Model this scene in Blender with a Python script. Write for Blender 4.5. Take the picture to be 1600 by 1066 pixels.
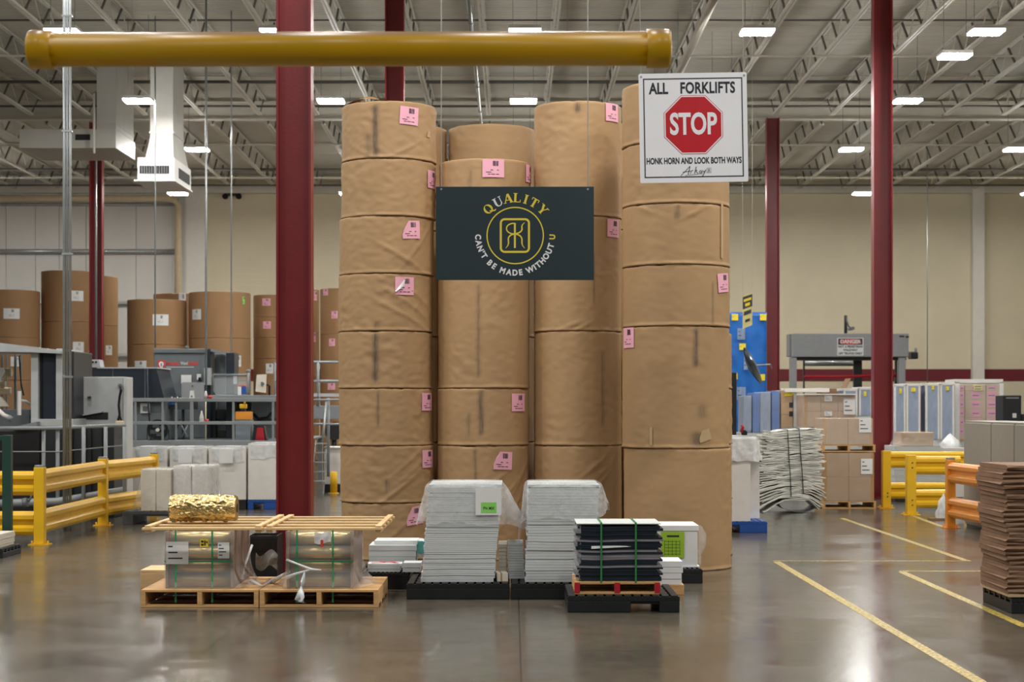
import bpy, bmesh, math, random
from mathutils import Vector, Matrix, noise

for _o in list(bpy.data.objects):
    bpy.data.objects.remove(_o)
SC = bpy.context.scene
COL = SC.collection
PI = math.pi

# ---------------------------------------------------------------- camera, light, exposure
F = 2700.0                 # focal length in pixels of the 1600 px wide frame
K = F / 3000.0             # depths below are measured for 3000 px and scaled by K
HORIZON, CAM_H = 630.0, 1.8
cam_data = bpy.data.cameras.new('camera')
cam = bpy.data.objects.new('camera', cam_data)
COL.objects.link(cam)
cam.location = (0, 0, CAM_H)
cam.rotation_euler = (PI / 2, 0, 0)
cam_data.sensor_width = 36.0
cam_data.lens = 36.0 * F / 1600.0
cam_data.shift_y = (HORIZON - 533.0) / 1600.0
cam_data.clip_end = 300
cam_data.dof.use_dof = True
cam_data.dof.focus_distance = 16.0
cam_data.dof.aperture_fstop = 3.4
SC.camera = cam

world = bpy.data.worlds.new('world')
SC.world = world
world.use_nodes = True
bg = world.node_tree.nodes['Background']
bg.inputs[0].default_value = (0.93, 0.96, 1.0, 1)
bg.inputs[1].default_value = 0.08

SC.view_settings.view_transform = 'Standard'
SC.view_settings.look = 'None'
SC.view_settings.gamma = 1.0
SC.view_settings.use_curve_mapping = False
SC.view_settings.exposure = -0.12

LAMP_W = 150.0             # the row of roof lamps out of the frame, nearer than the first one seen
LAMP_RADIANCE = 215.0      # the lit lenses of the lamps in view
for _y, _k in ((2.4, 0.8), (9.7, 1.15), (17.2, 1.8), (24.3, 1.2)):
    for _x in (-14.9, -10.6, -6.3, -2.0, 2.4, 6.6, 10.9, 15.2):
        if _y > 20 and abs(_x) < 5:
            continue                       # left out so the gaps between the tall rolls stay dark
        _l = bpy.data.lights.new('roof_lamp', 'AREA')
        _l.shape = 'RECTANGLE'
        _l.size, _l.size_y = 0.9, 0.6
        _l.energy = LAMP_W * _k
        _l.color = (1.0, 0.975, 0.93)
        _o = bpy.data.objects.new('roof_lamp', _l)
        _o.location = (_x, _y, 8.9)
        COL.objects.link(_o)

# ---------------------------------------------------------------- helpers
def PX(x, d): return (x - 800.0) * d / 3000.0
def PZ(y, d): return CAM_H - (y - HORIZON) * d / 3000.0
def DF(y): return 5400.0 / (y - HORIZON)          # depth (3000 px units) of a floor point
def S(p, d): return p * d / 3000.0
def P(x, y, d): return Vector((PX(x, d), d * K, PZ(y, d)))

def lin(h):
    h = h.lstrip('#')
    c = [int(h[i:i + 2], 16) / 255.0 for i in (0, 2, 4)]
    return tuple(v / 12.92 if v <= 0.04045 else ((v + 0.055) / 1.055) ** 2.4 for v in c) + (1,)

ORD = ['first', 'second', 'third', 'fourth', 'fifth', 'sixth', 'seventh', 'eighth', 'ninth', 'tenth', 'eleventh', 'twelfth',
       'thirteenth', 'fourteenth', 'fifteenth', 'sixteenth', 'seventeenth', 'eighteenth', 'nineteenth', 'twentieth',
       'twenty-first', 'twenty-second', 'twenty-third', 'twenty-fourth', 'twenty-fifth', 'twenty-sixth', 'twenty-seventh']

M = {}
def mat(name, col, rough=0.5, metal=0.0, var=0.06, scale=6.0, bump=0.0, bscale=60.0, stretch=(1, 1, 1), spec=0.5, coat=0.0):
    m = bpy.data.materials.new(name)
    m.use_nodes = True
    nt = m.node_tree
    b = nt.nodes['Principled BSDF']
    c = lin(col)
    b.inputs['Base Color'].default_value = c
    b.inputs['Roughness'].default_value = rough
    b.inputs['Metallic'].default_value = metal
    b.inputs['Specular IOR Level'].default_value = spec
    b.inputs['Coat Weight'].default_value = coat
    if var > 0 or bump > 0:
        tc = nt.nodes.new('ShaderNodeTexCoord')
        mp = nt.nodes.new('ShaderNodeMapping')
        mp.inputs['Scale'].default_value = stretch
        nt.links.new(tc.outputs['Object'], mp.inputs['Vector'])
    if var > 0:
        n = nt.nodes.new('ShaderNodeTexNoise')
        n.inputs['Scale'].default_value = scale
        n.inputs['Detail'].default_value = 5
        nt.links.new(mp.outputs['Vector'], n.inputs['Vector'])
        r = nt.nodes.new('ShaderNodeValToRGB')
        r.color_ramp.elements[0].position = 0.3
        r.color_ramp.elements[1].position = 0.7
        r.color_ramp.elements[0].color = tuple(v * (1 - var) for v in c[:3]) + (1,)
        r.color_ramp.elements[1].color = tuple(min(1, v * (1 + var)) for v in c[:3]) + (1,)
        nt.links.new(n.outputs['Fac'], r.inputs['Fac'])
        nt.links.new(r.outputs['Color'], b.inputs['Base Color'])
    if bump > 0:
        n2 = nt.nodes.new('ShaderNodeTexNoise')
        n2.inputs['Scale'].default_value = bscale
        n2.inputs['Detail'].default_value = 3
        nt.links.new(mp.outputs['Vector'], n2.inputs['Vector'])
        bp = nt.nodes.new('ShaderNodeBump')
        bp.inputs['Strength'].default_value = bump
        bp.inputs['Distance'].default_value = 0.02
        nt.links.new(n2.outputs['Fac'], bp.inputs['Height'])
        nt.links.new(bp.outputs['Normal'], b.inputs['Normal'])
    M[name] = m
    return m

def film_mat(name, alpha, col='#e9edef', rough=0.22, bscale=9.0, bump=0.6):
    m = mat(name, col, rough, 0, 0.0, bump=bump, bscale=bscale)
    nt = m.node_tree
    b = nt.nodes['Principled BSDF']
    n = nt.nodes.new('ShaderNodeTexNoise')
    n.inputs['Scale'].default_value = 5.0
    n.inputs['Detail'].default_value = 6
    n.inputs['Distortion'].default_value = 1.5
    tc = nt.nodes.new('ShaderNodeTexCoord')
    nt.links.new(tc.outputs['Object'], n.inputs['Vector'])
    r = nt.nodes.new('ShaderNodeMapRange')
    r.inputs[1].default_value, r.inputs[2].default_value = 0.3, 0.75
    r.inputs[3].default_value, r.inputs[4].default_value = alpha * 0.8, min(1.0, alpha * 1.25)
    nt.links.new(n.outputs['Fac'], r.inputs[0])
    nt.links.new(r.outputs[0], b.inputs['Alpha'])
    return m

ORG = {}
def org(o): return ORG.get(o.name, Vector((0, 0, 0)))

def thing(name, label, cat, loc=(0, 0, 0), group=None):
    o = bpy.data.objects.new(name, None)
    o.empty_display_size = 0.1
    COL.objects.link(o)
    o.location = loc
    o['label'], o['category'] = label, cat
    if group:
        o['group'] = group
    ORG[o.name] = Vector(loc)
    return o

def tag(o, label, cat, group=None):
    o['label'], o['category'] = label, cat
    if group:
        o['group'] = group
    return o

class MB:
    """collects shapes in world coordinates and links them as ONE mesh object"""
    def __init__(self):
        self.bm = bmesh.new()
        self.mi = 0
    def face(self, vs):
        try:
            f = self.bm.faces.new(vs)
            f.material_index = self.mi
            return f
        except ValueError:
            return None
    def v(self, *p):
        return self.bm.verts.new(p[0] if len(p) == 1 else p)
    def box(self, x0, x1, y0, y1, z0, z1, bev=0.0):
        vs = [self.v(x, y, z) for x in (x0, x1) for y in (y0, y1) for z in (z0, z1)]
        fs = [self.face([vs[i] for i in q]) for q in ((0, 1, 3, 2), (4, 6, 7, 5), (0, 4, 5, 1), (2, 3, 7, 6), (0, 2, 6, 4), (1, 5, 7, 3))]
        if bev > 0:
            es = list({e for f in fs for e in f.edges})
            bmesh.ops.bevel(self.bm, geom=es, offset=bev, segments=2, affect='EDGES', profile=0.5)
        return self
    def pbox(self, x0, y0, x1, y1, d, dep, bev=0.0, z0=None):
        """box from a pixel rectangle whose front stands at depth d, dep metres deep"""
        return self.box(PX(x0, d), PX(x1, d), d * K, d * K + dep, PZ(y1, d) if z0 is None else z0, PZ(y0, d), bev)
    def obox(self, c, u, n, hu, hn, hz):
        """box about c with half sizes along u, n (horizontal directions) and z"""
        c, u, n = Vector(c), Vector(u).normalized(), Vector(n).normalized()
        z = Vector((0, 0, 1))
        vs = [self.v(c + u * a * hu + n * b * hn + z * e * hz) for a in (-1, 1) for b in (-1, 1) for e in (-1, 1)]
        for q in ((0, 1, 3, 2), (4, 6, 7, 5), (0, 4, 5, 1), (2, 3, 7, 6), (0, 2, 6, 4), (1, 5, 7, 3)):
            self.face([vs[i] for i in q])
        return self
    def bar(self, a, b, w, h=None):
        """square bar from a to b"""
        a, b = Vector(a), Vector(b)
        h = w if h is None else h
        t = (b - a).normalized()
        up = Vector((0, 0, 1)) if abs(t.z) < 0.95 else Vector((0, 1, 0))
        s = t.cross(up).normalized()
        u = s.cross(t)
        r = []
        for p in (a, b):
            r.append([self.v(p + s * i * w / 2 + u * j * h / 2) for i, j in ((-1, -1), (1, -1), (1, 1), (-1, 1))])
        for i in range(4):
            self.face([r[0][i], r[0][(i + 1) % 4], r[1][(i + 1) % 4], r[1][i]])
        self.face(r[0][::-1])
        self.face(r[1])
        return self
    def tube(self, pts, r, seg=10, caps=True):
        pts = [Vector(p) for p in pts]
        rings = []
        for i, p in enumerate(pts):
            t = (pts[min(i + 1, len(pts) - 1)] - pts[max(i - 1, 0)]).normalized()
            up = Vector((0, 0, 1)) if abs(t.z) < 0.9 else Vector((0, 1, 0))
            s = t.cross(up).normalized()
            u = s.cross(t)
            rr = r[i] if isinstance(r, (list, tuple)) else r
            rings.append([self.v(p + (s * math.cos(a) + u * math.sin(a)) * rr) for a in [2 * PI * k / seg for k in range(seg)]])
        for A, B in zip(rings, rings[1:]):
            for k in range(seg):
                f = self.face([A[k], A[(k + 1) % seg], B[(k + 1) % seg], B[k]])
                if f:
                    f.smooth = True
        if caps:
            self.face(rings[0][::-1])
            self.face(rings[-1])
        return self
    def prism(self, poly, fn, a, b):
        """closed polygon of 2D points swept from fn(p, a) to fn(p, b)"""
        A = [self.v(fn(p, a)) for p in poly]
        B = [self.v(fn(p, b)) for p in poly]
        n = len(poly)
        for i in range(n):
            self.face([A[i], A[(i + 1) % n], B[(i + 1) % n], B[i]])
        self.face(A[::-1])
        self.face(B)
        return self
    def grid(self, nu, nv, fn, close_u=False, smooth=True):
        g = [[self.v(fn(i / nu, j / nv)) for j in range(nv + 1)] for i in range(nu if close_u else nu + 1)]
        n = len(g)
        for i in range(nu):
            for j in range(nv):
                f = self.face([g[i][j], g[(i + 1) % n][j], g[(i + 1) % n][j + 1], g[i][j + 1]])
                if f:
                    f.smooth = smooth
        return g
    def mesh(self, me, mtx):
        b2 = bmesh.new()
        b2.from_mesh(me)
        b2.transform(mtx)
        mp = {v: self.v(v.co) for v in b2.verts}
        for f in b2.faces:
            self.face([mp[v] for v in f.verts])
        b2.free()
        return self
    def build(self, name, mats, parent=None, origin=None, fix=True):
        o_ = org(parent) if parent is not None else Vector(origin if origin is not None else (0, 0, 0))
        for v in self.bm.verts:
            v.co -= o_
        if fix:
            bmesh.ops.recalc_face_normals(self.bm, faces=self.bm.faces)
        me = bpy.data.meshes.new(name)
        self.bm.to_mesh(me)
        self.bm.free()
        for m in (mats if isinstance(mats, (list, tuple)) else [mats]):
            me.materials.append(M[m] if isinstance(m, str) else m)
        o = bpy.data.objects.new(name, me)
        COL.objects.link(o)
        if parent is not None:
            o.parent = parent
        else:
            o.location = o_
        ORG[o.name] = o_
        return o

def struct(name, mb, m):
    o = mb.build(name, m)
    o['kind'] = 'structure'
    return o

def copy_tree(o, parent=None):
    c = o.copy()
    COL.objects.link(c)
    if parent is not None:
        c.parent = parent
    for ch in list(o.children):
        copy_tree(ch, c)
    return c

def text_mesh(body, size=1.0, bold=0.0, sx=1.0, align='CENTER', spacing=1.0):
    cu = bpy.data.curves.new('lettering', 'FONT')
    cu.body = body
    cu.size = size
    cu.offset = bold
    cu.align_x = align
    cu.align_y = 'CENTER'
    cu.space_character = spacing
    cu.resolution_u = 4
    ob = bpy.data.objects.new('lettering', cu)
    COL.objects.link(ob)
    bpy.context.view_layer.update()
    dg = bpy.context.evaluated_depsgraph_get()
    me = bpy.data.meshes.new_from_object(ob.evaluated_get(dg))
    me.materials.clear()
    bpy.data.objects.remove(ob)
    bpy.data.curves.remove(cu)
    for v in me.vertices:
        v.co.x *= sx
    return me

FRONT = Matrix(((1, 0, 0, 0), (0, 0, -1, 0), (0, 1, 0, 0), (0, 0, 0, 1)))   # text plane -> facing the camera side
def put_text(mb, body, x, y, z, size, bold=0.0, sx=1.0, roll=0.0, align='CENTER', spacing=1.0):
    me = text_mesh(body, size, bold, sx, align, spacing)
    mb.mesh(me, Matrix.Translation((x, y, z)) @ FRONT @ Matrix.Rotation(roll, 4, 'Z'))
    bpy.data.meshes.remove(me)

def ns(x, y, z=0.0): return noise.noise(Vector((x, y, z)))

# ---------------------------------------------------------------- materials
mat('deck_paint', '#c4c0b3', 0.6, var=0.05, scale=2)
mat('joist_paint', '#cfcbbf', 0.5, var=0.05, scale=4)
mat('girder_paint', '#cac6b9', 0.55, var=0.05, scale=2)
mat('web_shade_paint', '#6d6961', 0.6, var=0.08)  # darker grey puts shade into the colour of one set of joist diagonals
mat('pipe_dark', '#5c5a56', 0.5, var=0.08)
mat('cream_pipe', '#d9c7a5', 0.5, var=0.05)
mat('red_steel', '#7b2226', 0.38, var=0.10, scale=3, bump=0.05, bscale=30)
mat('galvanised', '#a9aeb0', 0.35, 0.6, var=0.08, scale=10)
mat('duct_metal', '#bbb8b0', 0.45, 0.0, var=0.06, scale=2)
mat('white_enamel', '#e2e1dd', 0.4, var=0.04)
mat('black_gap', '#101214', 0.6, var=0.1)
mat('wall_white', '#dfdcd6', 0.6, var=0.03, scale=1)
mat('stripe_paint', '#6c1b25', 0.5, var=0.06)
mat('trim_white', '#dedad0', 0.5, var=0.03)
mat('pink_paper', '#f0b0c4', 0.7, var=0.04)
mat('pink_deep', '#e889b5', 0.7, var=0.04)
mat('white_paper', '#e9ebeb', 0.75, var=0.03)
mat('grey_paper', '#c3c7c5', 0.8, var=0.07, scale=3, stretch=(1, 1, 14))
mat('stack_paper', '#d2d7d8', 0.8, var=0.06, scale=3, stretch=(1, 1, 16))
mat('cream_paper', '#ddd6c6', 0.8, var=0.06, scale=4, stretch=(1, 1, 12))
mat('bale_paper', '#dedfd6', 0.75, var=0.12, scale=5)
mat('ink', '#2b2f38', 0.7, var=0.0)
mat('sign_teal', '#21343a', 0.45, var=0.03)
mat('sign_yellow', '#f3dd4c', 0.5, var=0.0)
mat('sign_white', '#f3f4f9', 0.4, var=0.02)
mat('sign_red', '#c41826', 0.4, var=0.05)
mat('guard_yellow', '#e8b71f', 0.38, var=0.05, bump=0.04, bscale=20)
mat('guard_orange', '#ee9b34', 0.38, var=0.05)
mat('pallet_wood', '#cda26c', 0.7, var=0.16, scale=9, stretch=(0.6, 1, 6))
mat('lid_wood', '#e0bd8a', 0.65, var=0.12, scale=9, stretch=(0.6, 1, 6))
mat('panel_brown', '#8a6a4c', 0.6, var=0.1)
mat('black_plastic', '#16181b', 0.5, var=0.15)
mat('grey_plastic', '#4b4f52', 0.5, var=0.12)
mat('blue_plastic', '#1c4f9e', 0.45, var=0.1)
mat('strap_green', '#3fa06c', 0.45, var=0.0)
mat('strap_dark_green', '#2f7d44', 0.45, var=0.0)
mat('strap_black', '#20252a', 0.5, var=0.0)
mat('yellow_note', '#ecd632', 0.6, var=0.03)
mat('lime_sheet', '#9cc42f', 0.65, var=0.04)
mat('green_note', '#8fe06a', 0.65, var=0.03)
mat('dark_sheet', '#1c2630', 0.35, var=0.2, scale=5, stretch=(1, 1, 12))
mat('dark_sheet_grey', '#7b7a80', 0.6, var=0.2, scale=5, stretch=(1, 1, 12))
mat('machine_grey', '#80868a', 0.45, var=0.05)
mat('machine_light', '#b0b4b6', 0.45, var=0.05)
mat('machine_pale', '#c4c7c7', 0.45, var=0.04)
mat('machine_mid', '#6b7377', 0.45, var=0.06)
mat('machine_dark', '#23282c', 0.4, var=0.1)
mat('machine_black', '#121416', 0.45, var=0.1)
mat('navy_panel', '#1d2631', 0.35, var=0.08)
mat('rail_grey', '#8e9496', 0.4, 0.1, var=0.05)
mat('brushed_alu', '#c9ccce', 0.25, 0.7, var=0.03)
mat('mirror_blue', '#5d7186', 0.12, 0.9, var=0.0)
mat('red_plastic', '#b3162a', 0.5, var=0.05)
mat('logo_red', '#d8453f', 0.5, var=0.0)
mat('logo_grey', '#c7c9c9', 0.5, var=0.0)
mat('locker_grey', '#a5a297', 0.45, var=0.03)
mat('locker_gap', '#4f4e49', 0.6, var=0.0)
mat('carton', '#b08a5c', 0.75, var=0.08, scale=5)
mat('tape_pale', '#bda27c', 0.5, var=0.05)
mat('carton_pale', '#bfa283', 0.75, var=0.08, scale=5)
mat('cream_sign', '#d9d08c', 0.5, var=0.03)
mat('corrugated_brown', '#81634c', 0.75, var=0.12, scale=6)
mat('blue_wrap', '#1c66b8', 0.3, var=0.22, scale=3, bump=0.3, bscale=9)
mat('blue_grey_wrap', '#8195b3', 0.35, var=0.2, scale=6, stretch=(6, 6, 0.6), bump=0.3, bscale=10)
mat('white_board', '#e5e2dc', 0.6, var=0.04)
mat('grey_bin', '#7f8a8f', 0.45, var=0.04)
mat('door_grey', '#9a9da0', 0.45, var=0.04)
mat('green_post', '#173a30', 0.45, var=0.08)
mat('gold_smooth', '#cfb782', 0.3, 0.7, var=0.08, scale=4)
mat('gold_foil', '#dcc48a', 0.22, 1.0, var=0.1, scale=6, bump=0.9, bscale=14, stretch=(1, 1.3, 1.3))
mat('teal_band', '#5fb3b0', 0.5, var=0.05)
film_mat('film_clear', 0.20, rough=0.12)
film_mat('film_thin', 0.24, rough=0.12)
film_mat('film_cover', 0.33, '#f0f3f5', 0.16, 5.0, 0.9)
film_mat('film_white', 0.80, '#eceff1', 0.3)
m_ = mat('guard_panel_clear', '#cfd6d8', 0.1, var=0)
m_.node_tree.nodes['Principled BSDF'].inputs['Alpha'].default_value = 0.25

def lamp_mat(name, radiance):
    m = bpy.data.materials.new(name)
    m.use_nodes = True
    nt = m.node_tree
    nt.nodes.clear()
    e = nt.nodes.new('ShaderNodeEmission')
    e.inputs[0].default_value = (1.0, 0.98, 0.94, 1)
    e.inputs[1].default_value = radiance
    o = nt.nodes.new('ShaderNodeOutputMaterial')
    nt.links.new(e.outputs[0], o.inputs[0])
    M[name] = m
lamp_mat('lit_lens', LAMP_RADIANCE)
lamp_mat('added_uplight', LAMP_RADIANCE * 0.07)  # added upward glow on each lamp to brighten the roof deck

def kraft_mat(name, col):
    m = mat(name, col, 0.62, var=0.05, scale=3.0, bump=0.12, bscale=7, stretch=(1, 1, 0.5), spec=0.35)
    nt = m.node_tree
    b = nt.nodes['Principled BSDF']
    src = b.inputs['Base Color'].links[0].from_socket
    tc = nt.nodes.new('ShaderNodeTexCoord')
    oi = nt.nodes.new('ShaderNodeObjectInfo')
    mp = nt.nodes.new('ShaderNodeMapping')
    mp.inputs['Scale'].default_value = (7, 7, 0.6)
    nt.links.new(tc.outputs['Object'], mp.inputs['Vector'])
    n = nt.nodes.new('ShaderNodeTexNoise')          # faint upright rub marks
    n.inputs['Scale'].default_value = 1.0
    n.inputs['Detail'].default_value = 4
    nt.links.new(mp.outputs['Vector'], n.inputs['Vector'])
    r = nt.nodes.new('ShaderNodeMapRange')
    r.inputs[1].default_value, r.inputs[2].default_value = 0.58, 0.8
    r.inputs[3].default_value, r.inputs[4].default_value = 0.0, 0.35
    nt.links.new(n.outputs['Fac'], r.inputs[0])
    at = nt.nodes.new('ShaderNodeAttribute')
    at.attribute_name = 'stain'
    n2 = nt.nodes.new('ShaderNodeTexNoise')
    n2.inputs['Scale'].default_value = 14.0
    n2.inputs['Detail'].default_value = 5
    nt.links.new(mp.outputs['Vector'], n2.inputs['Vector'])
    mu = nt.nodes.new('ShaderNodeMath')
    mu.operation = 'MULTIPLY'
    nt.links.new(at.outputs['Fac'], mu.inputs[0])
    r2 = nt.nodes.new('ShaderNodeMapRange')
    r2.inputs[1].default_value, r2.inputs[2].default_value = 0.12, 0.5
    nt.links.new(n2.outputs['Fac'], r2.inputs[0])
    nt.links.new(r2.outputs[0], mu.inputs[1])
    mx = nt.nodes.new('ShaderNodeMath')
    mx.operation = 'MAXIMUM'
    nt.links.new(mu.outputs[0], mx.inputs[0])
    mx.inputs[1].default_value = 0.0
    ad = nt.nodes.new('ShaderNodeMix')
    ad.data_type = 'RGBA'
    ad.inputs[7].default_value = (0.10, 0.075, 0.055, 1)
    nt.links.new(src, ad.inputs[6])
    nt.links.new(mx.outputs[0], ad.inputs[0])
    nt.links.new(ad.outputs[2], b.inputs['Base Color'])
    del r
kraft_mat('kraft', '#ac8c66')
kraft_mat('kraft_far', '#9f7b56')

def concrete_mat():
    m = bpy.data.materials.new('polished_concrete')
    m.use_nodes = True
    nt = m.node_tree
    L = nt.links.new
    b = nt.nodes['Principled BSDF']
    tc = nt.nodes.new('ShaderNodeTexCoord')
    def noise_(scale, detail, dist=0.0, stretch=(1, 1, 1)):
        mp = nt.nodes.new('ShaderNodeMapping')
        mp.inputs['Scale'].default_value = stretch
        L(tc.outputs['Object'], mp.inputs['Vector'])
        n = nt.nodes.new('ShaderNodeTexNoise')
        n.inputs['Scale'].default_value = scale
        n.inputs['Detail'].default_value = detail
        n.inputs['Distortion'].default_value = dist
        L(mp.outputs['Vector'], n.inputs['Vector'])
        return n.outputs['Fac']
    def ramp(fac, a, bcol, p0=0.3, p1=0.7):
        r = nt.nodes.new('ShaderNodeValToRGB')
        r.color_ramp.elements[0].position, r.color_ramp.elements[1].position = p0, p1
        r.color_ramp.elements[0].color, r.color_ramp.elements[1].color = a, bcol
        L(fac, r.inputs['Fac'])
        return r.outputs['Color']
    def mix(f, a, bb):
        x = nt.nodes.new('ShaderNodeMix')
        x.data_type = 'RGBA'
        if isinstance(f, float):
            x.inputs[0].default_value = f
        else:
            L(f, x.inputs[0])
        for s, i in ((a, 6), (bb, 7)):
            if isinstance(s, tuple):
                x.inputs[i].default_value = s
            else:
                L(s, x.inputs[i])
        return x.outputs[2]
    def math_(op, a, bb=None):
        x = nt.nodes.new('ShaderNodeMath')
        x.operation = op
        for s, i in ((a, 0), (bb, 1)):
            if s is None:
                continue
            if isinstance(s, (int, float)):
                x.inputs[i].default_value = s
            else:
                L(s, x.inputs[i])
        return x.outputs[0]
    base = ramp(noise_(0.6, 8, 0.6), lin('#433d34'), lin('#645d51'))
    fine = ramp(noise_(9, 8, 0.3, (1, 0.5, 1)), lin('#453f36'), lin('#655f53'))
    col = mix(0.35, base, fine)
    sx = nt.nodes.new('ShaderNodeSeparateXYZ')
    L(tc.outputs['Object'], sx.inputs[0])
    def groove(coord, offset, period, half):
        t = math_('DIVIDE', math_('SUBTRACT', coord, offset), period)
        return math_('LESS_THAN', math_('ABSOLUTE', math_('SUBTRACT', math_('FRACT', math_('ADD', t, 0.5)), 0.5)), half / period)
    g = math_('MAXIMUM', groove(sx.outputs[0], 0.06, 2.285, 0.006), groove(sx.outputs[1], 12.55, 4.57, 0.007))
    col = mix(g, col, lin('#3a352d'))
    # pale scuffs
    sc = nt.nodes.new('ShaderNodeMapRange')
    sc.inputs[1].default_value, sc.inputs[2].default_value = 0.66, 0.78
    L(noise_(2.2, 9, 1.2, (1, 0.35, 1)), sc.inputs[0])
    col = mix(math_('MULTIPLY', sc.outputs[0], 0.55), col, lin('#a39c8d'))
    L(col, b.inputs['Base Color'])
    rr = nt.nodes.new('ShaderNodeMapRange')
    rr.inputs[1].default_value, rr.inputs[2].default_value = 0.3, 0.7
    rr.inputs[3].default_value, rr.inputs[4].default_value = 0.13, 0.24
    L(noise_(1.4, 7, 0.8), rr.inputs[0])
    L(rr.outputs[0], b.inputs['Roughness'])
    b.inputs['Specular IOR Level'].default_value = 0.5
    bp = nt.nodes.new('ShaderNodeBump')
    bp.inputs['Strength'].default_value = 0.05
    bp.inputs['Distance'].default_value = 0.01
    L(noise_(3.0, 5), bp.inputs['Height'])
    L(bp.outputs['Normal'], b.inputs['Normal'])
    M['polished_concrete'] = m
concrete_mat()

def block_mat():
    m = mat('painted_block', '#d9ceb2', 0.6, var=0.03, scale=1.2)
    nt = m.node_tree
    b = nt.nodes['Principled BSDF']
    tc = nt.nodes.new('ShaderNodeTexCoord')
    mp = nt.nodes.new('ShaderNodeMapping')
    mp.inputs['Rotation'].default_value = (PI / 2, 0, 0)
    nt.links.new(tc.outputs['Object'], mp.inputs['Vector'])
    br = nt.nodes.new('ShaderNodeTexBrick')
    br.inputs['Scale'].default_value = 1.0
    br.inputs['Brick Width'].default_value = 0.4
    br.inputs['Row Height'].default_value = 0.2
    br.inputs['Mortar Size'].default_value = 0.008
    nt.links.new(mp.outputs['Vector'], br.inputs['Vector'])
    bp = nt.nodes.new('ShaderNodeBump')
    bp.inputs['Strength'].default_value = 0.5
    bp.inputs['Distance'].default_value = 0.01
    bp.invert = True
    nt.links.new(br.outputs['Fac'], bp.inputs['Height'])
    nt.links.new(bp.outputs['Normal'], b.inputs['Normal'])
block_mat()

def worn_paint():
    m = mat('worn_yellow', '#c9ab3c', 0.45, var=0.0)
    nt = m.node_tree
    b = nt.nodes['Principled BSDF']
    tc = nt.nodes.new('ShaderNodeTexCoord')
    n = nt.nodes.new('ShaderNodeTexNoise')
    n.inputs['Scale'].default_value = 34.0
    n.inputs['Detail'].default_value = 8
    nt.links.new(tc.outputs['Object'], n.inputs['Vector'])
    r = nt.nodes.new('ShaderNodeValToRGB')
    r.color_ramp.elements[0].position, r.color_ramp.elements[1].position = 0.40, 0.60
    r.color_ramp.elements[0].color, r.color_ramp.elements[1].color = lin('#6f6342'), lin('#cfb342')
    nt.links.new(n.outputs['Fac'], r.inputs['Fac'])
    nt.links.new(r.outputs['Color'], b.inputs['Base Color'])
worn_paint()

def dusty_pipe():
    m = mat('dusty_yellow', '#d9a70a', 0.33, var=0.04, scale=4)
    nt = m.node_tree
    b = nt.nodes['Principled BSDF']
    src = b.inputs['Base Color'].links[0].from_socket
    g = nt.nodes.new('ShaderNodeNewGeometry')
    s = nt.nodes.new('ShaderNodeSeparateXYZ')
    nt.links.new(g.outputs['Normal'], s.inputs[0])
    r = nt.nodes.new('ShaderNodeMapRange')           # settled dust lies on what faces up
    r.inputs[1].default_value, r.inputs[2].default_value = 0.42, 0.72
    r.inputs[4].default_value = 0.85
    nt.links.new(s.outputs['Z'], r.inputs[0])
    x = nt.nodes.new('ShaderNodeMix')
    x.data_type = 'RGBA'
    x.inputs[7].default_value = lin('#8a6f58')
    nt.links.new(r.outputs[0], x.inputs[0])
    nt.links.new(src, x.inputs[6])
    nt.links.new(x.outputs[2], b.inputs['Base Color'])
dusty_pipe()

# ---------------------------------------------------------------- the setting
WALL_D = 68.0
WY = WALL_D * K
XW = 23.0
def roof_z(y): return 9.46 - 0.012 * (y - 52 * K)      # underside of the girders; the roof falls gently to the back

mb = MB()
mb.box(-XW, XW, -3, WY + 0.4, -0.3, 0.0)
struct('floor', mb, 'polished_concrete')

mb = MB()
pts, y, k = [], 3.0, 0
while y < WY + 0.3:                                     # ribbed steel deck, ribs across the building
    z = roof_z(y) + 0.60
    pts += [(y, z), (y + 0.10, z), (y + 0.115, z + 0.04), (y + 0.140, z + 0.04), (y + 0.155, z)]
    y += 0.155
top = [(pts[-1][0], pts[-1][1] + 0.2), (pts[0][0], pts[0][1] + 0.2)]
A = [mb.v(-XW, p[0], p[1]) for p in pts]
B = [mb.v(XW, p[0], p[1]) for p in pts]
for i in range(len(pts) - 1):
    mb.face([A[i], A[i + 1], B[i + 1], B[i]])
T = [mb.v(-XW, top[1][0], top[1][1]), mb.v(XW, top[1][0], top[1][1]), mb.v(-XW, top[0][0], top[0][1]), mb.v(XW, top[0][0], top[0][1])]
mb.face([T[0], T[1], T[3], T[2]])
struct('ceiling', mb, 'deck_paint')

x_split = PX(322, WALL_D)
mb = MB()
mb.box(x_split, XW, WY, WY + 0.3, 0, roof_z(WY) + 0.58)
struct('wall_back', mb, 'painted_block')
mb = MB()                                                # ribbed white metal panels
seams = [PX(x, WALL_D) for x in (-60, 10, 56, 93, 135, 213, 270, 322)]
prev = -XW
for s in seams:
    mb.box(prev + 0.015, s - 0.015, WY - 0.03, WY + 0.3, 0, roof_z(WY) + 0.58)
    prev = s
mb.box(-XW, x_split, WY + 0.02, WY + 0.28, 0, roof_z(WY) + 0.58)
struct('wall_back_panelled', mb, 'wall_white')
mb = MB(); mb.box(-XW - 0.3, -XW, -3, WY + 0.3, 0, roof_z(0) + 0.6); struct('wall_left', mb, 'wall_white')
mb = MB(); mb.box(XW, XW + 0.3, -3, WY + 0.3, 0, roof_z(0) + 0.6); struct('wall_right', mb, 'painted_block')
mb = MB()
mb.box(PX(322, WALL_D), XW, WY - 0.012, WY, PZ(596, WALL_D), PZ(577, WALL_D))
struct('trim_1', mb, 'stripe_paint')                     # burgundy band on the back wall
mb = MB()
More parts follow.
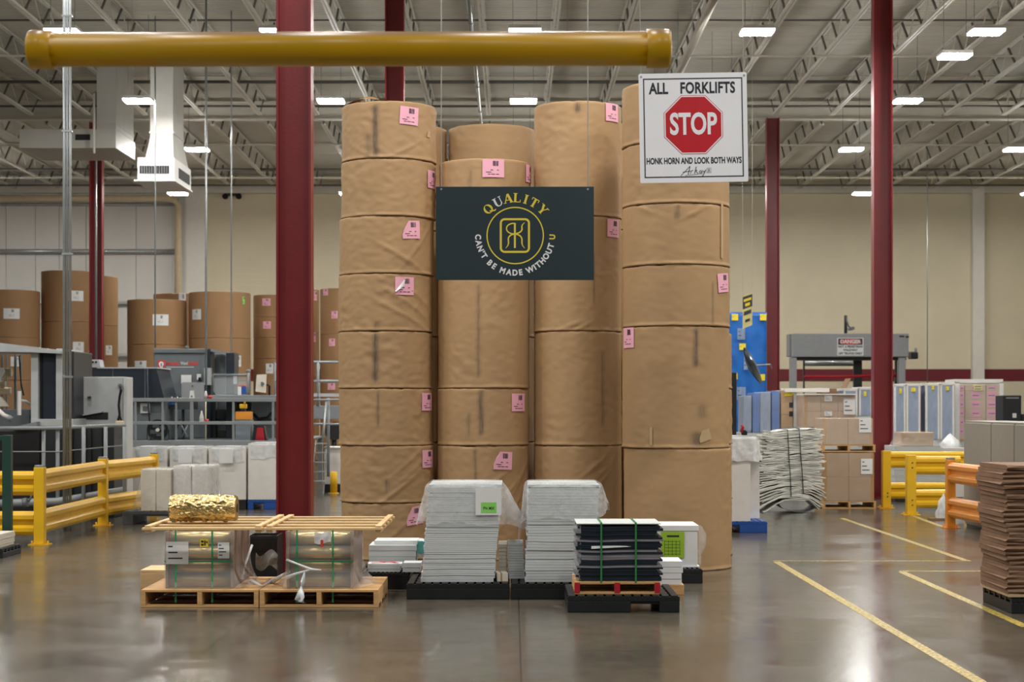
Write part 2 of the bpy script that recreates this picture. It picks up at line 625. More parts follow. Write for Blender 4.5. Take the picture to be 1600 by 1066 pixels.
mb.box(PX(290, 67.6), PX(321, 67.6), WY - 0.35, WY - 0.03, 0, roof_z(WY) + 0.3)
struct('trim_2', mb, 'trim_white')
mb = MB()
mb.box(PX(1521, 67.6), PX(1539, 67.6), WY - 0.3, WY, 0, roof_z(WY) + 0.3)
struct('trim_3', mb, 'trim_white')
mb = MB()
mb.box(-XW, XW, WY - 0.25, WY, PZ(303, WALL_D), PZ(291, WALL_D))
struct('trim_4', mb, 'girder_paint')

# ---------------------------------------------------------------- steel columns
def column(px, d, ztop, label, w=0.356, bf=0.26):
    x, y = PX(px, d), d * K
    t = thing('steel_column', label, 'column', (x, y, 0), 'red steel columns')
    mb = MB(); mb.box(x - w / 2, x - w / 2 + 0.022, y - bf / 2, y + bf / 2, 0.02, ztop); mb.build('flange', 'red_steel', t)
    mb = MB(); mb.box(x + w / 2 - 0.022, x + w / 2, y - bf / 2, y + bf / 2, 0.02, ztop); mb.build('flange', 'red_steel', t)
    mb = MB(); mb.box(x - w / 2 + 0.022, x + w / 2 - 0.022, y - 0.009, y + 0.009, 0.02, ztop); mb.build('web', 'red_steel', t)
    mb = MB(); mb.box(x - w / 2 - 0.04, x + w / 2 + 0.04, y - bf / 2 - 0.04, y + bf / 2 + 0.04, 0, 0.02); mb.build('base_plate', 'red_steel', t)
    return t
column(461, 19.8, roof_z(17.5) - 0.0, 'big red steel column rising behind the two foil pallets')
column(617, 36.0, roof_z(32) - 0.0, 'red steel column whose top shows above the tallest paper rolls')
column(1378, 36.2, roof_z(32) - 0.0, 'red steel column standing beside the cartons and the yellow guard rail')
column(1207, 51.6, roof_z(46) - 0.01, 'red steel column between the blue wrapped pallet and the grey dock frame', 0.345)
column(151, 52.4, roof_z(46) - 0.01, 'red steel column among the paper rolls by the white panelled wall', 0.345)

# ---------------------------------------------------------------- girder, joists, bridging, roof pipes
GY = 52.0 * K
t = thing('roof_girder', 'deep pale steel girder crossing the roof on the far red columns', 'girder', (0, GY, roof_z(GY)))
z0 = roof_z(GY)
mb = MB(); mb.box(-XW, XW, GY - 0.11, GY + 0.11, z0, z0 + 0.03); mb.build('flange', 'girder_paint', t)
mb = MB(); mb.box(-XW, XW, GY - 0.11, GY + 0.11, z0 + 0.47, z0 + 0.50); mb.build('flange', 'girder_paint', t)
mb = MB(); mb.box(-XW, XW, GY - 0.01, GY + 0.01, z0 + 0.03, z0 + 0.47); mb.build('web', 'girder_paint', t)

def joist_proto(name, ya, yb):
    """open web joist along y at x=0"""
    za, zb = roof_z(ya), roof_z(yb)
    def zt(y): return roof_z(y) + 0.585
    def zl(y): return roof_z(y) + 0.0
    t = thing(name, '-', 'roof joist', (0, ya, za), 'open-web roof joists')
    mb = MB()
    for s in (-0.032, 0.032):
        mb.bar((s, ya, zt(ya) - 0.022), (s, yb, zt(yb) - 0.022), 0.044)
    mb.build('top_chord', 'joist_paint', t)
    mb = MB()
    a, b = ya + 0.75, yb - 0.75
    for s in (-0.034, 0.034):
        mb.bar((s, a, zl(a) + 0.025), (s, b, zl(b) + 0.025), 0.05)
    mb.build('bottom_chord', 'joist_paint', t)
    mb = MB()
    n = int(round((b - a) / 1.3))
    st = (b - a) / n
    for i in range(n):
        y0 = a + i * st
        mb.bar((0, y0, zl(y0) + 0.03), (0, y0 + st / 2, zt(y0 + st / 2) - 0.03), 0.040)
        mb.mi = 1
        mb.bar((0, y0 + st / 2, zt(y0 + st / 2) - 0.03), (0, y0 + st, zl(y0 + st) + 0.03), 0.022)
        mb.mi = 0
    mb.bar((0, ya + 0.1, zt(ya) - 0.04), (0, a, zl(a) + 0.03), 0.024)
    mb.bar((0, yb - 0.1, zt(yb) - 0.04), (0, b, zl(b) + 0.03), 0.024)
    mb.build('web_lattice', ['web_shade_paint', 'joist_paint'], t)
    return t
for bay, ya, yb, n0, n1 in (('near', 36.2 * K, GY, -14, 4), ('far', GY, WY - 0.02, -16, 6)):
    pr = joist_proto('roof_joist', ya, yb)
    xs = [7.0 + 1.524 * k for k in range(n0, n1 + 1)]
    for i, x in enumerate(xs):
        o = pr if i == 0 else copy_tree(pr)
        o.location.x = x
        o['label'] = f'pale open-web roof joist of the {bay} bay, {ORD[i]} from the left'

def bridging(yd, zf, label, r=0.022):
    mb = MB()
    z = roof_z(yd) + zf
    mb.bar((-XW, yd, z), (XW, yd, z), 0.04)
    return tag(mb.build('bridging_bar', 'joist_paint', None, (0, yd, z)), label, 'roof bridging', 'bridging bars under the roof')
for i, (yd, zf, lab) in enumerate(((39.2 * K, 0.56, 'the nearest'), (42.8 * K, -0.02, 'the second'), (48.4 * K, 0.55, 'the third'),
                                   (56.5 * K, -0.02, 'the fourth'), (60.0 * K, 0.56, 'the fifth'), (64.0 * K, -0.02, 'the farthest'))):
    bridging(yd, zf, f'thin pale bridging bar across the roof joists, {lab} from the front')

def pipe(name, pts, r, m, label, cat='pipe', group=None, seg=10):
    mb = MB(); mb.tube(pts, r, seg)
    return tag(mb.build(name, m, None, pts[0]), label, cat, group)
for d, zf, r, lab in ((41.0, 0.40, 0.022, 'dark sprinkler pipe across the roof, nearest'), (47.4, 0.22, 0.042, 'dark thick sprinkler main across the roof, just before the girder'),
                      (50.3, 0.10, 0.03, 'slim dark pipe across the roof close to the girder'), (62.5, 0.05, 0.05, 'dark sprinkler main crossing the far roof bay'),
                      (66.0, -0.02, 0.035, 'dark pipe running along the top of the back wall')):
    z = roof_z(d * K) + zf
    pipe('sprinkler_pipe', [(-XW, d * K, z), (XW, d * K, z)], r, 'pipe_dark', lab, 'pipe', 'sprinkler pipes under the roof')
t = thing('roof_conduit', 'shiny conduit running to the back under the roof above the middle rolls', 'conduit', (-0.75, 30, 8.75))
mb = MB(); mb.tube([(-0.75, 28, 8.78), (-0.75, 46.4, 8.60)], 0.035, 10); mb.build('tube', 'galvanised', t)
for y in (31.5, 34.5, 37.5, 40.5):
    mb = MB(); mb.tube([(-0.75, y - 0.02, 8.775 - (y - 28) * 0.0098), (-0.75, y + 0.02, 8.775 - (y - 28) * 0.0098)], 0.05, 10); mb.bar((-0.75, y, 8.8), (-0.75, y, roof_z(y) + 0.6), 0.012); mb.build('clamp', 'galvanised', t)
t = thing('roof_drain_pipe', 'thick pale pipe running to the back under the roof near the stop sign', 'pipe', (3.55, 30, 8.95))
mb = MB(); mb.tube([(3.55, 27, 8.95), (3.55, GY + 0.4, 8.72)], 0.075, 14); mb.build('tube', 'girder_paint', t)
for y in (31, 34, 37, 40, 43):
    mb = MB(); mb.bar((3.55, y, 8.98 - (y - 27) * 0.0115), (3.55, y, roof_z(y) + 0.6), 0.014); mb.build('hanger_rod', 'galvanised', t)

# roof lamps that show, and one added past the far left
def high_bay(px, py, d, label):
    c = P(px, py, d)
    t = thing('high_bay_light', label, 'light', (c.x, c.y, c.z), 'lit high-bay lights')
    w, l = 0.30, 0.24
    mb = MB(); mb.box(c.x - w, c.x + w, c.y - l, c.y + l, c.z + 0.0, c.z + 0.07, 0.012); mb.build('housing', 'white_enamel', t)
    mb = MB(); mb.box(c.x - w + 0.08, c.x + w - 0.08, c.y - l + 0.08, c.y + l - 0.08, c.z + 0.071, c.z + 0.078); mb.build('added_top_glow', 'added_uplight', t)  # added glowing plate that lights the deck above
    mb = MB(); mb.box(c.x - w + 0.015, c.x + w - 0.015, c.y - l + 0.015, c.y + l - 0.015, c.z - 0.035, c.z + 0.004); mb.build('diffuser', 'lit_lens', t)
    for s in (-0.22, 0.22):
        mb = MB(); mb.bar((c.x + s, c.y, c.z + 0.06), (c.x + s, c.y, roof_z(c.y) + 0.62), 0.008); mb.build('hanger_wire', 'pipe_dark', t)
    return t
for d, py, row, xs in ((35.1, 49, 'nearest', (98, 433, 820, 1183, 1541)), (37.6, 87, 'in-between', (1492,)), (43.2, 157, 'second', (216, 517, 818, 1128, 1418)),
                       (51.0, 233, 'third', (308, 560, 815, 1062, 1330, 1588)), (61.5, 302, 'farthest', (-25, 278, 545, 812, 1080, 1348, 1612))):  # leftmost farthest lamp is out of view, added to brighten the white wall
    for i, px in enumerate(xs):
        high_bay(px, py, 41.4 if px == 216 else d, (f'lit white high-bay light of the {row} hanging row, {ORD[i]} from the left' if len(xs) > 1 else 'lit white high-bay light hung singly just behind the nearest row'))

# ducts and unit heater
D0 = 45.0
t = thing('air_duct_unit', 'white sheet-metal duct unit hung under the roof with a long flat arm', 'duct', P(150, 232, D0))
y0 = D0 * K
mb = MB(); mb.pbox(30, 201.5, 181, 231.5, D0, 2.1, 0.01); mb.build('duct_arm', 'duct_metal', t)
mb = MB(); mb.box(PX(151, D0), PX(181, D0), y0 + 0.01, y0 + 1.9, PZ(201.5, D0), roof_z(y0) + 0.57); mb.build('riser', 'duct_metal', t)
mb = MB(); mb.box(PX(150.5, D0), PX(181.5, D0), y0 - 0.01, y0 + 1.92, PZ(194, D0), PZ(191, D0)); mb.build('seam', 'duct_metal', t)
mb = MB(); mb.pbox(118, 210, 141, 219, D0, 0.03); 
g = mb.build('grille', 'black_gap', t); g.location.y -= 0.02
mb = MB(); mb.tube([P(147, 240, D0 - 0.5), P(147, 146, D0 - 0.5)], 0.03, 8); mb.build('support_rod', 'girder_paint', t)
D1 = 43.0
t = thing('ceiling_diffuser', 'square white air diffuser on a flared duct hung under the roof', 'air diffuser', P(244, 283, D1))
y1 = D1 * K
mb = MB()
def dq(f):
    za, zb = PZ(247, D1), roof_z(y1) + 0.57
    # straight duct above, flare below
    return f
X0, X1 = PX(231, D1), PX(267, D1)
x0b, x1b = PX(226, D1), PX(270, D1)
zt, zm, zb = roof_z(y1) + 0.57, PZ(212, D1), PZ(246, D1)
lv = []
for (xa, xb, yo, yl, z) in ((X0, X1, 0.25, 1.5, zt), (X0, X1, 0.25, 1.5, zm), (x0b, x1b, 0.08, 1.85, zb)):
    lv.append([mb.v(xa, y1 + yo, z), mb.v(xb, y1 + yo, z), mb.v(xb, y1 + yl, z), mb.v(xa, y1 + yl, z)])
for a, b in zip(lv, lv[1:]):
    for i in range(4):
        mb.face([a[i], a[(i + 1) % 4], b[(i + 1) % 4], b[i]])
mb.face(lv[0]); mb.face(lv[-1])
mb.build('flared_duct', 'duct_metal', t)
mb = MB(); mb.box(X0 - 0.02, X1 + 0.02, y1 + 0.23, y1 + 1.52, PZ(206, D1), PZ(203, D1)); mb.build('seam', 'duct_metal', t)
mb = MB(); mb.pbox(214.5, 246, 272.5, 281, D1, 2.0, 0.015); mb.build('diffuser_box', 'white_enamel', t)
mb = MB(); mb.box(PX(210, D1), PX(274.5, D1), y1 - 0.05, y1 + 2.05, PZ(283.5, D1), PZ(281, D1)); mb.build('bottom_plate', 'white_enamel', t)
fr = MB()
for i in range(12):
    xa = 218.0 + i * 3.9
    fr.box(PX(xa, D1), PX(xa + 3.5, D1), y1 - 0.012, y1 - 0.002, PZ(271.5, D1), PZ(259, D1))
fr.build('front_louvre', 'black_gap', t)
fr = MB()
xs_ = PX(272.5, D1)
for i in range(10):
    ya = y1 + 0.5 + i * 0.13
    fr.box(xs_ + 0.002, xs_ + 0.014, ya, ya + 0.11, PZ(274, D1), PZ(258, D1))
fr.build('side_louvre', 'black_gap', t)

# thin drops and conduits
def drop(px, d, ytop, ybot, r, label):
    z1 = roof_z(d * K) + 0.62 if ytop is None else PZ(ytop, d)
    return pipe('conduit_drop', [(PX(px, d), d * K, z1), (PX(px, d), d * K, PZ(ybot, d))], r, 'galvanised', label, 'conduit', 'thin conduit drops')
drop(242.5, 41.5, None, 543, 0.016, 'thin conduit dropping from a roof lamp to the red-logo machine')
drop(322, 39.6, None, 690, 0.022, 'thin conduit dropping past the right edge of the red-logo machine')
drop(361.5, 41, None, 560, 0.016, 'thin conduit dropping in front of the wide pale-labelled roll')
drop(150, 51.0, None, 562, 0.03, 'thin grey conduit running down the far red column')
drop(1449, 62, None, 600, 0.014, 'thin conduit hanging before the cream wall near the lockers')
t = thing('conduit_riser', 'pair of tall grey conduits clamped together behind the yellow guard rail', 'conduit', (PX(104, 27), 27 * K, 0))
for px, r in ((100.5, 0.024), (105, 0.013), (109.5, 0.021)):
    mb = MB(); mb.tube([(PX(px, 27), 27 * K, 0), (PX(px, 27), 27 * K, roof_z(24) + 0.6)], r, 10); mb.build('tube', 'galvanised', t)
for py in (589, 397, 205, 25, 800):
    mb = MB(); mb.box(PX(97, 27), PX(113, 27), 27 * K - 0.03, 27 * K + 0.045, PZ(py + 1.6, 27), PZ(py - 1.6, 27)); mb.build('clamp', 'galvanised', t)

# pipes on the back wall
yw = WY - 0.16
dw = yw / K
pipe('wall_drain_pipe', [(PX(-160, dw), yw - 0.3, PZ(312, dw)), (PX(268, dw), yw - 0.3, PZ(312, dw)), (PX(277, dw), yw - 0.3, PZ(315, dw)), (PX(281, dw), yw - 0.3, PZ(324, dw)), (PX(281, dw), yw - 0.3, 0.0)], 0.13, 'cream_pipe', 'cream pipe along the white wall that bends down beside the pilaster', 'pipe', None, 14)
for py, r, lab in ((320, 0.05, 'thin shiny pipe along the top of the white panelled wall'), (393, 0.085, 'grey horizontal rail pipe halfway up the white panelled wall'), (474, 0.07, 'grey horizontal rail low on the white wall behind the rolls'), (556, 0.07, 'lowest grey horizontal rail on the white panelled wall')):
    pipe('wall_rail', [(-XW, yw, PZ(py, dw)), (PX(273, dw), yw, PZ(py, dw))], r, 'galvanised', lab, 'wall rail', 'grey rails on the white wall')
for px, lab in ((1042, 'left'), (352, 'x')):
    pass
t = thing('flood_light', 'small twin-head emergency light high on the cream back wall', 'light', (PX(364, dw), WY - 0.1, PZ(307, dw)))
for s in (353, 374):
    mb = MB(); mb.tube([(PX(s, dw), WY - 0.32, PZ(308, dw)), (PX(s, dw), WY - 0.16, PZ(304, dw))], [0.11, 0.06], 12); mb.build('lamp_head', 'machine_black', t)
mb = MB(); mb.box(PX(356, dw), PX(372, dw), WY - 0.2, WY, PZ(306, dw), PZ(301, dw)); mb.build('bracket', 'machine_black', t)

# ---------------------------------------------------------------- yellow clearance bar
DB = 8.75
c0, c1 = P(46, 77.5, DB), P(1047, 76.0, DB)
t = thing('clearance_bar', 'thick dusty yellow clearance bar hung across the top of the aisle', 'clearance bar', (c0 + c1) / 2)
ax = (c1 - c0).normalized()
R_ = S(53.5, DB) / 2
mb = MB(); mb.tube([c0 + ax * 0.05, c1 - ax * 0.05], R_, 48); mb.build('pipe', 'dusty_yellow', t)
def cap(c, dirn):
    mb = MB()
    L_ = S(37, DB)
    Rc = S(60, DB) / 2
    q = [(L_, R_ * 0.99), (L_, Rc), (0.012, Rc), (0.004, Rc * 0.96), (0.0, Rc * 0.86), (-0.004, Rc * 0.5), (-0.005, 0.002)]
    mb.tube([c + dirn * a for a, _ in q], [b for _, b in q], 48); mb.build('end_cap', 'dusty_yellow', t)
cap(c0, ax); cap(c1, -ax)
for s in (0.16, 0.84):
    p = c0.lerp(c1, s)
    mb = MB(); mb.tube([p, Vector((p.x, p.y, 9.6))], 0.0015, 6); mb.build('hanging_cable', 'galvanised', t)

# ---------------------------------------------------------------- paper rolls
def roll_mesh(r, h, seed, stains=(), creases=(), amp=1.0, nt=128, lip=0.0065):
    """kraft-wrapped roll standing on z=0, wrinkled wrap, crimped rims; stains: (angle, z0, z1, half width, strength); angle 0 faces the camera"""
    bm = bmesh.new()
    nz = max(14, int(h / 0.024))
    zs = [0.0, 0.006, 0.016] + [0.03 + (h - 0.05) * i / nz for i in range(nz + 1)] + [h - 0.010, h - 0.002]
    rings, st = [], []
    rnd = random.Random(seed)
    o1, o2 = rnd.uniform(0, 90), rnd.uniform(0, 90)
    for j, z in enumerate(zs):
        ring = []
        for i in range(nt):
            a = 2 * PI * i / nt
            s = a * r
            cx, cy = math.sin(a), -math.cos(a)          # a=0 -> towards the camera, a>0 -> right
            px_, py_ = cx * 3.0 + o1, cy * 3.0 + o2
            dr = 0.0045 * ns(px_, py_, z * 1.5)
            wr = max(0.0, ns(cx * 1.3 + o2, cy * 1.3, z * 1.6 + o1) + 0.12)
            dr += amp * 0.011 * wr * ns(cx * 5 + z * 9 + o1, cy * 5 + o2, z * 13)
            dr += amp * 0.004 * ns(cx * 9 + o2, cy * 9, z * 22 + o1)
            for (ca, cz, sl, ln, am) in creases:          # long diagonal folds
                u = (math.remainder(a - ca, 2 * PI)) * r
                w = (z - cz) - sl * u
                dr += am * math.exp(-(w / 0.016) ** 2) * math.exp(-(u / ln) ** 2)
            rr = r + dr
            zz = z
            rim = 0.012 * ns(cx * 4 + o1, cy * 4, seed * 1.7) + 0.007 * ns(cx * 17, cy * 17 + o2, seed)
            if j == 0: rr -= 0.002
            if j in (1, 2): rr += lip * (1 + ns(cx * 6 + o1, cy * 6, 3.3))
            if j >= len(zs) - 2:
                rr -= 0.012 if j == len(zs) - 1 else 0.003
            if 0 < j < 4: zz += max(0, rim) * (1 - j / 5)
            if j >= len(zs) - 2: zz += min(0, rim)
            ring.append(bm.verts.new((cx * rr, cy * rr, zz)))
            f = 0.0
            for (sa, z0, z1, hw, k) in stains:
                u = math.remainder(a - sa, 2 * PI) * r + 0.012 * ns(z * 7, sa * 9)
                wv = hw * (0.6 + 0.6 * ns(z * 5, sa * 3, seed) ** 2 + 0.5)
                e = min(1, max(0, (z - z0) / 0.05)) * min(1, max(0, (z1 - z) / 0.05))
                f = max(f, k * e * math.exp(-(u / wv) ** 2))
            st.append(f)
        rings.append(ring)
    for A, B in zip(rings, rings[1:]):
        for i in range(nt):
            f = bm.faces.new([A[i], A[(i + 1) % nt], B[(i + 1) % nt], B[i]])
            f.smooth = True
    bm.faces.new(rings[0][::-1])
    core = [bm.verts.new((math.sin(2 * PI * i / nt) * 0.05, -math.cos(2 * PI * i / nt) * 0.05, h - 0.006)) for i in range(nt)]
    for i in range(nt):
        bm.faces.new([rings[-1][i], rings[-1][(i + 1) % nt], core[(i + 1) % nt], core[i]])
    bm.faces.new(core)
    st += [0.0] * nt
    bm.normal_update()
    me = bpy.data.meshes.new('paper_roll')
    bm.to_mesh(me)
    bm.free()
    at = me.attributes.new('stain', 'FLOAT', 'POINT')
    at.data.foreach_set('value', st)
    return me

def curved_patch(mb, R, a, zc, w, h, roll=0.0, off=0.003, nu=8, nv=4, cut=None):
    """sheet of w x h lying on a cylinder of radius R about the origin, centred at angle a"""
    def fn(u, v):
        x, y = (u - 0.5) * w, (v - 0.5) * h
        if cut:
            x = max(x, -w / 2 + cut * max(0, (v - 0.35) / 0.65) * w) if u < 0.5 else x
        xr = x * math.cos(roll) - y * math.sin(roll)
        yr = x * math.sin(roll) + y * math.cos(roll)
        t = a + xr / R
        return ((R + off) * math.sin(t), -(R + off) * math.cos(t), zc + yr)
    mb.grid(nu, nv, fn)

def sticker(root, body, R, a, z, w=0.23, h=0.205, roll=0.0, m='pink_paper', cut=None, printed=True, name='label', fold=False):
    o_ = org(root)
    mb = MB(); curved_patch(mb, R, a, z, w, h, roll, 0.010, cut=cut)
    for v in mb.bm.verts: v.co += o_
    lab = mb.build(name, m, root, fix=False)
    if printed:
        mb = MB()
        def mark(x, y, mw, mh):
            xr, yr = x * math.cos(roll) - y * math.sin(roll), x * math.sin(roll) + y * math.cos(roll)
            curved_patch(mb, R, a + xr / R, z + yr, mw, mh, roll, 0.012, 2, 1)
        rnd = random.Random(int(z * 1000 + a * 100))
        for i in range(8):                                # bar code
            mark(-0.005 + i * 0.0085, h * 0.27, rnd.choice((0.003, 0.005, 0.006)), h * 0.28)
        for (x, y, wd) in ((-0.02, -0.02, 0.03), (0.05, -0.02, 0.022), (-0.055, -0.045, 0.06), (-0.05, -0.068, 0.03), (-0.005, -0.068, 0.045), (0.045, -0.068, 0.035)):
            mark(x, y, wd, 0.007)
        for v in mb.bm.verts: v.co += o_
        mb.build('print', 'ink', lab, fix=False)
    if fold:
        mb = MB()
        def fn(u, v):
            t = a - w / 2 / R + (u * 0.55 * w * (1 - v * 0.2)) / R
            zz = z - h / 2 + (0.2 + u * 0.78) * h * (1 - 0.0) * (1 - v) + v * (h * (0.15 + 0.35 * u) - 0.0)
            return ((R + 0.012 + 0.03 * v * (1 - u)) * math.sin(t), -(R + 0.012 + 0.03 * v * (1 - u)) * math.cos(t), zz)
        mb.grid(6, 4, fn)
        for v in mb.bm.verts: v.co += o_
        mb.build('folded_corner', 'white_paper', lab, fix=False)
    return lab

UNIT = 0.657
def stack(name_label, pxs, dfront, r, units, seed, stains=None, labels=None, creases=None, kind='kraft', amp=1.0, cat_grp='tall kraft paper rolls', yc=None):
    """pxs: centre x per roll from the top (or one number); units: heights in UNIT from the top"""
    yc = dfront * K + r if yc is None else yc
    dc = yc / K
    z = sum(units) * UNIT
    n = len(units)
    for i, u in enumerate(units):
        h = u * UNIT
        z -= h
        px = pxs[i] if isinstance(pxs, (list, tuple)) else pxs
        x = PX(px, dc)
        where = 'topmost' if i == 0 else ('bottom' if i == n - 1 else f'{ORD[i]} from the top')
        t = thing('paper_roll', name_label.format(where), 'paper roll', (x, yc, z), cat_grp)
        if n == 1:
            t['label'] = name_label.format('single')
        me = roll_mesh(r, h - 0.002, seed * 31 + i, (stains or {}).get(i, ()), (creases or {}).get(i, ()), amp)
        me.materials.append(M[kind])
        b = bpy.data.objects.new('kraft_wrap', me)
        COL.objects.link(b)
        b.parent = t
        ORG[b.name] = Vector((x, yc, z))
        for lb in (labels or {}).get(i, ()):
            lx, ly, kw = lb
            df = dfront
            off = (lx - px) / 3000.0 * (dc - r / K * 0.8)
            a = math.asin(max(-0.985, min(0.985, off / r)))
            zz = PZ(ly, (yc - r * math.cos(a)) / K) - z
            sticker(t, b, r, a, zz, **kw)
    return yc

RN = 0.550
stack('wrinkled kraft paper roll, {} of the leftmost tall stack', [608, 607, 604.5, 603, 602.5, 603.5, 605.5, 607], 21.9, RN, [1] * 8, 1,
      stains={0: [(-0.22, 0.0, 0.62, 0.028, 1.0), (-0.38, 0.0, 0.3, 0.03, 0.5)], 4: [(-0.14, 0.05, 0.66, 0.03, 1.0)], 3: [(-0.12, 0.0, 0.12, 0.03, 0.7)], 5: [(-0.1, 0.2, 0.66, 0.015, 0.7)], 6: [(0.05, 0.1, 0.3, 0.02, 0.7)]},
      labels={0: [(644, 181, dict(roll=-0.05)), (672, 210, dict(w=0.06, h=0.07, m='tape_pale', printed=False, name='tape', cut=0.3))], 1: [(677.5, 281, {})], 2: [(647, 359, dict(cut=0.35, roll=0.06))], 3: [(637, 447, dict(fold=True))],
              5: [(670.5, 628, {})], 6: [(671.5, 717, {})], 7: [(652, 806, dict(roll=0.12, cut=0.4))]},
      creases={2: [(0.5, 0.15, -0.55, 0.3, 0.016), (0.75, 0.30, 1.1, 0.25, 0.014), (0.35, 0.22, -0.5, 0.25, 0.012)], 3: [(0.4, 0.2, -0.5, 0.4, 0.014), (0.55, 0.32, -0.6, 0.35, 0.012), (0.75, 0.42, -0.6, 0.3, 0.012)],
               6: [(0.5, 0.25, 0.8, 0.3, 0.012), (0.7, 0.4, 0.8, 0.3, 0.012), (0.3, 0.15, 0.7, 0.3, 0.010), (0.6, 0.5, 0.8, 0.3, 0.010)], 7: [(0.4, 0.4, 0.9, 0.3, 0.012)],
               0: [(-0.5, 0.07, -0.5, 0.15, 0.012), (0.4, 0.1, 0.5, 0.2, 0.01)]}, amp=1.4)
stack('kraft paper roll, {} of the stack behind the dark hanging sign', [757.5, 756, 755, 754.5], 21.9, 0.533, [2, 2, 1, 2], 2,
      stains={1: [(-0.1, 0.1, 1.2, 0.02, 0.6)], 2: [(-0.03, 0.1, 0.66, 0.025, 0.9), (-0.3, 0.1, 0.4, 0.02, 0.5)], 3: [(-0.15, 0.8, 1.3, 0.015, 0.7)], 0: [(-0.3, 0.9, 1.2, 0.02, 0.5)]},
      labels={0: [(772, 263, dict(w=0.25)), (827.5, 272, {})], 2: [(811, 629, {})], 3: [(787, 720, dict(cut=0.3, roll=-0.05))]},
      creases={3: [(0.55, 0.75, 1.0, 0.3, 0.016), (0.75, 0.6, 1.2, 0.35, 0.016), (0.4, 0.95, 0.7, 0.2, 0.01), (0.85, 0.85, 1.2, 0.3, 0.014)]})
stack('smooth kraft roll, {} of the stack right of the dark sign', [902.5, 902.5, 903.2, 903.5], 21.9, 0.507, [2, 2, 2, 2], 3,
      stains={0: [(-0.03, 1.15, 1.31, 0.03, 1.0)], 1: [(0.35, 0.3, 0.9, 0.01, 0.6)], 2: [(0.55, 0.2, 1.1, 0.02, 0.5)]},
      labels={0: [(955, 176, dict(roll=0.02))], 1: [(957, 357, {})]},
      creases={1: [(-0.2, 0.06, 0.35, 0.12, 0.016), (0.1, 0.05, 0.5, 0.1, 0.014)], 3: [(0.4, 1.1, 0.8, 0.2, 0.012), (0.6, 0.95, 0.9, 0.25, 0.014), (0.75, 1.1, 0.9, 0.2, 0.012)]})
stack('large kraft paper roll, {} of the nearest stack by the stop sign', [1055, 1056, 1056, 1056.5, 1055.5, 1058], 20.5, 0.585, [1, 1, 1, 1, 2, 2], 4,
      stains={4: [(0.28, 0.85, 1.3, 0.022, 1.0), (0.30, 0.0, 0.2, 0.05, 0.8), (0.42, 0.3, 0.5, 0.05, 0.5)], 2: [(-0.06, 0.45, 0.66, 0.02, 0.7)], 3: [(0.65, 0.0, 0.5, 0.012, 0.6)]},
      labels={2: [(1122.5, 360, dict(w=0.045, h=0.6, m='tape_pale', printed=False, name='tape'))], 3: [(1126, 442, dict(roll=0.1))],
              4: [(978, 528, dict(h=0.22)), (1093, 681, dict(w=0.15, h=0.12, roll=0.3, m='tape_pale', printed=False, name='tape', cut=0.4)), (1011, 682, dict(w=0.03, h=0.2, m='tape_pale', printed=False, name='tape'))]},
      creases={2: [(-0.7, 0.6, -0.4, 0.12, 0.012), (0.25, 0.55, 0.5, 0.12, 0.01)]}, amp=0.6)
stack('kraft roll, {} of the half-hidden stack behind the leftmost', 631, 23.7, 0.54, [2, 2, 2, 2], 5, cat_grp='tall kraft paper rolls')
stack('kraft paper roll, {} of the taller stack behind the sign-covered one', 768, 23.7, 0.54, [2, 2, 2, 2], 6)
stack('kraft roll, {} of the short stack behind the nearest one', 1069.5, 22.3, 0.56, [1, 1, 1, 1], 7)
stack('kraft roll, {} of the added stack darkening the gap behind the sign', 838, 25.1, 0.54, [2, 2, 2, 2], 8)  # rolls added to keep light out of the gap between the stacks
stack('kraft roll, {} of the added stack hidden behind the two rightmost', 966, 23.7, 0.54, [2, 2, 2, 2], 9)  # unseen rolls added so the bright wall does not shine through the gap

# curled end disc on the top of the leftmost stack
mb = MB()
yc = 21.9 * K + RN
def fl(u, v):
    a = -1.05 + u * 1.15
    rr = RN * (0.97 - 0.25 * v)
    return (PX(608, yc / K) + rr * math.sin(a), yc - rr * math.cos(a), 8 * UNIT + 0.004 + 0.075 * math.sin(min(1, u * 1.2) * PI) * (0.35 + 0.65 * v))
mb.grid(14, 5, fl)
o = mb.build('torn_wrap', 'kraft_far', None, (PX(608, yc / K), yc, 8 * UNIT))
tag(o, 'loose curled flap of wrap on top of the leftmost tall stack', 'wrapping')

# the larger rolls before the back wall
def far_stack(px0, px1, d, ytops, label, seed, labels=()):
    """ytops: pixel rows of the seams from the top, the last roll goes to the floor"""
    px, r = (px0 + px1) / 2, S(px1 - px0, d) / 2
    zt = [PZ(y, d) for y in ytops]
    last = zt[-1]
    hs = [a - b for a, b in zip(zt, zt[1:])]
    n = max(1, round(last / (hs[0] if hs else 1.4)))
    hs += [last / n] * n
    z = zt[0]
    yc = d * K + r
    for i, h in enumerate(hs):
        z -= h
        w = 'topmost' if i == 0 else ('bottom' if i == len(hs) - 1 else f'{ORD[i]} from the top')
        x = PX(px, yc / K)
        t = thing('large_paper_roll', label.format(w), 'paper roll', (x, yc, max(0, z)), 'large paper rolls by the back wall')
        me = roll_mesh(r, h - 0.002, seed * 17 + i, (), (), 0.6, 72, 0.004)
        me.materials.append(M['kraft_far'])
        b = bpy.data.objects.new('kraft_wrap', me)
        COL.objects.link(b); b.parent = t
        ORG[b.name] = Vector((x, yc, max(0, z)))
        for (li, lx, ly, w_, h_, m_) in labels:
            if li == i:
                off = (lx - px) * d / 3000
                a = math.asin(max(-0.97, min(0.97, off / r)))
                sticker(t, b, r, a, PZ(ly, d) - max(0, z), w_, h_, m=m_, printed=True)
        if i < len(hs) - 1 or True:
            pass
W = 'white_paper'
